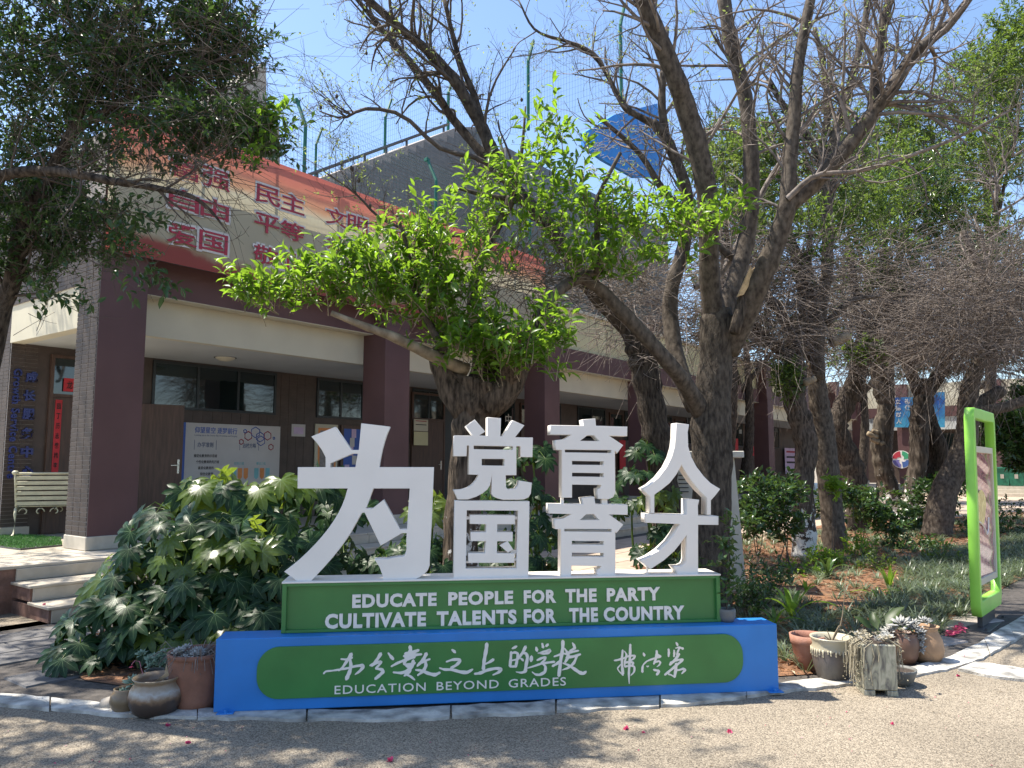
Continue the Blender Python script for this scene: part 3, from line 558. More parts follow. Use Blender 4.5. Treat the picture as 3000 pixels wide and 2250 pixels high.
# ================================================================ BANNER ON THE ROOF EDGE
bn = bpy.data.materials.new('printed_banner_cloth'); bn.use_nodes = True; n = bn.node_tree.nodes; l = bn.node_tree.links; b = n['Principled BSDF']; b.inputs['Roughness'].default_value = .55
tc = n.new('ShaderNodeTexCoord'); sp = n.new('ShaderNodeSeparateXYZ'); l.new(tc.outputs['Object'], sp.inputs[0])
no = n.new('ShaderNodeTexNoise'); no.inputs['Scale'].default_value = 1.6; no.inputs['Detail'].default_value = 9; no.inputs['Roughness'].default_value = .62; l.new(tc.outputs['Object'], no.inputs[0])
# printed picture: cream centre, coral top band, red landscape along the foot that climbs at the left end
m1 = n.new('ShaderNodeMapRange'); m1.inputs[1].default_value = 0; m1.inputs[2].default_value = 1.6; m1.inputs[3].default_value = -.10; m1.inputs[4].default_value = 0; l.new(sp.outputs[0], m1.inputs[0])
a1 = n.new('ShaderNodeMath'); a1.operation = 'MULTIPLY_ADD'; l.new(no.outputs[0], a1.inputs[0]); a1.inputs[1].default_value = -.16; a1.inputs[2].default_value = .08
s1 = n.new('ShaderNodeMath'); s1.operation = 'MULTIPLY'; s1.inputs[1].default_value = 1 / 1.93; l.new(sp.outputs[2], s1.inputs[0])
q1 = n.new('ShaderNodeMath'); q1.operation = 'ADD'; l.new(s1.outputs[0], q1.inputs[0]); l.new(a1.outputs[0], q1.inputs[1])
fl = n.new('ShaderNodeMath'); fl.operation = 'SUBTRACT'; fl.inputs[1].default_value = .5; l.new(q1.outputs[0], fl.inputs[0])
ab = n.new('ShaderNodeMath'); ab.operation = 'ABSOLUTE'; l.new(fl.outputs[0], ab.inputs[0]); sg = n.new('ShaderNodeMath'); sg.operation = 'SUBTRACT'; l.new(ab.outputs[0], sg.inputs[0]); l.new(m1.outputs[0], sg.inputs[1])
sgn = n.new('ShaderNodeMath'); sgn.operation = 'SIGN'; l.new(fl.outputs[0], sgn.inputs[0]); mu = n.new('ShaderNodeMath'); mu.operation = 'MULTIPLY_ADD'; l.new(sg.outputs[0], mu.inputs[0]); l.new(sgn.outputs[0], mu.inputs[1]); mu.inputs[2].default_value = .5
cr = n.new('ShaderNodeValToRGB'); l.new(mu.outputs[0], cr.inputs[0]); e = cr.color_ramp.elements
e[0].position = 0.03; e[0].color = (.40, .08, .06, 1); e[1].position = 1; e[1].color = (.50, .14, .11, 1)
for p, c in ((.055, (.40, .10, .07, 1)), (.09, (.50, .36, .22, 1)), (.12, (.60, .52, .36, 1)), (.64, (.60, .54, .37, 1)), (.72, (.55, .30, .17, 1)), (.84, (.52, .18, .12, 1))): x = e.new(p); x.color = c
l.new(cr.outputs[0], b.inputs['Base Color']); tr = n.new('ShaderNodeBsdfTranslucent'); l.new(cr.outputs[0], tr.inputs[0]); mx = n.new('ShaderNodeMixShader'); mx.inputs[0].default_value = .34
l.new(b.outputs[0], mx.inputs[1]); l.new(tr.outputs[0], mx.inputs[2]); l.new(mx.outputs[0], n['Material Output'].inputs[0])
BZ0 = 4.265; BH = 1.935; BU = 9.75; BV = -.10
ban = empty('slogan_banner', W(0, BV, BZ0), PHI, 'long cream and red cloth banner of large red Chinese slogans along the roof edge', 'banner')
nu, nz = 140, 12; V = [(u, .0025 * math.sin(u * 2.2) * math.sin(z * 1.6) + .0015 * math.sin(u * 7 + z), z) for z in np.linspace(0, BH, nz) for u in np.linspace(-.02, BU, nu)]
mb = MB(); mb.smooth = True; mb.add(V, [(j * nu + i, j * nu + i + 1, (j + 1) * nu + i + 1, (j + 1) * nu + i) for j in range(nz - 1) for i in range(nu - 1)]); mb.build('cloth', bn, ban)
fr = MB()
for u in np.arange(0.02, BU, 1.22): fr.box(u, u + .035, .035, .07, 1.0, BH)
fr.box(0, BU, .036, .069, BH - .04, BH).box(0, BU, .036, .069, 0.01, .05); fr.build('banner_frame', M['darkmetal'], ban)
M['bred'] = mat('banner_red_print', (.38, .025, .05), .55, .1); M['bwhite'] = mat('banner_pale_outline', (.62, .58, .54), .55, .05)
def bchar(ch, x, y, wpx, hpx):
    u0, z0 = atv(x - wpx / 2, y + hpx / 2, BV); u1, z1 = atv(x + wpx / 2, y - hpx / 2, BV); uc, zc = (u0 + u1) / 2, (z0 + z1) / 2 - BZ0; return uc, zc
cols = [bchar('', 541, 495, 80, 68), bchar('', 631, 525, 76, 66), bchar('', 783, 575, 61, 57), bchar('', 856, 599, 61, 58), bchar('', 984, 634, 54, 48), bchar('', 1046, 655, 50, 46)]
us = [c[0] for c in cols]; us += [us[4] + (us[4] - us[2]) * 1.0, us[5] + (us[5] - us[3]) * 1.0]
zrow = [bchar('', 541, 497, 80, 68)[1], bchar('', 540, 589, 80, 68)[1], bchar('', 537, 690, 80, 68)[1]]
for r_, line in enumerate(('富强民主文明和谐', '自由平等公正法治', '爱国敬业诚信友善')):
    for i, ch in enumerate(line):
        u, z = us[i], zrow[r_]; hw, hh = .222, .143
        if u + hw > BU: continue
        k = put_text('banner_character', ch, M['bred'], ban, u - hw, u + hw, z - hh, z + hh, -.018, .003, .010)
        put_text('character_outline', ch, M['bwhite'], k, u - hw - .035, u + hw + .035, z - hh - .035, z + hh + .035, -.0115, .003, .038)

# ================================================================ ROOFTOP: fences, stair block, tower, blue gable sheet
def wires(mb, P0, P1, z0, z1, sp_v, sp_h, r_=.0022):
    P0 = np.array(P0); P1 = np.array(P1); L = np.linalg.norm(P1 - P0); d = (P1 - P0) / L
    for s in np.arange(0, L, sp_v): p = P0 + d * s; mb.tube([(*p, z0), (*p, z1)], r_, 3, False)
    for z in np.arange(z0, z1 + .001, sp_h): mb.tube([(*P0, z), (*P1, z)], r_, 3, False)
f1 = empty('rooftop_fence', W(0, .6, 0), PHI, 'green wire mesh fence with bent posts standing just behind the banner on the roof', 'fence', 'green mesh fences on the roof')
mb = MB(); wires(mb, (-.6, 0), (16, 0), 5.06, 7.35, .075, .15); mb.build('wire_mesh', M['wire'], f1)
mb = MB()
for s in np.arange(-.6, 16, .075): mb.tube([(s, .002, 7.36), (s, .28, 7.88)], .0022, 3, False)
for q in np.linspace(0, 1, 5): mb.tube([(-.6, .002 + .28 * q, 7.36 + .52 * q), (16, .002 + .28 * q, 7.36 + .52 * q)], .0022, 3, False)
mb.build('slanted_mesh', M['wire'], f1)
for u in (.21, 3.50, 6.79, 10.08, 13.4):
    p = MB().tube([(u, -.03, 5.05), (u, -.03, 7.36), (u, .25, 7.92)], .032, 8); p.box(u - .07, u + .07, -.065, .0, 6.30, 6.36).box(u - .05, u + .05, .2, .28, 7.84, 7.90); p.build('fence_post', M['greenmetal'], f1)
f2 = empty('rooftop_fence', W(12, 0, 0), PHI, 'tall green mesh fence on the upper roof, running back behind the bare branches', 'fence', 'green mesh fences on the roof')
mb = MB(); wires(mb, (0, -1.5), (0, 17), 10.75, 13.0, .09, .18, .0028); mb.build('wire_mesh', M['wire'], f2)
for v in (-.9, 2.02, 5.0, 7.75, 11.25, 14.5): MB().tube([(0, v, 10.7), (0, v, 12.7), (.25, v, 13.4)], .045, 8).build('fence_post', M['greenmetal'], f2)
# stair block with sloping parapet
def vpoly(pts, v): return [(*(lambda q: (q[0], v, q[1]))(atv(x, y, v)),) for x, y in pts]
stair = empty('rooftop_stair_block', W(0, 0, 0), PHI, 'grey tiled stair block with a sloping top rising behind the banner', 'building')
sp_ = vpoly([(938, 522), (1290, 392), (1340, 372), (1420, 372)], 4.0); sp_ += [(sp_[-1][0], 4.0, 5.05), (sp_[0][0] - .2, 4.0, 5.05)]
MB().prism(sp_[::-1], (0, 2.6, 0)).build('wall', M['tile_grout'], stair)
gt = MB(); ud0, ud1 = sp_[0][0], sp_[3][0]
z = 5.1
def topz(u): return np.interp(u, [p[0] for p in sp_[:4]], [p[2] for p in sp_[:4]])
while z < 11.2:
    u = ud0 + (.12 if int(z * 100) % 2 else 0)
    while u < ud1 - .3:
        if z + .1 < min(topz(u), topz(u + .29)) - .02: gt.add([(u, 3.99, z), (u + .285, 3.99, z), (u + .285, 3.99, z + .088), (u, 3.99, z + .088)], [(0, 1, 2, 3)])
        u += .30
    z += .1
gt.build('wall_tiles', M['greytile'], stair, kind='stuff')
hr = MB(); rp = [(atv(x, y, 4.3)[0], 4.3, atv(x, y, 4.3)[1]) for x, y in ((905, 512), (1310, 365))]
hr.tube(rp, .045, 6)
for q in np.linspace(.05, .97, 7): p = np.array(rp[0]) * (1 - q) + np.array(rp[1]) * q; hr.tube([p, p - np.array([0, 0, .45])], .035, 6)
hr.build('handrail', M['darkmetal'], stair)
MB().box(sp_[3][0] + .003, 23, 3.2, 20, 5.05, 10.7).build('upper_storey', M['greytile'], stair)
tw = vpoly([(640, 262), (714, 240), (765, 186), (779, 190), (782, 360), (818, 370), (822, 560), (640, 560)], 8.0)
tower = empty('concrete_tower', W(0, 0, 0), PHI, 'weathered concrete stair tower rising behind the left end of the banner', 'building')
MB().prism(tw[::-1], (0, 3, 0)).build('wall', M['concrete'], tower)
MB().box(tw[0][0] + .02, tw[5][0] - .02, 8.02, 10.9, 5.05, tw[6][2]).build('lower_wall', M['concrete'], tower)
gv = 1.9
gm = vpoly([(1712, 388), (1800, 336), (1925, 303), (1945, 420), (1935, 520), (1860, 520), (1770, 470), (1712, 430)], gv)
gab = empty('blue_wall_sheet', W(0, 0, 0), PHI, 'bright blue sheet with white scrawled drawings high on the roof behind the branches', 'banner')
MB().prism(gm[::-1], (0, .12, 0)).build('sheet', mat('blue_sheet', (.03, .26, .72), .5, .08), gab)
mb = MB()
for i in range(60):
    x, y = random.uniform(1715, 1900), random.uniform(360, 510)
    pts = [(x + dx + random.uniform(-5, 5), y + dy) for dx, dy in ((0, 0), (9, random.uniform(-9, 6)), (20, random.uniform(-6, 9)), (28, random.uniform(-9, 9)))]
    mb.tube([(atv(a, b_, gv - .02)[0], gv - .02 - .0005 * i, atv(a, b_, gv - .02)[1]) for a, b_ in pts], .012, 4)
mb.build('white_drawing', M['white'], gab)

# ================================================================ FAR WING across the end of the court
WU = UE
wing = empty('far_wing', W(0, 0, 0), PHI, 'far brown and cream wing of the school closing the court at the right', 'building')
MB().box(WU + 2.2, WU + 2.5, -34, 2, PZ, 3.6).build('back_wall', M['darktile'], wing)
MB().box(WU - .9, WU + 8, -34, -.9, 0, PZ).build('podium', M['stone'], wing)
for k in range(1, 3): MB().box(WU - .9 - .4 * k, WU - .9 - .4 * (k - 1) - .002, -34, -2, 0, PZ - .16 * k).build('far_step', M['stone'], wing)
for k in range(8): v = -1.5 - 4.2 * k; MB().bbox(WU, WU + .55, v - .55, v, PZ, 5.7, .01).build('column', M['maroon'], wing)
MB().box(WU + .3, WU + .5, -34, 0, 3.95, 4.5).build('beam', M['maroon'], wing); MB().box(WU + .35, WU + .55, -34, 0, 3.3, 3.94).build('lintel_panel', M['soffit'], wing)
MB().box(WU + .3, WU + .5, -34, 0, 4.501, 5.7).build('parapet_panel', M['cream'], wing); MB().box(WU + .56, WU + 2.5, -34, 0, 3.4, 3.6).build('soffit', M['soffit'], wing)
for k in range(7):
    v = -2.3 - 4.2 * k; f = MB().box(WU + 2.12, WU + 2.19, v - 2.6, v, 1.4, 1.46).box(WU + 2.12, WU + 2.19, v - 2.6, v, 3.1, 3.16)
    for q in range(4): f.box(WU + 2.11, WU + 2.19, v - 2.6 + q * .85, v - 2.55 + q * .85, 1.46, 3.1)
    wf = f.build('window', M['frame'], wing); MB().add([(WU + 2.16, v - 2.6, 1.4), (WU + 2.16, v, 1.4), (WU + 2.16, v, 3.16), (WU + 2.16, v - 2.6, 3.16)], [(0, 3, 2, 1)]).build('pane', M['glass'], wf)
def wing_sheet(name, px, u, m, label, cat, th=.03):
    P = [atu(x, y, u) for x, y in px]; o = empty(name, W(u, P[0][0], P[0][1]), PHI, label, cat)
    pts = [(0, a - P[0][0], b_ - P[0][1]) for a, b_ in P]; MB().prism(pts, (th, 0, 0)).build('panel', m, o); return o, P
M['skyprint'] = mat('blue_printed_sheet', (.02, .10, .36), .5, .3, 1.0, hue=(.05, .28, .42))
o1, P1 = wing_sheet('hanging_banner', [(2614, 1252), (2614, 1165), (2678, 1163), (2678, 1252)], WU - .2, M['skyprint'], 'blue hanging banner with two columns of white characters between the whitewashed trunks', 'banner')
for j, (tx_, xx) in enumerate((('立德树人', .30), ('礼仪', .70))):
    for i, ch in enumerate(tx_):
        vv = (P1[2][0] - P1[0][0]) * xx; hz = (P1[1][1] - P1[0][1]); zc = hz * (.86 - .22 * i)
        me, a = text_mesh(ch, .02, .01); lo, hi = a.min(0), a.max(0); s_ = .13
        q = np.stack([np.full(len(a), -.012), vv - s_ * np.sign(-(P1[2][0] - P1[0][0])) * (2 * (a[:, 0] - lo[0]) / (hi[0] - lo[0]) - 1), zc + s_ * (2 * (a[:, 1] - lo[1]) / (hi[1] - lo[1]) - 1)], 1)
        me.vertices.foreach_set('co', q.ravel()); me.materials.clear(); me.materials.append(M['white']); me.update(); link('lettering', me, o1)
wing_sheet('hanging_banner', [(2728, 1252), (2728, 1150), (2768, 1148), (2768, 1252)], WU - .2, M['skyprint'], 'plain blue hanging banner right of the darkest forked trunk', 'banner')
# round four-lobed emblem
ce = atu(2641, 1346, WU - .1); rE = abs(atu(2641 + 29, 1346, WU - .1)[0] - ce[0]); eo = empty('round_emblem', W(WU - .1, *ce), PHI, 'round board of four coloured swirling lobes low between two trunks', 'board')
def disc(r_, x, y, z, k=28): return [(x, y + r_ * math.cos(2 * math.pi * i / k), z + r_ * math.sin(2 * math.pi * i / k)) for i in range(k)]
MB().prism(disc(rE, 0, 0, 0), (.04, 0, 0)).build('board', M['white'], eo)
for i, c in enumerate(((.45, .04, .06), (.05, .32, .16), (.06, .12, .32), (.16, .14, .36))):
    a0 = R(135 - 90 * i); mb = MB(); pts = []
    for t in np.linspace(0, 1, 12): aa = a0 + R(38) - R(76) * t; pts.append((-.012, -rE * .93 * math.cos(aa), rE * .93 * math.sin(aa)))
    for t in np.linspace(0, 1, 8): aa = a0 - R(38) + R(76) * t; rr_ = rE * (.22 + .30 * t); pts.append((-.012, -rr_ * math.cos(aa), rr_ * math.sin(aa)))
    mb.prism(pts[::-1], (.011, 0, 0)); mb.build('lobe', mat('emblem_lobe_%d' % i, c, .5, .05), eo)
# ================================================================ POSTERS, COUPLETS AND BOARDS ON THE GALLERY WALL
def wall_thing(name, px0, px1, v, m, label, cat, th=.012, group=None):
    """flat board on the wall plane v between two opposite pixel corners; returns (root, width, height)"""
    (u0, z0), (u1, z1) = atv(*px0, v), atv(*px1, v); u0, u1 = sorted((u0, u1)); z0, z1 = sorted((z0, z1))
    o = empty(name, W(u0, v, z0), PHI, label, cat, group); MB().bbox(0, u1 - u0, -th, 0, 0, z1 - z0, .002).build('sheet', m, o); return o, u1 - u0, z1 - z0
def ft(s, o, m, x0, x1, z0, z1, y=-.0135, off=.01, nm='lettering', rot=False): return put_text(nm, s, m, o, x0, x1, z0, z1, y, .002, off, rot=rot)
bo, bw_, bh_ = wall_thing('notice_board', (517, 1480), (820, 1250), VW - .012, M['poster'], 'wide pale printed board with hexagons and coloured shields under the first window', 'board', .02)
y0 = -.0215
MB().box(.0, .10, -.0215, -.0201, 0, bh_).build('blue_edge', M['pblue'], bo)
X = lambda f: bw_ * f; Z = lambda f: bh_ * f
ft('仰望星空 逐梦前行', bo, M['pblue'], X(.13), X(.54), Z(.875), Z(.955), y0); ft('Looking up at the Starry Sky Dreaming and Forging', bo, M['pgrey'], X(.13), X(.54), Z(.835), Z(.86), y0, .0)
for s, a, b_ in (('办学准则', .16, .31), ('治校方略', .60, .74)):
    ft(s, bo, M['pgrey'], X(a), X(b_), Z(.70), Z(.765), y0); MB().box(X(a - .03), X(a - .026), -.0215, -.0201, Z(.67), Z(.79)).box(X(b_ + .026), X(b_ + .03), -.0215, -.0201, Z(.67), Z(.79)).build('rule', M['pgrey'], bo)
for i, s in enumerate(('规范化教育的示范者', '个性化教育的先行者', '素质化教育的', '特色化教育', '现代化')): w_ = len(s) * .0245; ft(s, bo, M['ink'], X(.13 + .022 * i), X(.13 + .022 * i + w_), Z(.575 - .075 * i), Z(.615 - .075 * i), y0)
for i, (fx, fz, c) in enumerate(((.50, .44, 'pteal'), (.56, .44, 'porange'), (.62, .44, 'porange'), (.73, .44, 'pteal'), (.79, .44, 'porange'), (.85, .44, 'pteal'), (.66, .22, 'porange'), (.72, .22, 'porange'), (.92, .22, 'porange'))):
    x, z = X(fx), Z(fz); MB().prism([(x, -.0215, z), (x + X(.045), -.0215, z), (x + X(.045), -.0215, z - Z(.12)), (x + X(.0225), -.0215, z - Z(.15)), (x, -.0215, z - Z(.12))], (0, .0012, 0)).build('printed_shield', M[c], bo)
ft('红色三维', bo, M['pteal'], X(.52), X(.62), Z(.48), Z(.52), y0); ft('整合三化', bo, M['pteal'], X(.75), X(.85), Z(.48), Z(.52), y0)
for i, (fx, fz, r_, c) in enumerate(((.585, .78, .026, 'bred'), (.655, .86, .045, 'bred'), (.73, .91, .055, 'pblue'), (.79, .80, .05, 'pblue'), (.78, .85, .05, 'pblue'), (.86, .87, .045, 'bred'), (.90, .72, .03, 'bred'), (.62, .92, .018, 'pblue'), (.93, .84, .012, 'pblue'))):
    x, z, r2 = X(fx), Z(fz), r_ * bh_ * 1.3; mb = MB(); yy = -.0215 - .0003 * i; hexa = [(x + r2 * math.sin(R(60 * k)), yy, z + r2 * math.cos(R(60 * k))) for k in range(7)]; mb.tube(hexa, .009, 4); mb.build('printed_hexagon', M[c], bo)
nb, w_, h_ = wall_thing('paper_notice', (853, 1278), (894, 1244), VW - .012, M['poster'], 'small paper notice on the brown brick pier between two windows', 'notice'); MB().box(w_ * .15, w_ * .85, -.0135, -.0125, h_ * .2, h_ * .75).build('print', M['pink'], nb)
for (p0, p1, c1_, c2_, lab) in (((918, 1400), (988, 1245), 'cream', 'porange', 'cream framed notice board edged in orange, behind the character wei'), ((994, 1400), (1062, 1248), 'wood', 'pblue', 'blue notice board pinned with papers beside the second column')):
    o, a, b_ = wall_thing('notice_board', p0, p1, VW - .012, M[c1_], lab, 'board', .03); MB().box(a * .12, a * .92, -.032, -.0302, b_ * .05, b_ * .93).build('panel', M[c2_], o)
    if c2_ == 'porange': MB().box(a * .2, a * .84, -.034, -.0322, b_ * .08, b_ * .88).build('poster', M['tile_grout'], o)
    else:
        for i in range(5): x, z = a * random.uniform(.15, .7), b_ * (.08 + .17 * i); q = empty('pinned_paper', (0, 0, 0), parent=o); bpy.data.objects.remove(q); MB().bbox(x, x + .13, -.035 - .002 * i, -.033 - .002 * i, z, z + .19, .0005).build('pinned_paper', M['poster'] if i % 2 else M['pink'], o)
o, a, b_ = wall_thing('door_couplet', (150, 1385), (183, 1172), VW - .045, M['red'], 'long red paper couplet with seven black brushed characters on the left door', 'couplet', .003)
for i, ch in enumerate('园丁历志栽桃李'): ft(ch, o, M['ink'], a * .22, a * .80, b_ * (.87 - .135 * i), b_ * (.95 - .135 * i), -.0035, .02)
o, a, b_ = wall_thing('red_door_paper', (185, 1146), (222, 1110), VW - .045, M['red'], 'red square paper with one black character over the left door', 'paper', .003); ft('龙', o, M['ink'], a * .25, a * .75, b_ * .2, b_ * .8, -.0035, .02)
# blue raised letters on the corner pier
lt = empty('wall_lettering', W(0, VW, 0), PHI, 'dark blue raised Chinese and English letters running down the tiled corner pier', 'lettering')
M['navy'] = mat('navy_acrylic_letters', (.02, .03, .16), .25, .15, 10)
for ch, x, y in zip('成长服务中心', (92, 86, 83, 79, 78, 80), (1105, 1159, 1213, 1269, 1324, 1381)):
    u, z = atv(x, y, VW - .02); put_text('letter', ch, M['navy'], lt, u - .085, u + .085, z - .085, z + .085, -.012, .03, .05)
(ua, za), (ub, zb) = atv(52, 1080, VW - .02), atv(33, 1402, VW - .02); put_text('letter', 'Growth Service Centre', M['navy'], lt, (ua + ub) / 2 - .055, (ua + ub) / 2 + .055, zb, za, -.012, .03, .03, rot=True)
# red papers and posters down the gallery
def sheet_at(x0, x1, y0_, y1_, m, lab, cat='poster', nm='door_poster', v=VW - .055, lines=0):
    o, a, b_ = wall_thing(nm, (x0, y1_), (x1, y0_), v, m, lab, cat, .004)
    for i in range(lines): MB().box(a * .12, a * .88, -.0055, -.0045, b_ * (.82 - .62 * i / max(1, lines)), b_ * (.82 - .62 * i / max(1, lines)) + b_ * .07).build('print', M['ink'] if i else M['bred'], o)
    return o
sheet_at(2140, 2162, 1285, 1322, M['red'], 'red festive paper with a round picture on a far gallery door', nm='red_door_paper', v=VW - .12)
sheet_at(2202, 2209, 1305, 1335, M['red'], 'small red paper cut-out on the next door down the gallery', nm='red_door_paper', v=VW - .12)
sheet_at(2301, 2337, 1314, 1388, M['pink'], 'lilac poster of rows of black figures behind the whitewashed knobby trunk', lines=3, v=VW - .12)
sheet_at(1816, 1832, 1290, 1400, M['red'], 'narrow red couplet between the two right-hand character columns', nm='door_couplet', v=VW - .12)
sheet_at(1212, 1254, 1230, 1262, M['cream'], 'upper yellow paper notice on the dark door behind the leafy tree', v=VW - .12, lines=2, nm='door_notice')
sheet_at(1212, 1254, 1266, 1304, M['yellow'], 'middle yellow paper notice on the dark door behind the leafy tree', v=VW - .12, nm='door_notice')
gi = sheet_at(1478, 1495, 1210, 1250, M['glass'], 'dark window sheet with a pale character zhong behind the white lettering', nm='window_sign', v=VW - .12); ft('中', gi, M['poster'], .03, .3, .05, .35, -.006)

# ================================================================ BENCH
be = empty('garden_bench', atz(128, 1572, PZ) + np.array([0, .05, 0]), R(22), 'cream cast-iron and slat garden bench on the gallery floor left of the first column', 'bench')
M['benchpaint'] = mat('bench_cream_paint', (.50, .47, .33), .45, .12, 8)
HL = .40
for i in range(6):
    z = .46 + .075 * i; y = -.03 + .0 - .028 * i; s_ = MB().bbox(-HL, HL, y - .012, y + .012, z, z + .055, .003); s_.build('slat', M['benchpaint'], be)
MB().tube([(-HL - .03, -.19, .925), (HL + .03, -.19, .925)], .018, 8).build('top_rail', M['benchpaint'], be)
for i in range(4): MB().bbox(-HL, HL, .05 + .10 * i, .13 + .10 * i, .43 - .004 * i, .448 - .004 * i, .003).build('slat', M['benchpaint'], be)
for sx in (-HL, HL):
    e_ = MB(); e_.smooth = True
    e_.tube([(sx, -.20, .93), (sx, -.14, .78), (sx, -.06, .58), (sx, .0, .44), (sx, .06, .40), (sx, .4, .42), (sx, .47, .40)], .017, 6)
    e_.lathe([(.0, -.02), (.035, -.015), (.045, .01), (.03, .035), (.0, .04)], 12, (sx, -.20, .93)); b_ = e_.build('end_frame', M['benchpaint'], be)
    for y_, d_ in ((0, -1), (.42, 1)):
        l_ = MB(); l_.smooth = True; l_.tube([(sx, y_, .42), (sx, y_ + .05 * d_, .33), (sx, y_ + .01 * d_, .2), (sx, y_ + .05 * d_, .07), (sx, y_ + .12 * d_, .02), (sx, y_ + .15 * d_, .035)], [.022, .02, .016, .014, .014, .018], 6); l_.build('leg', M['benchpaint'], be)
for k_, yb in enumerate((.0, .42)):
    sc_ = MB(); sc_.smooth = True
    for q in range(4):
        cx = -HL + .1 + .2 * q; t = np.linspace(0, 4.6, 16); rr_ = .065 * (1 - t / 7); sgn_ = 1 if q % 2 else -1
        sc_.tube(np.stack([cx + sgn_ * rr_ * np.cos(t), np.full(16, yb), .36 + rr_ * np.sin(t)], 1), .009, 5)
    sc_.build('scroll_apron', M['benchpaint'], be)
# green turf mat on the gallery floor
tm = np.array([uvof(atz(x, y, PZ)) for x, y in ((-150, 1585), (60, 1612), (182, 1600), (176, 1578), (60, 1570), (-150, 1560))])
turf = empty('turf_mat', W(0, 0, 0), PHI, 'bright green artificial turf mat on the gallery floor by the bench', 'mat')
MB().prism([(*p, PZ + .001) for p in tm], (0, 0, .018)).build('backing', M['darkmetal'], turf)
k = 0; V = []
lo_, hi_ = tm.min(0), tm.max(0); P = rng.uniform(lo_, hi_, (30000, 2)); P = P[inpoly(P, tm)][:14000]; n_ = len(P)
a_ = rng.uniform(0, 6.28, n_); h_ = rng.uniform(.015, .035, n_); wv = .004
V = np.stack([np.stack([P[:, 0] - wv * np.cos(a_), P[:, 1] - wv * np.sin(a_), np.full(n_, PZ + .015)], 1), np.stack([P[:, 0] + wv * np.cos(a_), P[:, 1] + wv * np.sin(a_), np.full(n_, PZ + .015)], 1), np.stack([P[:, 0] + rng.normal(0, .01, n_), P[:, 1] + rng.normal(0, .01, n_), PZ + .015 + h_], 1)], 1).reshape(-1, 3)
link('turf_blades', fastmesh('turf_blades', V, np.arange(3 * n_).reshape(-1, 3), mat('turf_green', (.10, .26, .04), .6, .3, 30)), turf, kind='stuff')

# ================================================================ GREEN DISPLAY STAND
gs0 = atz(2881, 1852)[:2]; gd = np.array([.66, .751]); gd /= np.linalg.norm(gd); ang = math.atan2(gd[1], gd[0])
stand = empty('display_stand', (gs0[0] - .015, gs0[1], 0), ang, 'tall lime green framed poster stand beside the right-hand path', 'stand')
stand.rotation_euler = (R(1.1), R(.6), ang)
GW, GTH, G0, G1 = 1.06, .085, .125, 2.085; ch = .10; fw = .075
outer = [(0, G0 + ch), (.05, G0), (GW - .05, G0), (GW, G0 + ch), (GW, G1 - ch), (GW - .05, G1), (.05, G1), (0, G1 - ch)]
inner = [(fw, G0 + .14), (GW - fw, G0 + .14), (GW - fw, G1 - .10), (fw, G1 - .10)]
me = outline_mesh('frame', [outer, inner], GTH, M['lime'], 0, .006); link('frame', me, stand)
MB().bbox(.17, GW - .28, .02, GTH - .02, .012, G0 - .001, .004).build('foot', M['darkmetal'], stand)
bp_ = MB().bbox(-.02, GW - .1, -.06, GTH + .06, .0, .012, .002)
for x in (.03, GW - .18):
    for y in (-.03, GTH + .03): bp_.lathe([(.012, .02), (.012, .0), (.0, .02)][:2], 6, (x, y, .012)); bp_.box(x - .012, x + .012, y - .012, y + .012, .012, .026)
bp_.build('base_plate', M['darkmetal'], stand)
p0, p1 = .40, 1.72
link('poster_frame', outline_mesh('poster_frame', [[(fw + .001, p0), (GW - fw - .001, p0), (GW - fw - .001, p1), (fw + .001, p1)], [(fw + .055, p0 + .06), (GW - fw - .055, p0 + .06), (GW - fw - .055, p1 - .06), (fw + .055, p1 - .06)]], .05, M['cream'], .018, .002), stand)
ps = bpy.data.materials.new('rippled_poster_print'); ps.use_nodes = True; n = ps.node_tree.nodes; l = ps.node_tree.links; b = n['Principled BSDF']; b.inputs['Roughness'].default_value = .12
tc = n.new('ShaderNodeTexCoord'); wv_ = n.new('ShaderNodeTexNoise'); mp = n.new('ShaderNodeMapping'); mp.inputs['Scale'].default_value = (1, 1, 2.2); l.new(tc.outputs['Object'], mp.inputs[0]); l.new(mp.outputs[0], wv_.inputs[0]); wv_.inputs['Scale'].default_value = 2.2; wv_.inputs['Distortion'].default_value = 3
cr = n.new('ShaderNodeValToRGB'); l.new(wv_.outputs[0], cr.inputs[0]); e = cr.color_ramp.elements; e[0].position = .3; e[0].color = (.20, .07, .08, 1); e[1].position = .75; e[1].color = (.75, .50, .42, 1); x = e.new(.55); x.color = (.50, .22, .22, 1)
l.new(cr.outputs[0], b.inputs['Base Color'])
nxp, nzp = 8, 40; V = [(fw + .05 + (GW - 2 * fw - .10) * i / nxp, .036 + .006 * math.sin(j * .9 + i * .6), p0 + .055 + (p1 - p0 - .11) * j / nzp) for j in range(nzp + 1) for i in range(nxp + 1)]
mb = MB(); mb.smooth = True; mb.add(V, [(j * (nxp + 1) + i, j * (nxp + 1) + i + 1, (j + 1) * (nxp + 1) + i + 1, (j + 1) * (nxp + 1) + i) for j in range(nzp) for i in range(nxp)]); po = mb.build('poster', ps, stand)
yl = [(.35 + .22 * math.cos(t) * (1 + .15 * math.sin(3 * t)), 1.13 + .17 * math.sin(t)) for t in np.linspace(0, 2 * math.pi, 18)[:-1]]
link('printed_flower', outline_mesh('printed_flower', [yl], .003, mat('printed_yellow', (.55, .45, .03), .25, .4, 18, hue=(.75, .66, .2)), .025, .0005), po)
MB().tube([(.16, .024, 1.00), (.3, .024, .98), (.45, .024, .93), (.55, .024, .86), (.62, .024, .9), (.66, .024, 1.02)], .008, 4).build('printed_line', M['white'], po)

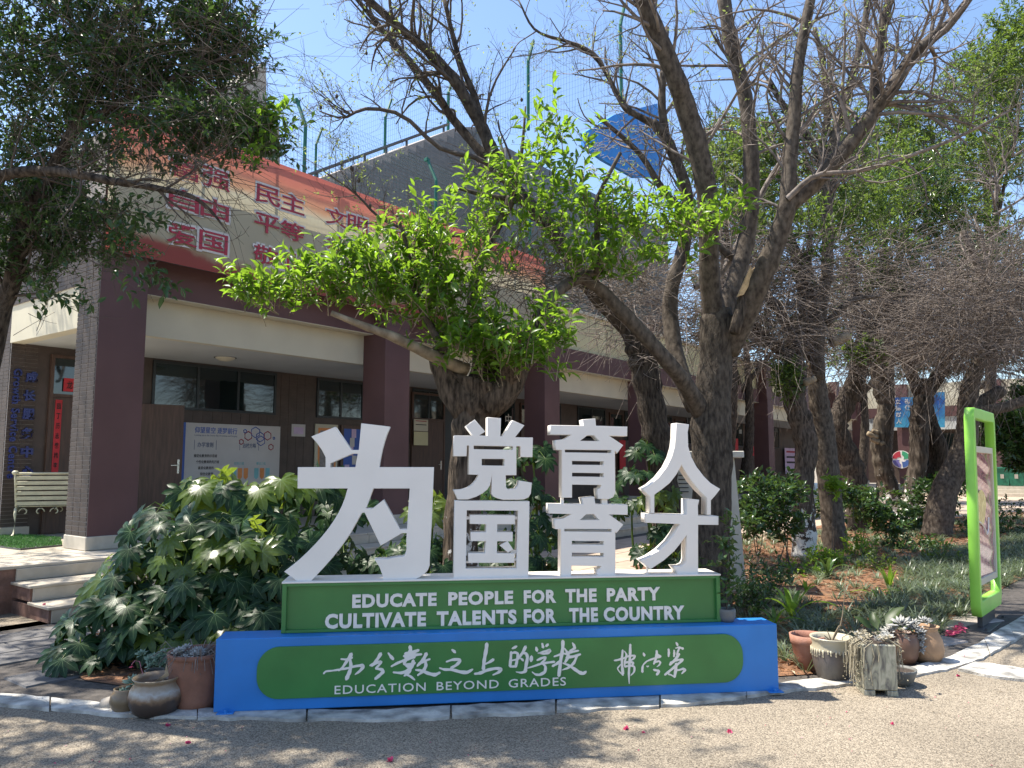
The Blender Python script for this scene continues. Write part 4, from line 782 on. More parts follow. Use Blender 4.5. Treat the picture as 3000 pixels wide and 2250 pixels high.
# ================================================================ CABINET behind the forked tree
cab = empty('white_cabinet', (2.33, 9.75, 0), R(-14), 'tapered white cabinet with a flat cap and louvres, behind the forked trunk', 'cabinet')
def taper(mb, w0, w1, d0, d1, z0, z1):
    vs = [(-w0, -d0, z0), (w0, -d0, z0), (w0, d0, z0), (-w0, d0, z0), (-w1, -d1, z1), (w1, -d1, z1), (w1, d1, z1), (-w1, d1, z1)]
    return mb.add(vs, [(3, 2, 1, 0), (4, 5, 6, 7), (0, 1, 5, 4), (1, 2, 6, 5), (2, 3, 7, 6), (3, 0, 4, 7)])
M['offwhite'] = mat('ivory_paint', (.62, .58, .50), .5, .06, 4)
taper(MB(), .55, .45, .30, .24, 0, 1.62).build('body', M['offwhite'], cab); MB().bbox(-.56, .56, -.36, .36, 1.621, 1.70, .006).build('cap', M['offwhite'], cab)
for i in range(5): MB().box(-.22, -.10, -.272 + .002 * i, -.25 + .002 * i, 1.20 + .05 * i, 1.212 + .05 * i).build('louvre', M['darkmetal'], cab)
MB().box(.10, .38, -.2485, -.243, 1.44, 1.447).build('door_line', M['wood'], cab)

# bins by the far steps
for i, (x, gap) in enumerate(((2941, 'left'), (2982, 'right'))):
    c = atu(x, 1412, WU - .25)
    o = empty('litter_bin', W(WU - .55, c[0], PZ), PHI + R(90), 'green litter bin, %s of the two on the far steps' % ('left' if i == 0 else 'right'), 'bin', 'green litter bins')
    taper(MB(), .26, .31, .26, .31, .02, .82).build('body', M['greenmetal'], o); MB().bbox(-.33, .33, -.34, .34, .822, .90, .01).build('lid', M['greenmetal'], o); MB().bbox(-.07, .07, .300, .312, .36, .56, .002).build('paper_label', M['concrete'], o)

# ================================================================ POTS
def pot(name, px, py, rb, prof, m, label, cat='plant pot', lean=(0, 0), k=28, soil=None, z=0.0, group=None):
    P = atz(px, py, z); P = P + np.array([0, rb, 0]); o = empty(name, P, random.uniform(0, 6), label, cat, group); o.rotation_euler[0] = lean[0]; o.rotation_euler[1] = lean[1]
    b_ = MB(); b_.smooth = True; b_.lathe([(0.0, .002)] + prof, k); b_.build('pot_body', m, o)
    if soil: MB().lathe([(0, soil[1] + .01), (soil[0] * .6, soil[1] + .006), (soil[0], soil[1])], 16).build('soil', M['soil'], o)
    return o
def glazed(name, stops, rough=.3, ring=0):
    """glaze colours that were dipped or sprayed in bands up the pot"""
    m = bpy.data.materials.new(name); m.use_nodes = True; n = m.node_tree.nodes; l = m.node_tree.links; b = n['Principled BSDF']; b.inputs['Roughness'].default_value = rough
    tc = n.new('ShaderNodeTexCoord'); sp = n.new('ShaderNodeSeparateXYZ'); l.new(tc.outputs['Object'], sp.inputs[0]); no = n.new('ShaderNodeTexNoise'); no.inputs['Scale'].default_value = 30; no.inputs['Detail'].default_value = 6; l.new(tc.outputs['Object'], no.inputs[0])
    ad = n.new('ShaderNodeMath'); ad.operation = 'MULTIPLY_ADD'; l.new(no.outputs[0], ad.inputs[0]); ad.inputs[1].default_value = .06; l.new(sp.outputs[2], ad.inputs[2])
    mr = n.new('ShaderNodeMapRange'); mr.inputs[1].default_value = .03; mr.inputs[2].default_value = stops[-1][0] + .03; l.new(ad.outputs[0], mr.inputs[0]); cr = n.new('ShaderNodeValToRGB'); l.new(mr.outputs[0], cr.inputs[0]); e = cr.color_ramp.elements
    H = stops[-1][0]; e[0].position = 0; e[0].color = (*stops[0][1], 1); e[1].position = 1; e[1].color = (*stops[-1][1], 1)
    for h, c in stops[1:-1]: x = e.new(h / H); x.color = (*c, 1)
    l.new(cr.outputs[0], b.inputs['Base Color'])
    if ring:
        wv = n.new('ShaderNodeTexWave'); wv.bands_direction = 'Z'; wv.inputs['Scale'].default_value = ring; l.new(tc.outputs['Object'], wv.inputs[0]); bp = n.new('ShaderNodeBump'); bp.inputs['Strength'].default_value = .4; bp.inputs['Distance'].default_value = .003; l.new(wv.outputs[0], bp.inputs['Height']); l.new(bp.outputs[0], b.inputs['Normal'])
    return m
gl1 = glazed('brown_and_ash_glaze', [(0, (.05, .035, .03)), (.09, (.07, .05, .04)), (.115, (.20, .12, .07)), (.15, (.38, .35, .31)), (.17, (.30, .24, .18)), (.20, (.22, .15, .09)), (.25, (.36, .29, .19))])
M['ochre'] = mat('ochre_glaze', (.20, .14, .08), .35, .2, 12); M['tanclay'] = mat('tan_clay', (.34, .21, .12), .7, .2, 12, bump=.2); M['brownclay'] = mat('dark_brown_clay', (.14, .075, .05), .5, .25, 9); M['greyclay'] = mat('grey_stoneware', (.14, .14, .13), .6, .2, 12)
pT = pot('terracotta_pot', 548, 2088, .135, [(.135, 0), (.15, .06), (.172, .2), (.18, .30), (.178, .315), (.186, .32), (.186, .345), (.168, .345), (.165, .30)], mat('worn_terracotta', (.24, .11, .07), .8, .3, 5, bump=.3), 'large dull terracotta pot right beside the blue base', soil=(.165, .31))
pB = pot('bulging_pot', 432, 2106, .10, [(.10, 0), (.13, .02), (.155, .07), (.160, .11), (.150, .155), (.125, .19), (.128, .205), (.142, .222), (.138, .226), (.115, .205), (.11, .17)], gl1, 'bulging two-tone brown and ash glazed pot in front of the terracotta pot', soil=(.115, .18))
pS = pot('small_pot', 355, 2094, .06, [(.06, 0), (.085, .03), (.10, .07), (.092, .11), (.074, .13), (.078, .145), (.072, .147), (.064, .12)], M['ochre'], 'small round ochre pot leftmost of the left-hand pots', soil=(.066, .12))
pK = pot('ringed_jar', 440, 2048, .05, [(.05, 0), (.06, .05), (.055, .12), (.062, .17), (.066, .175), (.056, .175), (.05, .15)], M['greyclay'], 'small ringed grey jar of green succulents behind the bulging pot', soil=(.05, .16))
st = bpy.data.materials.new('plastic_bag_white'); 
bag = empty('white_stone', atz(325, 2078), 0, 'pale rounded stone behind the small ochre pot', 'stone'); mb = MB(); bm = bmesh.new(); bmesh.ops.create_icosphere(bm, subdivisions=2, radius=1)
for v in bm.verts: v.co = Vector((v.co.x * .07, v.co.y * .05, .03 + v.co.z * .05)) * (1 + random.uniform(-.08, .08))
mb.smooth = True; mb.bm(bm); mb.build('stone_body', M['concrete'], bag)
# right-hand group
pR1 = pot('terracotta_pot', 2385, 1975, .085, [(.085, 0), (.105, .10), (.125, .20), (.128, .205), (.132, .21), (.138, .27), (.126, .27), (.12, .22)], M['terra'], 'orange terracotta pot with a bleached band right of the blue base', soil=(.12, .22))
gl2 = glazed('grey_brown_ribbed_glaze', [(0, (.07, .06, .05)), (.08, (.10, .09, .08)), (.16, (.13, .11, .10)), (.21, (.09, .075, .06)), (.225, (.45, .40, .28)), (.32, (.52, .47, .34))], .3, 60)
pR2 = pot('drip_glazed_jar', 2458, 2003, .10, [(.10, 0), (.105, .015), (.13, .10), (.142, .18), (.14, .225), (.132, .25), (.142, .285), (.150, .30), (.148, .306), (.130, .298), (.122, .25)], gl2, 'ribbed grey jar with a cream rim and long glaze drips, bare stems in it', soil=(.125, .26))
mb = MB(); mb.smooth = True
for i in range(34):
    a = 2 * math.pi * i / 34 + random.uniform(-.04, .04); L_ = random.choice([.02, .035, .05, .07, .03, .045]); zt = .228
    pr_ = lambda z: np.interp(z, [.10, .18, .225, .25], [.131, .143, .141, .133])
    pts = [(pr_(z) * math.cos(a), pr_(z) * math.sin(a), z) for z in (zt, zt - L_ * .5, zt - L_)]
    mb.tube(pts, [.0055, .0045, .006], 6); mb.lathe([(0, -.007), (.006, -.003), (.006, .003), (0, .007)], 6, pts[-1])
mb.build('glaze_drips', mat('cream_glaze', (.52, .47, .34), .25, .08, 20), pR2)
pR3 = pot('grey_bowl', 2650, 2012, .055, [(.055, 0), (.085, .03), (.108, .09), (.112, .11), (.104, .11), (.098, .09)], M['greyclay'], 'small round grey bowl tucked behind the marbled planter', soil=(.1, .095))
pR4 = pot('brown_jar', 2665, 1950, .075, [(.075, 0), (.10, .06), (.115, .14), (.10, .20), (.09, .215), (.10, .235), (.09, .235), (.08, .21)], M['brownclay'], 'brown jar with a flared rim behind the marbled planter', soil=(.085, .215))
pR5 = pot('tan_vase', 2735, 1946, .085, [(.085, 0), (.115, .05), (.125, .10), (.112, .18), (.085, .235), (.082, .25), (.10, .275), (.09, .275), (.074, .25)], M['tanclay'], 'tan clay vase overflowing with grey rosettes, rightmost of the pots', soil=(.08, .255))
pR6 = pot('dark_pot', 2597, 1935, .08, [(.08, 0), (.10, .08), (.115, .16), (.12, .165), (.105, .165)], M['greyclay'], 'dark shallow pot of a broad-leaved plant at the back of the right-hand group', soil=(.11, .15))
# square marbled planter
pm = bpy.data.materials.new('marbled_glaze'); pm.use_nodes = True; n = pm.node_tree.nodes; l = pm.node_tree.links; b = n['Principled BSDF']; b.inputs['Roughness'].default_value = .35
tc = n.new('ShaderNodeTexCoord'); mp = n.new('ShaderNodeMapping'); mp.inputs['Rotation'].default_value = (0, R(25), 0); mp.inputs['Scale'].default_value = (2.6, 2.6, .9); l.new(tc.outputs['Object'], mp.inputs[0]); no = n.new('ShaderNodeTexNoise'); no.inputs['Scale'].default_value = 7; no.inputs['Detail'].default_value = 9; no.inputs['Distortion'].default_value = 1.6; l.new(mp.outputs[0], no.inputs[0])
cr = n.new('ShaderNodeValToRGB'); l.new(no.outputs[0], cr.inputs[0]); e = cr.color_ramp.elements; e[0].position = .34; e[0].color = (.09, .085, .08, 1); e[1].position = .62; e[1].color = (.45, .42, .32, 1)
for p, c in ((.43, (.22, .21, .17, 1)), (.52, (.34, .33, .24, 1))): x = e.new(p); x.color = c
l.new(cr.outputs[0], b.inputs['Base Color'])
pq = atz(2590, 2040); pl = empty('square_planter', (*(pq[:2] + np.array([.0, .11])), 0), R(-8), 'tall square marbled planter with trailing dry succulents, foremost of the pots', 'planter')
mb = MB(); hw = .108
mb.bbox(-hw, hw, -hw, hw, .035, .335, .008).bbox(-hw, -hw + .07, -hw, hw, .0, .0345, .003).bbox(hw - .07, hw, -hw, hw, 0, .0345, .003); mb.build('pot_body', pm, pl); MB().box(-hw + .014, hw - .014, -hw + .014, hw - .014, .33, .337).build('soil', M['soil'], pl)
# pot on the blue base with a leafy sapling
pc = atz(2135, 1824, .461); sp5 = empty('small_glazed_pot', (*(pc[:2] + np.array([0, .045])), .4605), 0, 'small banded grey pot standing on the blue base at its right end', 'plant pot')
mb = MB(); mb.smooth = True; mb.lathe([(0, .001), (.045, 0), (.058, .03), (.062, .07), (.058, .088), (.05, .088), (.048, .07)], 24); mb.build('pot_body', M['greyclay'], sp5); MB().lathe([(0, .08), (.05, .075)], 14).build('soil', M['soil'], sp5)
# ================================================================ PLANT HELPERS
def nrm(a): return a / (np.linalg.norm(a, axis=-1, keepdims=True) + 1e-9)
class Tubes:
    def __init__(s): s.g = {}
    def add(s, pts, rad, k=3):
        pts = np.asarray(pts, float); s.g.setdefault((len(pts), k), []).append((pts, np.broadcast_to(np.asarray(rad, float), (len(pts),))))
    def build(s, name, m, parent=None, base=(0, 0, 0), kind=None, smooth=True):
        Vs = []; Fs = []; n0 = 0
        for (n, k), L in s.g.items():
            P = np.stack([a for a, _ in L]); Rr = np.stack([b for _, b in L]); T = nrm(np.gradient(P, axis=1))
            up = np.where(np.abs(T[:, :1, 2:3]) < .9, np.array([0, 0, 1.]), np.array([1., 0, 0])); A_ = nrm(np.cross(T, np.broadcast_to(up, T.shape))); B_ = np.cross(T, A_)
            an = np.arange(k) * 2 * math.pi / k
            V = P[:, :, None] + Rr[:, :, None, None] * (np.cos(an)[None, None, :, None] * A_[:, :, None] + np.sin(an)[None, None, :, None] * B_[:, :, None]); Vs.append(V.reshape(-1, 3))
            i, j = np.meshgrid(np.arange(n - 1), np.arange(k), indexing='ij'); f = np.stack([i * k + j, i * k + (j + 1) % k, (i + 1) * k + (j + 1) % k, (i + 1) * k + j], -1).reshape(-1, 4)
            Fs.append((f[None] + (np.arange(len(L)) * n * k)[:, None, None] + n0).reshape(-1, 4)); n0 += len(L) * n * k
        V = np.concatenate(Vs) - np.asarray(base); return link(name, fastmesh(name, V, np.concatenate(Fs), m, smooth), parent, kind)
def smoothpath(P, Rd, n):
    P = np.asarray(P, float); Rd = np.asarray(Rd, float); m = len(P); t = np.linspace(0, m - 1, n); i = np.clip(t.astype(int), 0, m - 2); f = (t - i)[:, None]
    Q = np.vstack([2 * P[0] - P[1], P, 2 * P[-1] - P[-2]]); p0, p1, p2, p3 = Q[i], Q[i + 1], Q[i + 2], Q[i + 3]
    X = .5 * (2 * p1 + (p2 - p0) * f + (2 * p0 - 5 * p1 + 4 * p2 - p3) * f ** 2 + (3 * p1 - p0 - 3 * p2 + p3) * f ** 3)
    return X, np.interp(t, np.arange(m), Rd)
def limb(pts, Y, k=1.0):
    """pts (x, y, width) in overview pixels; Y distance (number or list)"""
    Y = np.broadcast_to(Y, (len(pts),)) if not hasattr(Y, '__len__') else Y
    P = [ov(p[0], p[1], y) for p, y in zip(pts, Y)]; Rd = [p[2] * 1.3562 / FPX * y / 2 * k for p, y in zip(pts, Y)]
    return np.array(P), np.array(Rd)
def big_limbs(limbs, base, name, m, parent, sides=14, rough=.06):
    """trunk and limbs with knobbly surface, one mesh"""
    mb = MB(); mb.smooth = True
    for P, Rd in limbs:
        n = max(6, int(np.linalg.norm(np.diff(P, axis=0), axis=1).sum() / .09)); X, r_ = smoothpath(P, Rd, n)
        r_ = r_ * (1 + rough * np.sin(np.arange(n) * 1.7 + rng.uniform(0, 6)) * rng.uniform(.4, 1, n))
        T = nrm(np.gradient(X, axis=0)); up = np.array([1., 0, 0]); A_ = nrm(np.cross(T, up)); B_ = np.cross(T, A_); k = sides if r_.max() > .05 else 8
        an = np.arange(k) * 2 * math.pi / k; ph = rng.uniform(0, 6.28, 4); ii = np.arange(n)[:, None]
        w_ = 1 + rough * (np.sin(3 * an[None] + ph[0] + ii * .13) * .8 + np.sin(5 * an[None] + ph[1] - ii * .21) * .6 + rng.normal(0, .35, (n, k)))
        V = X[:, None] + (r_[:, None] * w_)[..., None] * (np.cos(an)[None, :, None] * A_[:, None] + np.sin(an)[None, :, None] * B_[:, None]) - np.asarray(base)
        F = [(i * k + j, i * k + (j + 1) % k, (i + 1) * k + (j + 1) % k, (i + 1) * k + j) for i in range(n - 1) for j in range(k)] + [tuple(range(k))[::-1], tuple((n - 1) * k + j for j in range(k))]
        mb.add(V.reshape(-1, 3), F)
    return mb.build(name, m, parent)
# leaves
def leaf_frames(D, Nn):
    D = nrm(D); S_ = nrm(np.cross(D, Nn)); Nn = np.cross(S_, D); return D, S_, Nn
SH8 = np.array([(0, 0, 0), (.34, -.5, .10), (.36, 0, 0), (.34, .5, .10), (.72, -.36, .03), (.72, 0, -.07), (.72, .36, .03), (1, 0, -.22)])
FC8 = np.array([(0, 1, 2), (0, 2, 3), (1, 4, 5), (1, 5, 2), (2, 5, 6), (2, 6, 3), (4, 7, 5), (5, 7, 6)])
SH4 = np.array([(0, 0, 0), (.45, -.5, .12), (1, 0, -.08), (.45, .5, .12)]); FC4 = np.array([(0, 1, 2), (0, 2, 3)])
def leaf_batch(P, D, Nn, L, Wd, rich=False):
    SHP, FC = (SH8, FC8) if rich else (SH4, FC4); D, S_, Nn = leaf_frames(D, Nn); L = np.broadcast_to(L, len(P)); Wd = np.broadcast_to(Wd, len(P))
    V = P[:, None] + SHP[None, :, 0, None] * (D * L[:, None])[:, None] + SHP[None, :, 1, None] * (S_ * Wd[:, None])[:, None] + SHP[None, :, 2, None] * (Nn * L[:, None])[:, None]
    n = len(SHP); return V.reshape(-1, 3), (FC[None] + (np.arange(len(P)) * n)[:, None, None]).reshape(-1, 3)
def in_ell(n, c, r):
    v = nrm(rng.normal(size=(n, 3))) * (rng.uniform(0, 1, (n, 1)) ** (1 / 2.6)); return np.asarray(c) + v * np.asarray(r)
def ell(x, y, rx, ry, Y, rd):  # ellipsoid from overview pixels
    c = ov(x, y, Y); k = 1.3562 / FPX * Y; return c, np.array([rx * k, rd, ry * k])
def shoots(ells, per_m3, nleaf, L, tubes, updir=(0, 0, .7), outward=.8, jitter=.6, ln=(.2, .45), tr=.003, hub=None, spread=.8, lw=.38, count=None, tk=3):
    """leafy shoots spread through ellipsoids; returns leaf arrays"""
    Ps = []; Ds = []; Ns = []; Ls = []
    for q, (c, r_) in enumerate(ells):
        n = count[q] if count else max(3, int(per_m3 * 4.19 * np.prod(r_))); B0 = in_ell(n, c, r_)
        h = np.asarray(hub) if hub is not None else c - np.array([0, 0, r_[2] * .8])
        d = nrm(nrm(B0 - h) * outward + np.array(updir) + rng.normal(0, jitter, (n, 3))); l_ = rng.uniform(*ln, n)
        bend = nrm(rng.normal(0, 1, (n, 3)) + np.array([0, 0, -.2])) * .25
        for a in range(n):
            t = np.linspace(0, 1, 5)[:, None]; pts = B0[a] - d[a] * l_[a] * .5 + d[a] * l_[a] * t + bend[a] * l_[a] * t ** 2; tubes.add(pts, tr * (1 - .6 * t[:, 0]), tk)
        for j in range(nleaf):
            f = .15 + .85 * (j + .5) / nleaf; p = B0 - d * l_[:, None] * .5 + d * l_[:, None] * f + bend * l_[:, None] * f ** 2
            side = nrm(np.cross(d, rng.normal(0, 1, (n, 3)))); Ps.append(p); Ds.append(nrm(d * rng.uniform(.3, .9, (n, 1)) + side * spread + np.array([0, 0, -.05]))); Ns.append(nrm(np.array([0, 0, 1.]) + rng.normal(0, .55, (n, 3)))); Ls.append(L * rng.uniform(.6, 1.2, n))
    return np.concatenate(Ps), np.concatenate(Ds), np.concatenate(Ns), np.concatenate(Ls)
def twiggy(tb, P, Rd, n, ln, levels, ends, up=.35, t0=.15, rmin=.0016, flat=1.0, ang=(.5, 1.1)):
    """bare side twigs along a path, recursive"""
    T = nrm(np.gradient(P, axis=0)); m = len(P)
    for _ in range(n):
        t = rng.uniform(t0, 1) * (m - 1); i = int(min(t, m - 2)); f = t - i; p = P[i] * (1 - f) + P[i + 1] * f; d0 = T[i]; r0 = max(rmin, min((Rd[i] * (1 - f) + Rd[i + 1] * f) * .55, .018 * ln / .9))
        s_ = nrm(np.cross(d0, rng.normal(size=3))); a = rng.uniform(*ang); d = d0 * math.cos(a) + s_ * math.sin(a); d[1] *= flat; d = nrm(d)
        L_ = ln * rng.uniform(.45, 1.15); q = [p]; cur = d.copy(); K = 6
        cv = rng.normal(0, .16, 3)
        for _k in range(K - 1): cur = nrm(cur + cv + rng.normal(0, .12, 3) + np.array([0, 0, up * .16])); q.append(q[-1] + cur * L_ / (K - 1))
        q = np.array(q); rr_ = np.linspace(r0, max(rmin * .7, r0 * .35), K); tb.add(q, rr_, 5 if r0 > .008 else 3)
        if levels > 0: twiggy(tb, q, rr_, rng.integers(3, 6), ln * .55, levels - 1, ends, up, .2, rmin, flat, ang)
        else: ends.append((q[-1], nrm(q[-1] - q[-2])))
def arcs(tb, ells, counts, ln=(.5, 1.3), r_=.0035, dirb=(0, 0, .2), droop=.5, k=3):
    for (c, e), n in zip(ells, counts):
        B0 = in_ell(n, c, e); d = nrm(rng.normal(size=(n, 3)) * np.array([1, .8, .55]) + nrm(B0 - c) * .5 + np.array(dirb)); L_ = rng.uniform(*ln, n); cv = rng.normal(0, .5, (n, 3)) + np.array([0, 0, -droop])
        t = np.linspace(0, 1, 6)[None, :, None]; P = B0[:, None] + d[:, None] * L_[:, None, None] * t + cv[:, None] * L_[:, None, None] * t ** 2 * .5
        rr_ = np.linspace(r_ * 1.3, r_ * .5, 6)
        for a in range(n): tb.add(P[a], rr_ * rng.uniform(.6, 1.3), k)
def add_leaves(name, arr, m, parent, base, lw, rich=False, kind='stuff', mx=None):
    P, D, Nn, L = arr; V, F = leaf_batch(P, D, Nn, L, L * lw, rich); return link(name, fastmesh(name, V - np.asarray(base), F, m, True), parent, kind)

M['leaf_bright'] = leafmat('bright_backlit_leaf', (.085, .17, .02), (.30, .50, .035), .38, .5)
M['leaf_dark'] = leafmat('dark_glossy_leaf', (.035, .075, .022), (.10, .19, .03), .35, .32)
M['leaf_olive'] = leafmat('olive_leaf', (.06, .10, .028), (.20, .30, .04), .45, .42)
M['leaf_fatsia'] = leafmat('fatsia_leaf', (.015, .042, .014), (.07, .15, .025), .42, .2, .3, 5, .22)
M['leaf_fatsia_y'] = leafmat('young_fatsia_leaf', (.09, .14, .022), (.30, .40, .04), .3, .45, .2, 5)
M['vein'] = mat('pale_leaf_vein', (.13, .20, .07), .4, .1)
M['leaf_shrub'] = leafmat('shrub_leaf', (.045, .09, .03), (.13, .22, .04), .25, .3)
M['leaf_lime'] = leafmat('fresh_lime_leaf', (.13, .24, .03), (.36, .55, .05), .35, .5)
M['grass'] = leafmat('grey_green_grass', (.13, .165, .10), (.22, .29, .13), .35, .3, .45, 3)
M['bark_dark'] = barkmat('dark_fissured_bark', (.030, .023, .018), (.11, .087, .068), .22, sc_=34)
M['bark_smooth'] = barkmat('grey_brown_smooth_bark', (.062, .048, .037), (.13, .105, .082), .55, .85, 22, .5)
M['bark_wash'] = barkmat('fissured_bark_with_lime_wash', (.035, .027, .02), (.13, .10, .08), .22, sc_=34, wash=.92)
M['bark_tan'] = barkmat('tan_branch_bark', (.22, .165, .11), (.36, .29, .20), .6, .85, 10, .4)
M['twig'] = mat('grey_twig', (.125, .098, .08), .85, .3, 12, hue=(.25, .205, .175)); M['twig_dark'] = mat('dark_twig', (.09, .07, .055), .85, .25, 12)
M['cutwood'] = mat('fresh_cut_wood', (.48, .33, .17), .8, .25, 25)

# ================================================================ FRONT TREE (pollarded, leafy)
b1 = ov(983, 1372, 7.35); b1[2] = 0
t1 = empty('leafy_pollard_tree', b1, 0, 'pollarded tree with bright backlit leaves, its thick trunk right behind the white lettering', 'tree')
def L_(pts, Y): return limb(pts, Y)
trunkP = [ov(983, 1372, 7.35), ov(988, 1250, 7.35), ov(1000, 1100, 7.35), ov(1012, 960, 7.35), ov(1025, 880, 7.35), ov(1040, 825, 7.35)]; trunkP[0][2] = 0
k7 = 1.3562 / FPX * 7.35 / 2
tr1 = (np.array(trunkP), np.array([96, 80, 72, 76, 90, 108]) * k7)
barkw = barkmat('front_trunk_bark', (.035, .026, .019), (.14, .105, .078), .2, sc_=34, wash=.72)
big_limbs([tr1, limb([(1020, 900, 70), (975, 830, 62), (945, 775, 40), (958, 750, 28)], 7.3), limb([(1045, 880, 80), (1100, 830, 66), (1125, 800, 44), (1130, 780, 26)], 7.3), limb([(1040, 860, 90), (1050, 790, 70), (1040, 740, 36), (1030, 700, 26)], 7.4), limb([(1090, 840, 50), (1110, 790, 46), (1106, 772, 40)], [7.3, 7.15, 7.02])], b1, 'trunk', barkw, t1, 18, .09)
for (x, y, r_, Y) in ((1104, 771, 19, 6.98), (1022, 690, 11, 7.1), (1062, 745, 13, 7.0)):
    c = ov(x, y, Y) - b1; rr_ = r_ * 1.3562 / FPX * Y; MB().lathe([(0, .004), (rr_ * .95, .0), (rr_, -.02), (rr_ * .9, -.10)], 16).build('cut_stub', M['cutwood'], t1, loc=c, rot=(R(100), 0, R(12)))
big_limbs([limb([(1010, 800, 30), (955, 778, 27), (900, 752, 25), (850, 728, 22), (790, 706, 17), (715, 676, 12)], [7.25, 7.15, 7.0, 6.9, 6.8, 6.7])], b1, 'long_low_limb', M['bark_tan'], t1, 10, .05)
big_limbs([limb([(1020, 720, 26), (1024, 610, 24), (1050, 540, 22), (1085, 470, 20), (1105, 428, 26)], 7.5), limb([(1130, 780, 30), (1172, 668, 28), (1205, 630, 27), (1240, 605, 26), (1300, 585, 16)], [7.3, 7.3, 7.4, 7.5, 7.6]), limb([(1105, 428, 14), (1120, 380, 10), (1130, 300, 7), (1135, 230, 4)], 7.5), limb([(1100, 430, 14), (1040, 420, 10), (970, 400, 7)], 7.5), limb([(960, 760, 20), (900, 640, 14), (880, 540, 10), (860, 470, 6)], 7.1), limb([(1290, 590, 14), (1290, 480, 12), (1290, 430, 10), (1340, 330, 8)], 7.5)], b1, 'upright_limbs', M['bark_smooth'], t1, 9, .05)
tb = Tubes(); E1 = [ell(*a, 7.0, .35) for a in ((590, 625, 80, 45), (690, 600, 90, 60), (770, 590, 90, 75))] + [ell(*a, 7.1, .5) for a in ((860, 550, 110, 90), (940, 500, 90, 70), (880, 650, 120, 45), (980, 640, 100, 60), (1010, 730, 90, 50), (1100, 760, 95, 60), (1040, 560, 70, 60), (1180, 700, 45, 50))] + [ell(*a, 7.5, .55) for a in ((1050, 440, 90, 60), (1120, 400, 80, 80), (1180, 290, 50, 70), (1230, 350, 60, 70), (1240, 440, 100, 60), (1330, 470, 110, 60), (1420, 480, 110, 55), (1510, 470, 90, 45), (1590, 455, 50, 45), (1250, 560, 80, 45), (1340, 560, 80, 40), (1480, 530, 90, 30), (1150, 500, 60, 50))] + [ell(*a, 6.8, .12) for a in ((1190, 770, 22, 50), (1225, 715, 25, 25), (530, 625, 25, 25))]
cnt = [34, 48, 54, 70, 44, 46, 50, 66, 78, 24, 16, 30, 28, 16, 18, 30, 34, 32, 22, 9, 28, 28, 14, 12, 10, 6, 8]
arr = shoots(E1, 0, 9, .115, tb, (0, -.1, .55), .6, .5, (.22, .45), .0045, None, .75, count=cnt, tk=4)
tb.build('leafy_shoots', M['bark_tan'], t1, b1)
P_, D_, N_, Ll = arr; order = np.argsort(P_[:, 1] - rng.uniform(0, .8, len(P_))); first = order[:300]; rest = order[300:]
add_leaves('leaves', (P_[rest], D_[rest], N_[rest], Ll[rest]), M['leaf_bright'], t1, b1, .35, True)
lf_me = fastmesh('leaf', SH8 * np.array([1, .35, 1]), FC8, M['leaf_bright'], True)
def leaf_objects(idx, me, parent, base, arr, name='leaf'):
    P_, D_, N_, Ll = arr; Dn, Sn, Nn = leaf_frames(D_[idx], N_[idx])
    for j, i in enumerate(idx):
        o = bpy.data.objects.new(name, me); COL.objects.link(o); o.parent = parent; s_ = Ll[i]
        p = P_[i] - base; o.matrix_basis = Matrix(((Dn[j, 0] * s_, Sn[j, 0] * s_, Nn[j, 0] * s_, p[0]), (Dn[j, 1] * s_, Sn[j, 1] * s_, Nn[j, 1] * s_, p[1]), (Dn[j, 2] * s_, Sn[j, 2] * s_, Nn[j, 2] * s_, p[2]), (0, 0, 0, 1)))
leaf_objects(first, lf_me, t1, b1, arr)
tb = Tubes(); arcs(tb, [ell(1120, 600, 110, 70, 7.7, .4), ell(1000, 600, 140, 90, 7.5, .4), ell(1300, 620, 160, 60, 8.2, .5), ell(880, 560, 160, 80, 7.4, .3)], [260, 120, 260, 60], (.2, .6), .004, (0, 0, .4), .1); tb.build('bare_twigs', M['twig'], t1, b1, kind='stuff')

def limbk(k, pts, Y): return limb(pts, Y, k)
# ================================================================ KNOBBLY TREE behind, long limbs to the upper left
Y0 = 9.3; b0 = ov(1440, 1280, Y0); b0[2] = 0
t0 = empty('knobbly_tree', b0, 0, 'dark knobbly tree whose long bare limbs lean up across the sky to the left', 'tree')
tP = limb([(1440, 1290, 66), (1440, 1150, 62), (1430, 1000, 58), (1410, 900, 60), (1392, 800, 62), (1380, 745, 60)], Y0); tP[0][0][2] = 0
la = limbk(.80, [(1395, 800, 60), (1360, 715, 52), (1300, 650, 48), (1245, 580, 46), (1180, 480, 42), (1105, 400, 38), (1060, 320, 36), (1040, 275, 34), (985, 180, 32), (930, 115, 28), (870, 65, 24), (780, -15, 20)], [Y0, Y0, 9.2, 9.0, 8.8, 8.7, 8.6, 8.6, 8.5, 8.4, 8.3, 8.2])
lb = limbk(.80, [(1110, 405, 30), (1040, 330, 26), (985, 265, 24), (950, 215, 22), (900, 150, 20), (835, 75, 16), (760, -15, 12)], [8.7, 8.8, 8.9, 8.9, 9, 9, 9])
lc = limb([(930, 115, 20), (890, 85, 18), (840, 50, 16), (790, 0, 14)], 8.4); ld = limb([(1050, 300, 18), (1030, 225, 14), (990, 120, 12), (960, 0, 10)], 8.6)
le = limb([(1085, 390, 14), (1040, 345, 12), (950, 320, 10), (870, 250, 9), (790, 235, 8), (740, 255, 6), (690, 240, 3)], [8.7, 8.7, 8.5, 8.4, 8.3, 8.2, 8.2])
lg = limb([(1065, 500, 10), (960, 510, 8), (890, 500, 7), (820, 470, 6), (770, 420, 5), (700, 370, 3)], [8.8, 8.5, 8.3, 8.2, 8.1, 8])
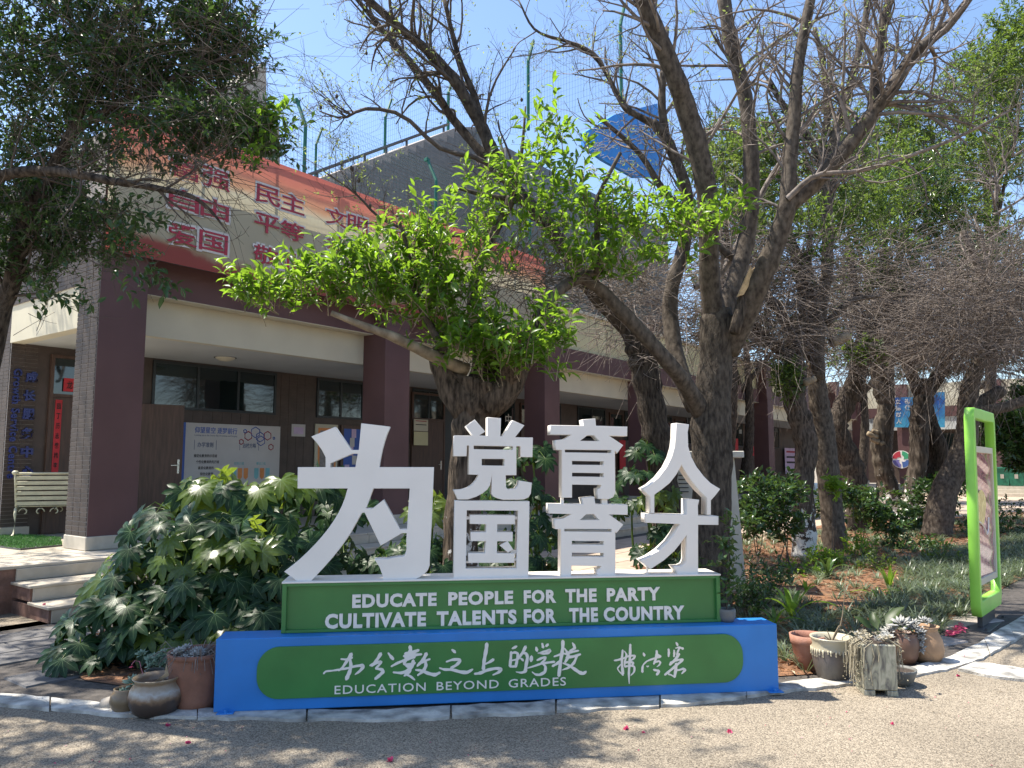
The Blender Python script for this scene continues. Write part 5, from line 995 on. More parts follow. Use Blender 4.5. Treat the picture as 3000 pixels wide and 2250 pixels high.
big_limbs([tP], b0, 'trunk', M['bark_dark'], t0, 18, .12); big_limbs([la, lb, ld], b0, 'long_limb', barkmat('long_limb_bark', (.045, .035, .028), (.10, .08, .063), .5, sc_=24), t0, 12, .06)  # long limbs get their own bark, lower in contrast than the trunk
tb = Tubes(); ends = []
for (P, Rd), n, ln in ((la, 22, 1.1), (lb, 18, 1.0), (ld, 12, .9), (le, 16, .6), (lg, 16, .5), (lc, 6, .8)): twiggy(tb, *smoothpath(P, Rd, 14), n, ln, 2, ends, .5, .35 if n > 14 else .1)
for P, Rd in (le, lg): tb.add(smoothpath(P, Rd, 16)[0], smoothpath(P, Rd, 16)[1], 6)
tb.build('bare_branches', M['twig_dark'], t0, b0)
pods = rng.choice(len(ends), 12, replace=False); pme = MB().lathe([(0, -.03), (.014, -.02), (.018, 0), (.010, .02), (0, .028)], 8).mesh('seed_pod', M['bark_dark'])
for i in pods: link('seed_pod', pme, t0, loc=ends[i][0] - b0 + np.array([0, 0, -.025]))
buds = [e for e in ends if e[0][2] > 3.5][::3]
def bud_leaves(ends, per, L, m, parent, base):
    P = np.repeat(np.array([e[0] for e in ends]), per, 0) + rng.normal(0, .02, (len(ends) * per, 3)); D = nrm(rng.normal(size=P.shape) + np.array([0, 0, .6])); N = nrm(rng.normal(size=P.shape) + np.array([0, 0, 1]))
    return add_leaves('young_leaves', (P, D, N, L * rng.uniform(.5, 1.2, len(P))), m, parent, base, .4)
M['leaf_bud'] = leafmat('pale_young_leaf', (.16, .22, .06), (.38, .46, .12), .5, .5); bud_leaves(buds, 4, .045, M['leaf_bud'], t0, b0)
tb = Tubes(); arcs(tb, [ell(1400, 770, 40, 40, Y0 - .2, .2), ell(1330, 720, 50, 30, Y0, .2)], [60, 60], (.15, .4), .004, (-.3, -.3, -.2), .5); tb.build('spiky_twigs', M['twig'], t0, b0, kind='stuff')

# ================================================================ FORKED TREE right of the sign
Y2 = 8.4; b2 = ov(1535, 1330, Y2); b2[2] = 0
t2 = empty('forked_tree', b2, 0, 'large grey forked tree right behind the character ren, branching over the whole right half', 'tree')
tr2 = limb([(1532, 1340, 104), (1530, 1250, 84), (1536, 1120, 82), (1538, 1000, 84), (1535, 920, 86), (1538, 850, 76), (1546, 780, 70), (1550, 700, 76), (1552, 668, 60)], Y2); tr2[0][0][2] = 0
A1 = limb([(1548, 700, 52), (1535, 620, 46), (1532, 540, 44), (1530, 460, 44), (1525, 400, 46), (1505, 310, 48), (1480, 230, 46), (1465, 185, 44), (1435, 110, 42), (1405, 40, 40), (1378, -20, 38)], [8.4, 8.3, 8.2, 8.1, 8.0, 7.9, 7.8, 7.7, 7.6, 7.5, 7.4])
A2 = limb([(1570, 760, 50), (1610, 680, 48), (1650, 590, 46), (1685, 500, 44), (1702, 440, 40), (1706, 360, 32), (1716, 250, 30), (1722, 160, 27), (1738, 60, 24), (1755, -20, 22)], [8.4, 8.2, 8.0, 7.9, 7.8, 7.8, 7.8, 7.8, 7.8, 7.8])
A3 = limb([(1698, 450, 38), (1760, 395, 36), (1820, 330, 36), (1868, 268, 34), (1888, 240, 32), (1925, 195, 30), (1965, 130, 28), (2010, 85, 26), (2050, 52, 22), (2095, -5, 16)], [7.8, 7.8, 7.7, 7.6, 7.6, 7.5, 7.5, 7.4, 7.4, 7.3])
A4 = limb([(1885, 245, 26), (1892, 170, 24), (1905, 70, 21), (1925, -15, 18)], 7.7)
A5 = limb([(1560, 690, 40), (1590, 600, 38), (1612, 520, 38), (1622, 430, 38), (1622, 330, 34), (1612, 220, 32), (1595, 150, 30), (1578, 90, 32), (1562, -10, 30)], [8.5, 8.7, 8.8, 8.8, 8.8, 8.8, 8.8, 8.8, 8.8])
A6 = limb([(1520, 900, 44), (1480, 830, 36), (1440, 780, 34), (1380, 712, 32), (1335, 665, 30), (1290, 620, 26), (1235, 590, 18)], [8.4, 8.1, 7.9, 7.8, 7.7, 7.6, 7.5])
A7 = limb([(1500, 880, 40), (1465, 790, 38), (1448, 690, 36), (1452, 620, 32), (1476, 540, 30), (1485, 460, 28), (1480, 400, 26), (1440, 300, 24), (1410, 262, 20)], [8.5, 8.8, 9, 9, 9, 9, 9, 9, 9])
A8 = limb([(1437, 295, 20), (1430, 230, 18), (1432, 170, 16), (1440, 60, 12)], 9); A9 = limb([(1415, 270, 18), (1360, 240, 14), (1342, 221, 12), (1294, 133, 10), (1240, 95, 8), (1158, 66, 6), (1120, 0, 4)], 9)
A10 = limb([(1700, 430, 14), (1760, 380, 12), (1850, 370, 10), (1940, 345, 9), (2060, 300, 8), (2180, 240, 5)], [7.7, 7.6, 7.5, 7.4, 7.3, 7.2]); A11 = limb([(1620, 560, 20), (1590, 560, 18), (1540, 520, 16), (1440, 420, 16), (1380, 330, 12), (1290, 250, 8)], 9.2)
A12 = limb([(1500, 620, 14), (1560, 590, 14), (1650, 410, 12), (1700, 330, 9), (1800, 200, 6)], 9.3)
big_limbs([tr2], b2, 'trunk', barkmat('grey_trunk_bark', (.042, .033, .026), (.105, .085, .066), .35, sc_=30), t2, 20, .05)
for nm_, ls in (('main_limb', [A1]), ('main_limb', [A2]), ('main_limb', [A3, A4]), ('main_limb', [A5]), ('low_limb', [A6]), ('rear_limb', [A7, A8, A9, A11])): big_limbs(ls, b2, nm_, M['bark_smooth'], t2, 12, .045)
# broken stub with torn bright wood
bs = limb([(1585, 720, 26), (1605, 650, 24), (1618, 600, 22)], 8.1); big_limbs([bs], b2, 'broken_stub', M['bark_dark'], t2, 9, .1)
c0, c1 = ov(1600, 640, 8.02), ov(1626, 582, 8.02); mb = MB(); mb.prism([c0 - b2 + np.array([-.03, 0, 0]), c0 - b2 + np.array([.035, 0, .02]), c1 - b2 + np.array([.04, 0, -.03]), c1 - b2 + np.array([.03, 0, .03]), c1 - b2 + np.array([-.005, 0, -.01]), c1 - b2 + np.array([-.02, 0, .035])], (0, .05, 0)); mb.build('torn_wood', M['cutwood'], t2)
tb = Tubes(); ends = []
for (P, Rd), n, ln, t0_ in ((A1, 16, 1.1, .35), (A2, 16, 1.0, .4), (A3, 26, 1.2, .15), (A4, 12, .9, .2), (A5, 16, 1.1, .45), (A7, 10, .9, .5), (A8, 10, .9, .1), (A9, 20, .8, .1), (A10, 14, .7, .1), (A11, 14, .8, .2), (A12, 14, .8, .1)): twiggy(tb, *smoothpath(P, Rd, 14), n, ln, 2, ends, .5, t0_)
for P, Rd in (A10, A12): tb.add(smoothpath(P, Rd, 18)[0], smoothpath(P, Rd, 18)[1], 7)
tb.build('bare_branches', M['twig'], t2, b2); bud_leaves(ends[::4], 4, .045, M['leaf_bud'], t2, b2)

# ================================================================ OVERHANGING TREE, upper left
bL = np.array([-6.2, 5.6, 0.])
tl = empty('overhanging_tree', bL, 0, 'dense dark-leaved tree hanging over the whole upper left corner', 'tree')
P1_ = limb([(-420, 900, 90), (-250, 600, 80), (-120, 440, 56), (0, 380, 26), (116, 370, 22), (233, 390, 18), (300, 400, 15), (400, 420, 11), (450, 450, 7), (490, 500, 3)], [5.6, 5.4, 5.2, 5.0, 4.9, 4.8, 4.8, 4.7, 4.7, 4.7])
P2_ = limb([(-60, 1000, 40), (0, 690, 38), (28, 600, 36), (50, 480, 32), (110, 380, 26), (200, 200, 18), (330, 60, 10)], [5.9, 5.8, 5.7, 5.6, 5.5, 5.4, 5.4])
P3_ = limb([(50, 480, 24), (150, 300, 18), (300, 200, 14), (420, 150, 10), (520, 110, 6)], [5.6, 5.4, 5.3, 5.3, 5.3])
big_limbs([(np.array([bL, bL + [0, 0, 1.5], bL + [.3, -.1, 2.6], P1_[0][1]]), np.array([.22, .19, .17, .13])), P1_], bL, 'trunk', M['bark_dark'], tl, 12, .08); big_limbs([P2_, P3_], bL, 'limb', M['bark_dark'], tl, 10, .06)
tb = Tubes(); ends = []
for (P, Rd), n, ln in ((P1_, 16, .45), (P3_, 16, .7), (P2_, 18, .7)): twiggy(tb, *smoothpath(P[2:-1] if P is P1_[0] else P, Rd[2:-1] if P is P1_[0] else Rd, 14), n, ln, 2, ends, .8, .1)
EL = [ell(*a) for a in ((100, 60, 200, 110, 5.6, .8), (320, 60, 200, 120, 5.6, .7), (470, 70, 110, 90, 5.5, .5), (300, 180, 230, 90, 5.4, .5), (90, 250, 180, 130, 5.6, .7), (450, 270, 130, 60, 5.0, .35), (560, 290, 70, 45, 4.9, .25), (300, 300, 170, 60, 5.0, .3), (60, 420, 130, 90, 5.7, .6), (170, 500, 130, 80, 5.6, .4), (40, 560, 100, 70, 5.7, .4), (230, 440, 80, 50, 5.3, .25))]
cl_ = [280, 340, 190, 300, 280, 120, 60, 50, 200, 130, 90, 16]
EO = [((-6.5, 5.0, 6.0), (2.2, 1.6, 1.3)), ((-7.5, 6.5, 5.0), (2.0, 1.5, 1.3)), ((-5.5, 4.0, 6.3), (1.8, 1.3, 1.0)), ((-4.2, 5.2, 7.0), (2.0, 1.4, .9)), ((-5.4, 3.4, 5.0), (1.2, .9, .8)), ((-4.6, 5.4, 6.3), (1.9, 1.6, .8)), ((-4.6, 4.0, 6.2), (1.6, 1.0, .7)), ((-7.8, 9.8, 6.9), (1.6, 2.2, 1.0)), ((-6.6, 7.4, 6.6), (1.6, 1.4, .8))]  # unseen crown parts; the last ones added to shade plants, road and column
arr = shoots(EL, 0, 14, .058, tb, (.1, 0, .1), .5, .8, (.2, .42), .003, None, .9, count=cl_); arr2 = shoots([(np.array(c), np.array(r_)) for c, r_ in EO], 0, 12, .085, tb, (.1, 0, .1), .5, .8, (.25, .5), .003, None, .9, count=[330, 220, 200, 220, 90, 420, 260, 330, 260])
# hanging sprays over the pier and the banner
SP = [ell(*a) for a in ((300, 480, 60, 12, 4.8, .1), (330, 600, 60, 20, 4.9, .1), (120, 640, 70, 40, 5.2, .15), (480, 440, 60, 50, 4.7, .12), (400, 380, 60, 25, 4.7, .12), (250, 580, 70, 30, 5.1, .15), (90, 700, 25, 30, 5.3, .08))]
arr3 = shoots(SP, 0, 9, .075, tb, (.5, 0, -.5), .3, .4, (.2, .4), .0025, None, .8, count=[9, 8, 14, 16, 9, 14, 4])
arr4 = shoots([ell(590, 265, 40, 35, 4.85, .12), ell(560, 330, 40, 30, 4.8, .1)], 0, 8, .075, tb, (.6, 0, .4), .4, .4, (.15, .3), .0025, None, .8, count=[13, 6])
tb.build('twigs', M['twig_dark'], tl, bL)
big_ = tuple(np.concatenate(x) for x in zip(arr, arr2)); add_leaves('leaves', big_, M['leaf_dark'], tl, bL, .42)
idx = np.arange(len(arr3[0]))[:240]; leaf_objects(idx, fastmesh('hanging_leaf', SH8 * np.array([1, .42, 1]), FC8, M['leaf_dark'], True), tl, bL, arr3, 'hanging_leaf'); add_leaves('bright_tip_leaves', arr4, M['leaf_bright'], tl, bL, .42, True)
tb = Tubes(); arcs(tb, [ell(300, 120, 300, 110, 4.9, .3), ell(450, 260, 120, 60, 4.7, .2), ell(200, 330, 200, 60, 4.8, .2), ell(450, 370, 70, 40, 4.6, .15)], [200, 50, 30, 40], (.3, .8), .0019, (.4, 0, 0), .3); tb.build('bare_twigs', M['twig_dark'], tl, bL, kind='stuff')
# ================================================================ TREES DOWN THE BED
def btree(label, trunk, Y, m, limbs=(), name='bed_tree', stubs=()):
    b_ = ov(trunk[0][0], trunk[0][1], Y); b_[2] = 0; o = empty(name, b_, 0, label, 'tree', 'trees in the planted bed'); T_ = limb(trunk, Y); T_[0][0][2] = -.02
    big_limbs([T_], b_, 'trunk', m, o, 16, .10 if m is not M['bark_smooth'] else .04)
    if limbs: big_limbs([limb(l, y) for l, y in limbs], b_, 'limbs', M['bark_smooth'] if m is M['bark_smooth'] else M['bark_dark'], o, 10, .06)
    for x, y, w_, dx in stubs:
        P, Rd = limb([(x, y, w_ * 1.2), (x + dx, y - abs(dx) * .4, w_)], Y - .2); big_limbs([(P, Rd)], b_, 'cut_stub', M['bark_tan'], o, 8, .04)
    return o, b_
def foliage(o, b_, ells, cnt, L, m, lw=.34, nleaf=9, tm=None, **k):
    cnt = [int(c * 2.8) for c in cnt]
    tb = Tubes(); a = shoots(ells, 0, nleaf, L, tb, (0, 0, .4), .6, .7, (.2, .45), .004, None, .8, count=cnt, **k); tb.build('leafy_shoots', tm or M['twig_dark'], o, b_, kind='stuff'); add_leaves('leaves', a, m, o, b_, lw)
def twigmass(o, b_, ells, cnt, m=None, r_=.0045, ln=(.5, 1.5), droop=.35):
    cnt = [int(c * 1.4) for c in cnt]; r_ = r_ * 1.15
    tb = Tubes(); arcs(tb, ells, cnt, ln, r_, (0, 0, .2), droop); tb.build('twig_mass', m or M['twig'], o, b_, kind='stuff')
Yt3 = 12.9
o, b_ = btree('knobbly tree with a whitewashed foot, left of the pair in the bed', [(1738, 1204, 52), (1736, 1130, 46), (1734, 1040, 44), (1742, 970, 46), (1728, 905, 48), (1715, 860, 44), (1722, 800, 40), (1715, 740, 34)], Yt3, M['bark_wash'], [([(1722, 800, 26), (1690, 760, 24), (1640, 720, 22), (1600, 660, 14)], Yt3), ([(1720, 780, 26), (1700, 700, 22), (1660, 640, 20), (1640, 560, 14)], 13.1), ([(1718, 760, 20), (1740, 640, 16), (1750, 500, 12)], 13.2)], stubs=((1735, 828, 14, 26),))
twigmass(o, b_, [ell(*a, 12.9, .7) for a in ((1640, 640, 110, 110), (1660, 740, 90, 60), (1350, 620, 120, 60), (1450, 700, 90, 50), (1560, 560, 90, 90), (1740, 600, 90, 110))], [330, 260, 240, 200, 200, 260]); foliage(o, b_, [ell(1700, 820, 30, 40, 12.6, .3), ell(1700, 500, 110, 100, 13.2, .8), ell(1560, 350, 90, 60, 13.6, .8)], [26, 60, 46], .13, M['leaf_olive'])
Yb = 13.7
o, b_ = btree('smooth tree of several slim banded stems, right of the pair in the bed', [(1808, 1186, 52), (1797, 1100, 46), (1786, 1000, 46), (1778, 920, 44), (1768, 860, 42), (1763, 790, 34), (1770, 700, 26), (1785, 600, 24)], Yb, M['bark_smooth'],
    [([(1762, 830, 30), (1748, 740, 26), (1735, 640, 24), (1722, 560, 22), (1700, 520, 18)], Yb), ([(1768, 820, 30), (1765, 730, 27), (1758, 640, 26), (1742, 580, 24), (1722, 545, 18), (1700, 490, 14)], 13.4), ([(1785, 610, 26), (1788, 480, 24), (1784, 383, 22), (1800, 300, 20), (1832, 200, 18), (1860, 90, 16), (1878, -10, 14)], 13.7), ([(1784, 390, 18), (1775, 330, 16), (1790, 240, 14), (1780, 150, 12), (1760, 60, 10)], 13.8), ([(1786, 400, 18), (1760, 320, 16), (1700, 240, 14), (1660, 170, 12)], 13.9), ([(1785, 700, 18), (1840, 650, 12), (1900, 640, 8)], 13.4)], stubs=((1775, 800, 18, -30), (1795, 740, 20, 38)))
tb = Tubes(); ends = []
for pts in ([(1800, 300, 20), (1832, 200, 18), (1860, 90, 16), (1878, -10, 14)], [(1775, 330, 16), (1790, 240, 14), (1780, 150, 12), (1760, 60, 10)], [(1786, 400, 18), (1760, 320, 16), (1700, 240, 14), (1660, 170, 12)], [(1788, 480, 24), (1784, 383, 22)]): P, Rd = limb(pts, 13.8); twiggy(tb, *smoothpath(P, Rd, 12), 16, 1.5, 2, ends, .4, .1, .0025)
tb.build('bare_branches', M['twig'], o, b_); bud_leaves(ends[::4], 4, .07, M['leaf_bud'], o, b_)
foliage(o, b_, [ell(1760, 330, 130, 110, 14.5, 1.0), ell(1650, 300, 80, 60, 14.5, .8), ell(1820, 470, 100, 70, 14.8, .8), ell(1640, 430, 60, 50, 15, .6)], [80, 40, 40, 24], .14, M['leaf_olive'])
Y4 = 18.
o, b_ = btree('dark twisted tree behind the pair, leaning over to the right', [(1852, 1140, 46), (1850, 1060, 44), (1835, 990, 46), (1808, 925, 44), (1822, 880, 42), (1845, 830, 40), (1862, 770, 34), (1870, 700, 24)], Y4, M['bark_dark'], [([(1862, 780, 22), (1900, 690, 18), (1960, 620, 12)], Y4), ([(1865, 750, 22), (1850, 640, 18), (1830, 520, 12)], Y4)])
twigmass(o, b_, [ell(*a, 17.5, 1.2) for a in ((1880, 600, 130, 100), (1900, 720, 130, 60), (1820, 780, 70, 50))], [420, 320, 120], r_=.006, ln=(.7, 1.8)); foliage(o, b_, [ell(1850, 430, 130, 110, 18.5, 1.2), ell(1900, 560, 110, 80, 18, 1), ell(1850, 760, 60, 40, 17, .6)], [120, 70, 20], .15, M['leaf_olive'])
Y5 = 21.
o, b_ = btree('whitewashed crooked trunk with a knot of cut stubs at half height', [(1932, 1130, 40), (1922, 1060, 38), (1905, 1000, 38), (1900, 940, 36), (1914, 880, 34), (1905, 840, 36), (1898, 790, 34), (1905, 720, 26)], Y5, barkmat('far_washed_bark', (.05, .04, .03), (.16, .13, .10), .2, wash=1.0), stubs=((1896, 945, 10, -22), (1898, 955, 10, -16), (1896, 935, 9, -12), (1900, 960, 9, 10)))
twigmass(o, b_, [ell(*a, 20.5, 1.4) for a in ((1960, 640, 120, 100), (1990, 760, 90, 50))], [420, 220], r_=.0065, ln=(.8, 2)); foliage(o, b_, [ell(1960, 470, 110, 90, 21, 1.3), ell(1940, 360, 80, 70, 21.5, 1.3)], [110, 50], .17, M['leaf_olive'])
o, b_ = btree('whitewashed dark trunk forking low in front of the blue hanging banners', [(1960, 1125, 36), (1972, 1060, 34), (1984, 1000, 36), (1986, 940, 38), (1988, 900, 40), (1996, 860, 40), (2000, 820, 34)], 20.5, barkmat('far_washed_bark_b', (.045, .036, .028), (.15, .12, .095), .2, wash=1.0), [([(1992, 860, 28), (1965, 800, 24), (1950, 740, 18)], 20.5), ([(2000, 850, 30), (2035, 800, 28), (2060, 740, 18)], 20.5), ([(2010, 1060, 40), (2030, 990, 40), (2010, 920, 34), (1998, 870, 26)], 20.8)])
twigmass(o, b_, [ell(*a, 20, 1.5) for a in ((2060, 640, 120, 110), (2080, 760, 110, 50), (2150, 680, 80, 110))], [480, 260, 300], r_=.0065, ln=(.8, 2)); foliage(o, b_, [ell(2060, 480, 110, 100, 21, 1.3), ell(2130, 330, 90, 100, 21, 1.3), ell(2160, 150, 80, 90, 21, 1.3), ell(2180, 560, 60, 120, 21, 1.3), ell(2190, 60, 60, 60, 21, 1.2)], [90, 90, 90, 50, 50], .17, M['leaf_olive']); foliage(o, b_, [ell(1990, 400, 110, 90, 20, 1.2), ell(2100, 560, 90, 60, 19.5, 1)], [60, 36], .16, M['leaf_shrub'])
Y7 = 16.5
o, b_ = btree('smooth pale trunk leaning right, just left of the green poster stand', [(2024, 1172, 60), (2030, 1110, 56), (2045, 1050, 52), (2075, 990, 50), (2090, 930, 44), (2091, 870, 40), (2100, 820, 34), (2118, 775, 26)], Y7, M['bark_smooth'], [([(2095, 880, 26), (2140, 858, 28), (2165, 843, 26)], Y7), ([(2100, 890, 24), (2170, 880, 24), (2240, 855, 20)], 16.2), ([(2110, 800, 24), (2130, 700, 20), (2120, 600, 16), (2080, 500, 12)], Y7), ([(2112, 790, 20), (2170, 720, 16), (2210, 600, 12)], Y7)])
twigmass(o, b_, [ell(*a, 15.5, 1.0) for a in ((2080, 650, 110, 90), (2150, 600, 90, 110), (2040, 730, 90, 50), (2150, 760, 70, 60))], [330, 330, 160, 160], r_=.005, ln=(.6, 1.7))
tb = Tubes(); ends = []; P, Rd = limb([(2130, 700, 20), (2120, 600, 16), (2150, 450, 12), (2200, 300, 8)], 16.5); twiggy(tb, *smoothpath(P, Rd, 14), 18, 1.6, 2, ends, .3, .1, .003); tb.build('bare_branches', M['twig'], o, b_)
# backdrop trees, further back
for i, (lab, es, cnt, Y) in enumerate((('olive leafed tree mass high behind the forked tree', ((1560, 330, 90, 90), (1640, 420, 90, 90), (1560, 480, 80, 60)), (70, 80, 50), 24), ('tall leafy tree behind the slim banded stems', ((1900, 330, 110, 130), (2000, 300, 90, 120), (1820, 420, 90, 90)), (130, 120, 70), 26), ('leafy evergreen tree in the upper right corner', ((2120, 180, 80, 90), (2190, 300, 70, 110), (2060, 420, 80, 80), (2200, 140, 50, 80)), (110, 100, 70, 50), 27))):
    b_ = ov(es[0][0], 1000, Y); b_[2] = 0; o = empty('background_tree', b_, 0, lab, 'tree', 'trees in the background'); tp_ = ov(es[0][0], es[0][1], Y)
    big_limbs([(np.array([b_, b_ * .6 + tp_ * .4 + [.3, 0, 0], tp_]), np.array([.22, .16, .05]))] + [(np.array([b_ * .5 + tp_ * .5, ov(e[0], e[1], Y)]), np.array([.11, .03])) for e in es[1:]], b_, 'trunk', M['bark_dark'], o, 9)
    foliage(o, b_, [ell(*e, Y, 1.8) for e in es], cnt, .21, M['leaf_olive'], .3, 10); twigmass(o, b_, [ell(*e, Y, 1.8) for e in es], [int(c * 1.5) for c in cnt], M['twig_dark'], .008, (.8, 2.2))
for i, (lab, es, cnt, Y) in enumerate((('dense twiggy tree closing the view low between the forked tree and the far wing', ((1600, 600, 110, 90), (1700, 720, 110, 60), (1560, 700, 80, 60)), (60, 50, 30), 28), ('dense dark tree in front of the far wing, behind the whitewashed trunks', ((1850, 650, 130, 100), (1980, 700, 120, 80), (1930, 780, 90, 40)), (90, 80, 30), 31), ('dense dark tree at the right edge behind the leaning smooth trunk', ((2120, 600, 100, 130), (2200, 720, 80, 90), (2060, 770, 90, 40)), (90, 60, 30), 32))):
    b_ = ov(es[0][0], 1000, Y); b_[2] = 0; o = empty('background_tree', b_, 0, lab, 'tree', 'trees in the background'); tp_ = ov(es[0][0], es[0][1], Y)
    big_limbs([(np.array([b_, b_ * .6 + tp_ * .4 + [.3, 0, 0], tp_]), np.array([.22, .16, .05]))] + [(np.array([b_ * .5 + tp_ * .5, ov(e[0], e[1], Y)]), np.array([.11, .03])) for e in es[1:]], b_, 'trunk', M['bark_dark'], o, 9)
    foliage(o, b_, [ell(*e, Y, 1.8) for e in es], cnt, .25, M['leaf_dark'], .4, 10); twigmass(o, b_, [ell(*e, Y, 1.8) for e in es], [int(c * 4) for c in cnt], M['twig'], .008, (.8, 2.2))
# street tree with fresh leaves right of the stand
b_ = ov(2230, 1120, 19); b_[2] = 0; o = empty('bright_leafed_tree', b_, 0, 'broad bright-leaved tree at the right edge above the litter bins', 'tree')
big_limbs([(np.array([b_, b_ + [0, 0, 1.6], ov(2200, 950, 19)]), np.array([.09, .07, .03]))], b_, 'trunk', M['bark_smooth'], o, 9); foliage(o, b_, [ell(2180, 920, 50, 50, 18.5, .7), ell(2150, 960, 35, 40, 18.3, .4), ell(2215, 990, 40, 30, 18.5, .5), ell(2220, 880, 40, 60, 19, .6)], [60, 26, 26, 40], .17, M['leaf_shrub'], .5)
# unseen side of the court: trees behind the photographer, which the windows mirror
for i, (x, y) in enumerate(((-7, -9), (0, -12), (7, -10), (14, -7))):
    b_ = np.array([x, y, 0.]); o = empty('court_tree', b_, 0, 'bare pinkish tree outside the picture, %s of the four across the court' % ('leftmost', 'second', 'third', 'rightmost')[i], 'tree', 'court trees outside the picture'); big_limbs([(np.array([b_, b_ + [.1, 0, 2.5], b_ + [.2, .2, 5]]), np.array([.18, .14, .06]))], b_, 'trunk', M['bark_dark'], o, 8)
    foliage(o, b_, [(b_ + np.array([0, 0, 5.2]), np.array([3.2, 2.4, 2.4]))], [220], .16, mat('blossom_%d' % i, (.34, .20, .17), .7, .3), .6, 8)

# ================================================================ FATSIA PLANTS
def fatsia_mesh(seed, m):
    r_ = np.random.default_rng(seed); n = 9 if seed % 2 else 8; V = [(0, 0, 0)]; F = []; VV = []; VF = []
    an = np.linspace(-2.25, 2.25, n); idx = []
    def add(p): V.append(tuple(p)); return len(V) - 1
    def at_(rad, a, lift=0.): return (rad * math.cos(a), rad * math.sin(a), -.26 * rad ** 2.0 + lift)
    h = (an[1] - an[0]) / 2; notch = [add(at_(.36 * (1 if 0 < i < n else .55), an[0] - h + 2 * h * i, .03)) for i in range(n + 1)]
    for i, a in enumerate(an):
        Lb = (.78 + .24 * math.cos(a * .7)) * r_.uniform(.92, 1.06); a2 = a + r_.normal(0, .03); dr = r_.uniform(-.03, .03)
        m1 = add(at_(Lb * .45, a2, -.012)); m2 = add(at_(Lb * .74, a2, -.02 + dr)); tip = add(at_(Lb, a2, -.05 + dr))
        w1 = .185 * Lb; w2 = .155 * Lb
        l1 = add(tuple(np.array(at_(Lb * .52, a2, .03)) + w1 * np.array([math.sin(a2), -math.cos(a2), 0]))); r1 = add(tuple(np.array(at_(Lb * .52, a2, .03)) - w1 * np.array([math.sin(a2), -math.cos(a2), 0])))
        l2 = add(tuple(np.array(at_(Lb * .76, a2, .02 + dr)) + w2 * np.array([math.sin(a2), -math.cos(a2), 0]))); r2 = add(tuple(np.array(at_(Lb * .76, a2, .02 + dr)) - w2 * np.array([math.sin(a2), -math.cos(a2), 0])))
        F += [(0, notch[i], m1), (0, m1, notch[i + 1]), (notch[i], l1, m1), (m1, r1, notch[i + 1]), (l1, l2, m2), (l1, m2, m1), (m1, m2, r2), (m1, r2, r1), (l2, tip, m2), (m2, tip, r2)]
        # raised vein
        s_ = np.array([math.sin(a2), -math.cos(a2), 0]) * .007; A_ = [np.array([0, 0, .002]), np.array(V[m1]) + [0, 0, .004], np.array(V[m2]) + [0, 0, .004], np.array(V[tip]) * .97 + [0, 0, .003]]
        for q in range(3): k = len(VV); VV += [A_[q] - s_ * (1 - .25 * q), A_[q] + s_ * (1 - .25 * q), A_[q + 1] + s_ * (.75 - .25 * q), A_[q + 1] - s_ * (.75 - .25 * q)]; VF.append((k, k + 1, k + 2, k + 3))
    mb = MB(); mb.smooth = True; mb.add(V, F); mb.cur = 1; mb.add(VV, VF); return mb.mesh('leaf', [m, M['vein']])
FM = [fatsia_mesh(s, M['leaf_fatsia']) for s in (1, 2, 3, 4)]; FY = [fatsia_mesh(s, M['leaf_fatsia_y']) for s in (5, 6)]
def fatsia(label, hubs, size, nl=(8, 11), yellow=.12, name='fatsia_shrub'):
    """hubs: (src x, src y, distance) of stem tops; big lobed leaves on long stalks round each"""
    h0 = aty(hubs[0][0], hubs[0][1], hubs[0][2]); base = np.array([np.mean([aty(*h)[0] for h in hubs]), np.mean([h[2] for h in hubs]), 0.]); o = empty(name, base, 0, label, 'shrub', 'fatsia shrubs around the sign')
    tb = Tubes()
    for hx, hy, hd in hubs:
        H = aty(hx, hy, hd); foot = np.array([base[0] + (H[0] - base[0]) * .5, base[1] + (H[1] - base[1]) * .4, 0.]); mid = (H + foot) / 2 + rng.normal(0, .06, 3) * np.array([1, 1, 0])
        X, _ = smoothpath([foot, mid, H], [1, 1, 1], 7); tb.add(X, np.linspace(.018, .011, 7), 6)
        n = rng.integers(*nl); a0 = rng.uniform(0, 6.28); yel = rng.random() < yellow
        for j in range(n):
            a = a0 + j * 2.4; el = rng.uniform(-.35, .75); out = np.array([math.cos(a) * math.cos(el), math.sin(a) * math.cos(el), math.sin(el)]); pl_ = size * rng.uniform(.9, 1.7)
            p = H + out * pl_ * .9 + np.array([0, 0, -.05]); tb.add(np.stack([H - [0, 0, .05], H + out * pl_ * .5 + [0, 0, .03], p]), [.006, .0045, .004], 4)
            F_ = nrm(out * np.array([1, 1, .2]) + np.array([0, -.2, -rng.uniform(.5, 1.7)])); Nn = nrm(np.array([out[0] * .6, out[1] * .6 - .75, .9]) + rng.normal(0, .22, 3)); D, S_, N2 = leaf_frames(F_[None], Nn[None]); D, S_, N2 = D[0], S_[0], N2[0]
            s_ = size * rng.uniform(.75, 1.15); q = p - base; ob = bpy.data.objects.new('leaf', FY[j % 2] if yel else FM[int(rng.integers(4))]); COL.objects.link(ob); ob.parent = o
            ob.matrix_basis = Matrix(((D[0] * s_, S_[0] * s_, N2[0] * s_, q[0]), (D[1] * s_, S_[1] * s_, N2[1] * s_, q[1]), (D[2] * s_, S_[2] * s_, N2[2] * s_, q[2]), (0, 0, 0, 1)))
    tb.build('stems', M['leaf_fatsia_y'], o, base); return o
fatsia('low dark fatsia shrub at the left with wide hanging leaves above the pots', [(350, 1680, 6.4), (400, 1770, 6.1), (290, 1810, 6.3), (480, 1750, 6.1), (340, 1880, 6.0), (560, 1830, 6.1), (430, 1830, 6.0), (235, 1900, 6.0), (400, 1700, 6.3), (330, 1770, 6.1), (520, 1850, 6.0), (640, 1800, 6.0)], .175)
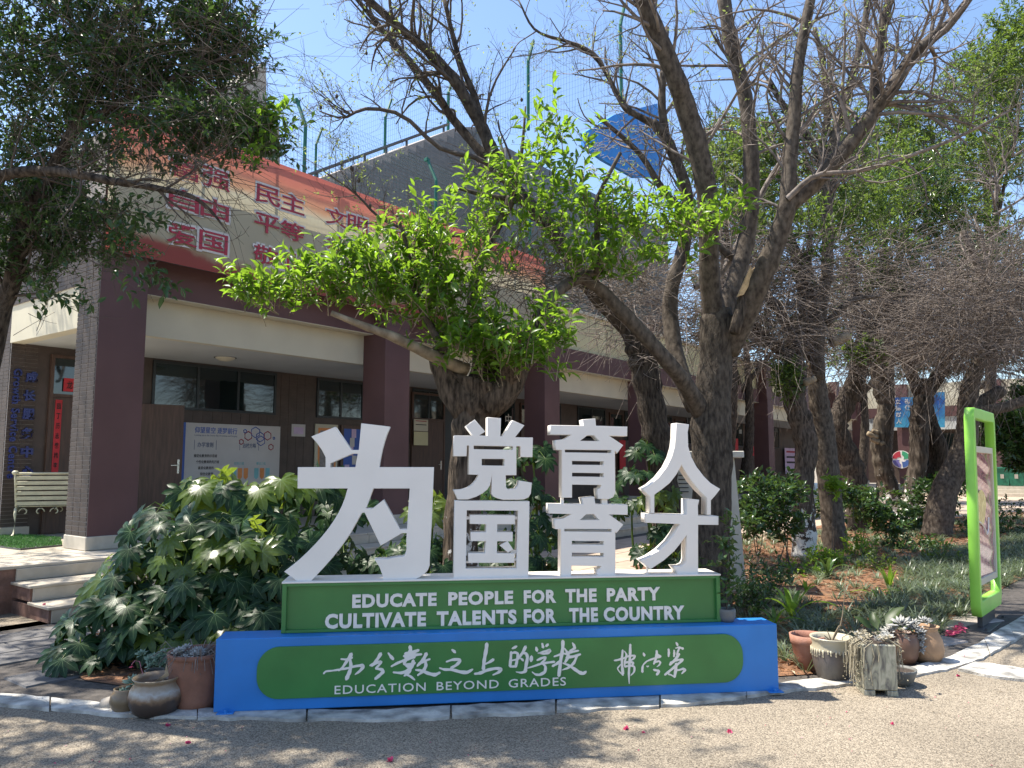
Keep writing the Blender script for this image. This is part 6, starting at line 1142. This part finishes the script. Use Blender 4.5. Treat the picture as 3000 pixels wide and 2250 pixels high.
fatsia('tall fatsia shrub directly left of the sign, with yellowing young leaves', [(620, 1540, 6.4), (560, 1610, 6.2), (700, 1600, 6.2), (500, 1560, 6.3), (780, 1570, 6.3), (800, 1680, 6.2), (640, 1680, 6.1), (740, 1740, 6.1), (450, 1620, 6.4), (590, 1730, 6.1), (690, 1800, 6.0), (840, 1620, 6.5), (760, 1830, 6.0)], .20, yellow=.28)
fatsia('pale topped fatsia shrub just behind the big character wei', [(600, 1430, 7.0), (800, 1430, 7.0), (930, 1430, 7.3), (860, 1540, 7.2), (700, 1460, 6.9), (500, 1480, 6.9), (1000, 1500, 7.6), (900, 1640, 7.2)], .215)
fatsia('fatsia shrub seen through the gap between the first two columns of characters', [(1010, 1620, 7.8), (1270, 1480, 7.6), (1210, 1600, 7.4), (1290, 1600, 7.7), (1130, 1640, 7.4), (1250, 1680, 7.2)], .17)
fatsia('fatsia shrub filling the gap left of the third column of characters', [(1560, 1330, 8.5), (1500, 1420, 8.2), (1590, 1460, 8.4), (1540, 1540, 8.2), (1500, 1640, 7.9), (1450, 1560, 8.1), (1590, 1640, 8.0), (1440, 1460, 8.5), (1610, 1560, 8.4)], .17)
fatsia('fatsia shrub beside the character ren at the right', [(1900, 1310, 9.2), (1870, 1400, 9.0), (1930, 1460, 9.1), (1900, 1600, 8.6), (1980, 1620, 8.5), (1850, 1480, 9.3), (1960, 1530, 9.0)], .15)
# ================================================================ OTHER SHRUBS, PLANTS, GROUND COVER
def bush(label, es, cnt, L, m, lw=.45, name='shrub', group=None, stems=10):
    cnt = [int(c * 1.8) for c in cnt]
    c = es[0][0]; b_ = np.array([c[0], c[1], 0.]); o = empty(name, b_, 0, label, 'shrub', group); tb = Tubes()
    for c_, r_ in es:
        for i in range(max(2, stems // len(es))): p = c_ + rng.uniform(-.6, .6, 3) * r_; X, _ = smoothpath([np.array([c_[0] + rng.normal(0, .1), c_[1] + rng.normal(0, .1), 0]), (p + [c_[0], c_[1], 0]) / 2 + rng.normal(0, .05, 3), p], [1, 1, 1], 6); tb.add(X, np.linspace(.009, .004, 6), 4)
    a = shoots(es, 0, 9, L, tb, (0, 0, .5), .7, .5, (.15, .32), .003, None, .8, count=cnt); tb.build('stems', M['twig_dark'], o, b_); add_leaves('leaves', a, m, o, b_, lw, True); return o
k_ = 1 / 1.3562
def es_(*L): return [ell(x * k_, y * k_, rx * k_, ry * k_, Y, rd) for x, y, rx, ry, Y, rd in L]
bush('rounded glossy shrub between the white cabinet and the whitewashed trunk', es_((2230, 1470, 90, 70, 11.5, .5), (2290, 1440, 60, 50, 11.8, .4), (2200, 1540, 60, 60, 11.2, .4), (2300, 1530, 50, 50, 11.4, .3)), [60, 34, 30, 24], .11, M['leaf_shrub'], group='low shrubs in the bed')
bush('pale leafed shrub right of the slim banded stems', es_((2540, 1480, 70, 50, 14.5, .5), (2480, 1450, 30, 40, 14, .3), (2600, 1530, 60, 40, 14.3, .4)), [46, 16, 26], .12, M['leaf_shrub'], group='low shrubs in the bed')
bush('dark shrub in the shade between the two whitewashed trunks', es_((2700, 1470, 80, 60, 19, .7), (2780, 1440, 60, 60, 20, .7), (2660, 1530, 80, 30, 18, .5), (2420, 1480, 40, 40, 16, .4)), [50, 36, 30, 20], .14, M['leaf_dark'], group='low shrubs in the bed')
bush('fresh green seedling bush at the foot of the slim banded stems', es_((2420, 1640, 60, 30, 12, .3), (2350, 1690, 60, 30, 11, .3), (2520, 1600, 50, 40, 12.8, .3)), [26, 26, 20], .08, M['leaf_lime'], group='low shrubs in the bed')
bush('small upright shrub with a few lime leaves against the slim banded stems', es_((2440, 1430, 18, 24, 12.6, .15),), [8], .13, M['leaf_lime'], group='low shrubs in the bed', stems=3)
bush('low sprawling shrub right behind the green box of the sign', es_((2190, 1740, 50, 60, 7.6, .25), (2250, 1700, 60, 50, 8.2, .3), (2010, 1680, 40, 30, 7.5, .2)), [24, 22, 12], .07, M['leaf_shrub'], .35, group='low shrubs in the bed')
bush('low weedy shrub in the shade beyond the poster stand', es_((2900, 1560, 110, 30, 17, .8), (2960, 1500, 60, 40, 17.5, .5), (2680, 1600, 90, 26, 14, .5)), [46, 20, 36], .09, M['leaf_dark'], group='low shrubs in the bed')
bush('low bushy growth along the far hedge line in the bed', es_((2110, 1600, 50, 40, 10.6, .3), (2560, 1660, 60, 26, 11.5, .3), (2760, 1640, 60, 24, 12, .3)), [24, 22, 20], .07, M['leaf_olive'], group='low shrubs in the bed')
# sapling in the little pot
sb_ = np.array(sp5.location); sap = empty('potted_sapling', sb_ + np.array([0, 0, .08]), 0, 'slender glossy-leaved sapling growing in the small grey pot on the blue base', 'plant')
tb = Tubes(); tb.add(smoothpath([sb_ + [0, 0, .07], sb_ + [.01, .01, .3], aty(2135, 1640, sb_[1]), aty(2128, 1500, sb_[1])], [1] * 4, 12)[0], np.linspace(.005, .002, 12), 5)
a = shoots([ell(2135 * k_, y * k_, rx * k_, 22 * k_, sb_[1], .07) for y, rx in ((1530, 24), (1590, 34), (1650, 30), (1700, 36), (1750, 24))], 0, 6, .062, tb, (0, 0, .2), 1.0, .4, (.08, .16), .0015, None, .8, count=[5, 7, 6, 6, 3]); loc_ = sb_ + np.array([0, 0, .08])
tb.build('stem', M['twig_dark'], sap, loc_); leaf_objects(np.arange(len(a[0])), fastmesh('leaf', SH8 * np.array([1, .5, 1]), FC8, M['leaf_shrub'], True), sap, loc_, a)
# strap-leaved lilies
def strap(label, sx, sy, L, n, wd, m, sp_=.6, name='strap_leaved_lily'):
    b_ = atz(sx, sy); o = empty(name, b_, 0, label, 'plant', 'strap-leaved lilies in the bed')
    for j in range(n):
        a = 2 * math.pi * j / n + rng.uniform(-.3, .3); q = 8; t = np.linspace(0, 1, q); ln = L * rng.uniform(.7, 1.1); st_ = sp_ * rng.uniform(.5, 1.2)
        x = ln * st_ * t ** 1.4; z = ln * (t * 1.15 - .75 * st_ * t ** 2.4) + .01; w_ = wd * np.sin(np.pi * np.clip(t * .8 + .14, 0, 1)) ** .7 * (1 - t ** 6)
        C_ = np.stack([x * math.cos(a), x * math.sin(a), z], 1); s_ = np.array([-math.sin(a), math.cos(a), 0]); V = np.concatenate([C_ - s_ * w_[:, None] / 2 + [0, 0, .2 * wd], C_, C_ + s_ * w_[:, None] / 2 + [0, 0, .2 * wd]])
        F = [(i, i + 1, q + i + 1, q + i) for i in range(q - 1)] + [(q + i, q + i + 1, 2 * q + i + 1, 2 * q + i) for i in range(q - 1)]; mb = MB(); mb.smooth = True; mb.add(V, F); mb.build('strap_leaf', m, o)
strap('bright arching strap-leaved lily just right of the blue base', 2322, 1828, .44, 8, .055, M['leaf_lime'], .8)
strap('upright pale strap-leaved clump in the middle of the bare earth', 2606, 1745, .34, 7, .045, M['leaf_lime'], .4)
strap('small bent strap-leaved clump left of the upright pale one', 2568, 1762, .26, 5, .03, M['leaf_lime'], 1.0)
strap('dark strap-leaved clump below the slim banded stems', 2425, 1700, .42, 7, .05, M['leaf_shrub'], .8); strap('little lime strap shoot above the bright arching lily', 2362, 1745, .24, 5, .035, M['leaf_lime'], .5); strap('low lime strap shoot directly beside the blue base', 2270, 1850, .26, 5, .04, M['leaf_lime'], .9)
# mondo grass
grA = np.array([atz(x, y)[:2] for x, y in ((2290, 1962), (2288, 1850), (2420, 1812), (2560, 1790), (2640, 1720), (2660, 1655), (2820, 1620), (3060, 1560), (3300, 1540), (3200, 1625), (3000, 1700), (2850, 1800), (2765, 1858), (2690, 1905), (2560, 1958), (2400, 1985))])
def blades(poly, n, hl, name, kw=None, extra=None, wd=.0045):
    lo, hi = poly.min(0), poly.max(0); C_ = rng.uniform(lo, hi, (n * 8, 2)); C_ = C_[inpoly(C_, poly) & inpoly(C_, BED)][:n]; nb_ = 22; C_ = np.repeat(C_, nb_, 0); m = len(C_)
    a = rng.uniform(0, 6.28, m); L_ = rng.uniform(*hl, m); st_ = rng.uniform(.5, 1.15, m); r0 = rng.uniform(0, .03, m); s_ = np.stack([-np.sin(a), np.cos(a), np.zeros(m)], 1); V = []
    for t, w_ in ((0, .8), (.4, 1), (.75, .7), (1, .0)):
        x = r0 + L_ * st_ * t ** 1.3; z = L_ * (t * .95 - .68 * st_ * t ** 2.2) + .01; c = np.stack([C_[:, 0] + x * np.cos(a), C_[:, 1] + x * np.sin(a), z], 1); V += [c - s_ * wd * w_, c + s_ * wd * w_]
    V = np.stack(V, 1).reshape(-1, 3); f = np.array([(0, 1, 3, 2), (2, 3, 5, 4), (4, 5, 7, 6)]); F = (f[None] + (np.arange(m) * 8)[:, None, None]).reshape(-1, 4)
    return link(name, fastmesh(name, V, F, M['grass'], True), None, 'stuff')
gr_o = blades(grA, 900, (.18, .34), 'mondo_grass', wd=.0062); gr_o['label'] = 'grey green tufted grass spreading over the right side of the bed'
grB = np.array([atz(x, y)[:2] for x, y in ((2150, 1900), (2150, 1760), (2300, 1740), (2420, 1800), (2300, 1850), (2290, 1960))]); blades(grB, 110, (.12, .22), 'mondo_grass')
grC = np.array([atz(x, y)[:2] for x, y in ((1900, 1750), (1900, 1600), (2600, 1545), (3000, 1480), (3100, 1540), (2650, 1650), (2560, 1780), (2300, 1745))]); blades(grC, 420, (.12, .26), 'sparse_grass', wd=.006)
# needle and leaf litter
def litter(name, poly, n, L, w_, m, z=.03, flat=.25):
    lo, hi = poly.min(0), poly.max(0); C_ = rng.uniform(lo, hi, (n * 5, 2)); C_ = C_[inpoly(C_, poly)][:n]; m_ = len(C_); P = np.c_[C_, rng.uniform(z * .6, z * 1.3, m_)]; a = rng.uniform(0, 6.28, m_); D = np.stack([np.cos(a), np.sin(a), rng.normal(0, flat * .5, m_)], 1); N = nrm(np.array([0, 0, 1.]) + rng.normal(0, flat, (m_, 3))); l_ = L * rng.uniform(.5, 1.3, m_)
    V, F = leaf_batch(P, D, N, l_, l_ * w_); return link(name, fastmesh(name, V, F, m), None, 'stuff')
M['needle'] = mat('orange_brown_needles', (.22, .09, .04), .9, .4, 30, hue=(.42, .22, .10)); M['drypale'] = mat('pale_dry_leaf', (.42, .33, .22), .8, .35, 20)
bedvis = np.array([atz(x, y)[:2] for x, y in ((1950, 1800), (1950, 1600), (2300, 1560), (3000, 1500), (3100, 1560), (2700, 1800), (2400, 1985), (2285, 1985))])
litter('needle_litter', bedvis, 20000, .07, .035, M['needle']); litter('dry_leaf_litter', bedvis, 2600, .05, .45, M['drypale'], .035, .5); bedl = np.array([atz(x, y)[:2] for x, y in ((180, 1980), (640, 2035), (640, 1850), (300, 1830))]); litter('dark_leaf_litter', bedl, 900, .05, .45, M['needle'], .03, .5)
# fallen blossoms
M['petal'] = leafmat('magenta_petal', (.62, .06, .17), (.7, .1, .25), .5, .3, .3, 30); M['pinkpetal'] = leafmat('pale_pink_petal', (.70, .28, .36), (.7, .3, .4), .5, .3, .3, 30)
def blossom(sx, sy, s_, lab, m=None, z=.0):
    o = empty('fallen_blossom', atz(sx, sy, z), rng.uniform(0, 6), lab, 'blossom', 'blossoms fallen on the ground'); n = 16; P = rng.normal(0, s_ * .2, (n, 3)) * [1, 1, .4] + [0, 0, s_ * .3]; D = nrm(rng.normal(size=(n, 3)) + [0, 0, .3]); V, F = leaf_batch(P, D, nrm(rng.normal(size=(n, 3))), s_, s_ * .7, True); link('petals', fastmesh('petals', V, F, m or M['petal'], True), o)
for sx, sy, s_, lab in ((1143, 2231, .022, 'bright magenta blossom lying foremost on the road'), (1835, 2137, .020, 'magenta blossom on the road in front of the sign, larger of two close together'), (1885, 2147, .011, 'small magenta blossom on the road beside the larger one'), (550, 2178, .016, 'dark pink blossom on the shaded road below the pots'), (490, 2127, .018, 'pale flattened pink blossom on the road in front of the bulging pot'), (2828, 1930, .017, 'magenta blossom on the kerb right of the tan vase'), (2806, 1982, .015, 'pink blossom on the road right of the pots'), (2615, 2122, .013, 'flattened red blossom in the sunlit road at the right'), (2137, 2147, .016, 'red crushed blossom on the road below the right end of the sign'), (130, 1772, .016, 'red petal lying on the lowest step')):
    blossom(sx, sy, s_, lab, z=.16 if sy == 1772 else 0.0)
pp = np.array([atz(x, y)[:2] for x, y in ((2770, 1865), (2815, 1835), (2830, 1850), (2790, 1872))]); litter('fallen_petals', pp, 260, .03, .7, M['petal'], .03, .6); wide = np.array([atz(x, y)[:2] for x, y in ((0, 2250), (0, 2060), (3000, 1900), (3000, 2250))]); litter('scattered_petals', wide, 70, .014, .6, M['petal'], .008, .3); litter('scattered_pale_petals', wide, 40, .012, .5, M['pinkpetal'], .008, .3); litter('scattered_dry_bits', wide, 160, .02, .25, M['drypale'], .006, .2)
# ================================================================ PLANTS IN THE POTS
M['succ'] = mat('grey_green_succulent', (.17, .25, .17), .5, .2, 20); M['succ_pale'] = mat('pale_grey_succulent', (.30, .30, .28), .55, .2, 20, hue=(.40, .39, .36)); M['succ_dry'] = mat('dry_succulent', (.30, .26, .18), .8, .3, 25)
def rosette(mb, c, r_, n=22, axis=(0, 0, 1), thick=.35):
    ax = nrm(np.array(axis, float)); e1 = nrm(np.cross(ax, [.3, 1, .2])); e2 = np.cross(ax, e1)
    for j in range(n):
        f = (j + 1) / n; a = j * 2.4; o_ = e1 * math.cos(a) + e2 * math.sin(a); tilt = 1.25 - 1.1 * f; d = nrm(o_ * math.cos(tilt) + ax * math.sin(tilt)); L_ = r_ * (.35 + .65 * f); s_ = nrm(np.cross(ax, o_)); nn = np.cross(d, s_); w_ = L_ * .42; p = np.array(c) + o_ * r_ * .06
        V = [p, p + d * L_ * .55 - s_ * w_ / 2, p + d * L_ * .55 + nn * w_ * thick * .5, p + d * L_ * .55 + s_ * w_ / 2, p + d * L_ * .55 - nn * w_ * thick * .5, p + d * L_]
        mb.add(V, [(0, 1, 2), (0, 2, 3), (5, 2, 1), (5, 3, 2), (0, 3, 4), (0, 4, 1), (5, 4, 3), (5, 1, 4)])
def potplant(name, pot_o, h, label, ros, m, sprigs=None, cat='plant'):
    L0 = np.array(pot_o.location); o = empty(name, L0 + np.array([0, 0, h]), 0, label, cat)
    for x, y, z, r_, ax in ros: mb = MB(); mb.smooth = True; rosette(mb, (x, y, z), r_, 22 if r_ > .04 else 14, ax); mb.build('rosette', m, o)
    if sprigs:
        tb = Tubes(); 
        for _ in range(sprigs[0]): a = rng.uniform(0, 6.28); d = np.array([math.cos(a), math.sin(a), 0]); L_ = sprigs[1] * rng.uniform(.5, 1.2); p0_ = d * sprigs[2] * rng.uniform(.2, 1); tb.add(np.stack([p0_, p0_ + d * L_ * .5 + [0, 0, L_ * rng.uniform(.1, .5)], p0_ + d * L_ * .9 + [0, 0, -L_ * rng.uniform(-.3, .6)]]), [.003, .0025, .002], 4)
        tb.build('stems', sprigs[3], o)
    return o
rn = rng.normal
potplant('succulent_plant', pK, .18, 'green rosette succulents piled on the ringed grey jar', [(rn(0, .05) + .02, rn(0, .03), .02 + abs(rn(0, .04)), .05, (rn(0, .4), -.5, 1)) for _ in range(26)], M['succ'])
potplant('succulent_plant', pS, .125, 'blue-green rosette with a drooping pink flower stalk in the small ochre pot', [(.03, .03, .04, .085, (0, -.4, 1)), (-.01, -.03, .0, .045, (0, -.5, 1)), (.05, .06, .02, .06, (.2, -.3, 1))], M['succ'])
fs = empty('flower_stalk', np.array(pS.location) + [.07, .02, .14], 0, 'thin arching stalk with a pink drooping flower above the small ochre pot', 'flower'); MB().tube([(0, 0, 0), (.012, 0, .09), (-.01, 0, .16), (-.04, 0, .165), (-.06, 0, .14)], .0018, 5).build('stalk', M['pinkpetal'], fs); mb = MB(); rosette(mb, (-.06, 0, .13), .018, 8, (0, 0, -1)); mb.build('flower', M['petal'], fs)
potplant('dry_succulent_plant', pT, .315, 'straggling grey dried succulent spilling from the large terracotta pot', [(rn(0, .08), rn(-.06, .05), rn(.03, .02), .045, (rn(0, .5), -.5, 1)) for _ in range(12)], M['succ_pale'], (60, .17, .16, M['twig']))
potplant('succulent_plant', pB, .185, 'dry curled leaf and soil in the bulging pot', [(.03, .02, .0, .02, (0, -.4, 1))], M['succ_dry'])
cl2 = empty('curled_dry_leaf', np.array(pB.location) + [.035, -.03, .19], 0, 'pale curled dry leaf standing in the bulging pot', 'leaf'); mb = MB(); mb.smooth = True; mb.add([(-.07, 0, -.01), (-.02, -.012, .02), (-.015, .012, .0), (.03, -.008, .06), (.05, .012, .045), (.035, 0, .12)], [(0, 1, 2), (1, 3, 4, 2), (3, 5, 4)]); mb.build('blade', M['drypale'], cl2)
potplant('cascading_succulent', pR5, .27, 'pale grey rosettes cascading over the left of the tan vase', [(-.10 + rn(0, .02), -.05 - .02 * i, .02 - .055 * i, .06, (-.5, -.8, .5)) for i in range(4)] + [(-.02, -.03, .04, .07, (0, -.4, 1)), (.03, .03, .03, .06, (0, 0, 1)), (-.16, -.03, .02, .06, (-.4, -.4, 1)), (-.20, -.06, -.16, .045, (-.2, -.8, .4))], M['succ_pale'])
potplant('large_rosette_plant', pR4, .235, 'large grey rosettes with long plump leaves over the brown jar', [(-.02, -.03, .06, .12, (-.2, -.3, 1)), (.08, -.02, .02, .09, (.4, -.4, 1)), (-.10, 0, .0, .09, (-.6, -.3, .8))], M['succ_pale'], (10, .1, .05, M['twig']))
po_ = empty('trailing_succulent', np.array(pl.location) + [0, 0, .34], 0, 'tangle of dry trailing succulents spilling over the square planter', 'plant')
for _ in range(46): x, y = rn(-.02, .08), rn(0, .07); mb = MB(); rosette(mb, (x, y, .01 + abs(rn(0, .025))), rng.uniform(.018, .032), 10, (rn(0, .5), -.3, 1)); mb.build('rosette', M['succ_dry'] if rng.random() < .6 else M['succ_pale'], po_)
tb = Tubes()
for i in range(70):
    x = rng.uniform(-.17, -.09) if i % 3 else rng.uniform(.10, .15); y = rn(0, .06); L_ = rng.uniform(.1, .30); tb.add(np.stack([[x * .5, y, .02], [x, y - .01, -.02], [x + rn(0, .015), y - .01, -L_]]), [.003, .003, .003], 4)
tb.add(np.stack([[-.07, -.112, .0], [-.055, -.116, -.08], [-.085, -.116, -.17], [-.075, -.116, -.27]]), [.004] * 4, 5); tb.add(np.stack([[-.03, -.112, .0], [-.02, -.116, -.06], [-.03, -.116, -.12]]), [.004] * 3, 5); tb.build('hanging_stems', M['succ_dry'], po_)
P = np.array([[rng.uniform(-.18, -.10) if i % 3 else rng.uniform(.1, .15), rn(0, .05) - .02, rng.uniform(-.3, .03)] for i in range(420)]); V, F = leaf_batch(P, nrm(rng.normal(size=P.shape)), nrm(rng.normal(size=P.shape)), .016, .009); link('tiny_leaves', fastmesh('tiny_leaves', V, F, M['succ_dry']), po_, 'stuff')
bs_ = empty('bare_stems', np.array(pR2.location) + [0, 0, .26], 0, 'thin bare woody stems rising from the drip-glazed jar', 'plant'); tb = Tubes(); b_ = np.array(bs_.location)
tb.add(smoothpath([b_, aty(2465, 1820, b_[1]), aty(2478, 1700, b_[1]), aty(2487, 1655, b_[1])], [1] * 4, 14)[0], np.linspace(.005, .0015, 14), 5)
for dx, dz in ((-.03, .09), (.04, .08), (.06, .12), (-.05, .05)): tb.add(np.stack([b_, b_ + [dx * .4, 0, dz * .5], b_ + [dx, 0, dz]]), [.006, .004, .003], 5)
tb.build('stems', M['bark_tan'], bs_, b_)
bl_ = empty('broad_leaved_plant', np.array(pR6.location) + [0, 0, .16], 0, 'plant with two broad drooping leaves in the dark pot at the back', 'plant')
for a, L_, el in ((.3, .24, .9), (-.4, .22, .5), (2.6, .16, .7), (1.6, .18, .6)): D = np.array([math.cos(a) * math.cos(el), math.sin(a) * .4, math.sin(el)]); p = D * .09; V, F = leaf_batch(p[None], D[None], np.array([[-.5, -.4, 1.]]), L_, L_ * .45, True); mb = MB(); mb.smooth = True; mb.add(V, [tuple(f) for f in F]); mb.tube([(0, 0, 0), tuple(p)], .005, 5); mb.build('broad_leaf', M['leaf_olive'], bl_)
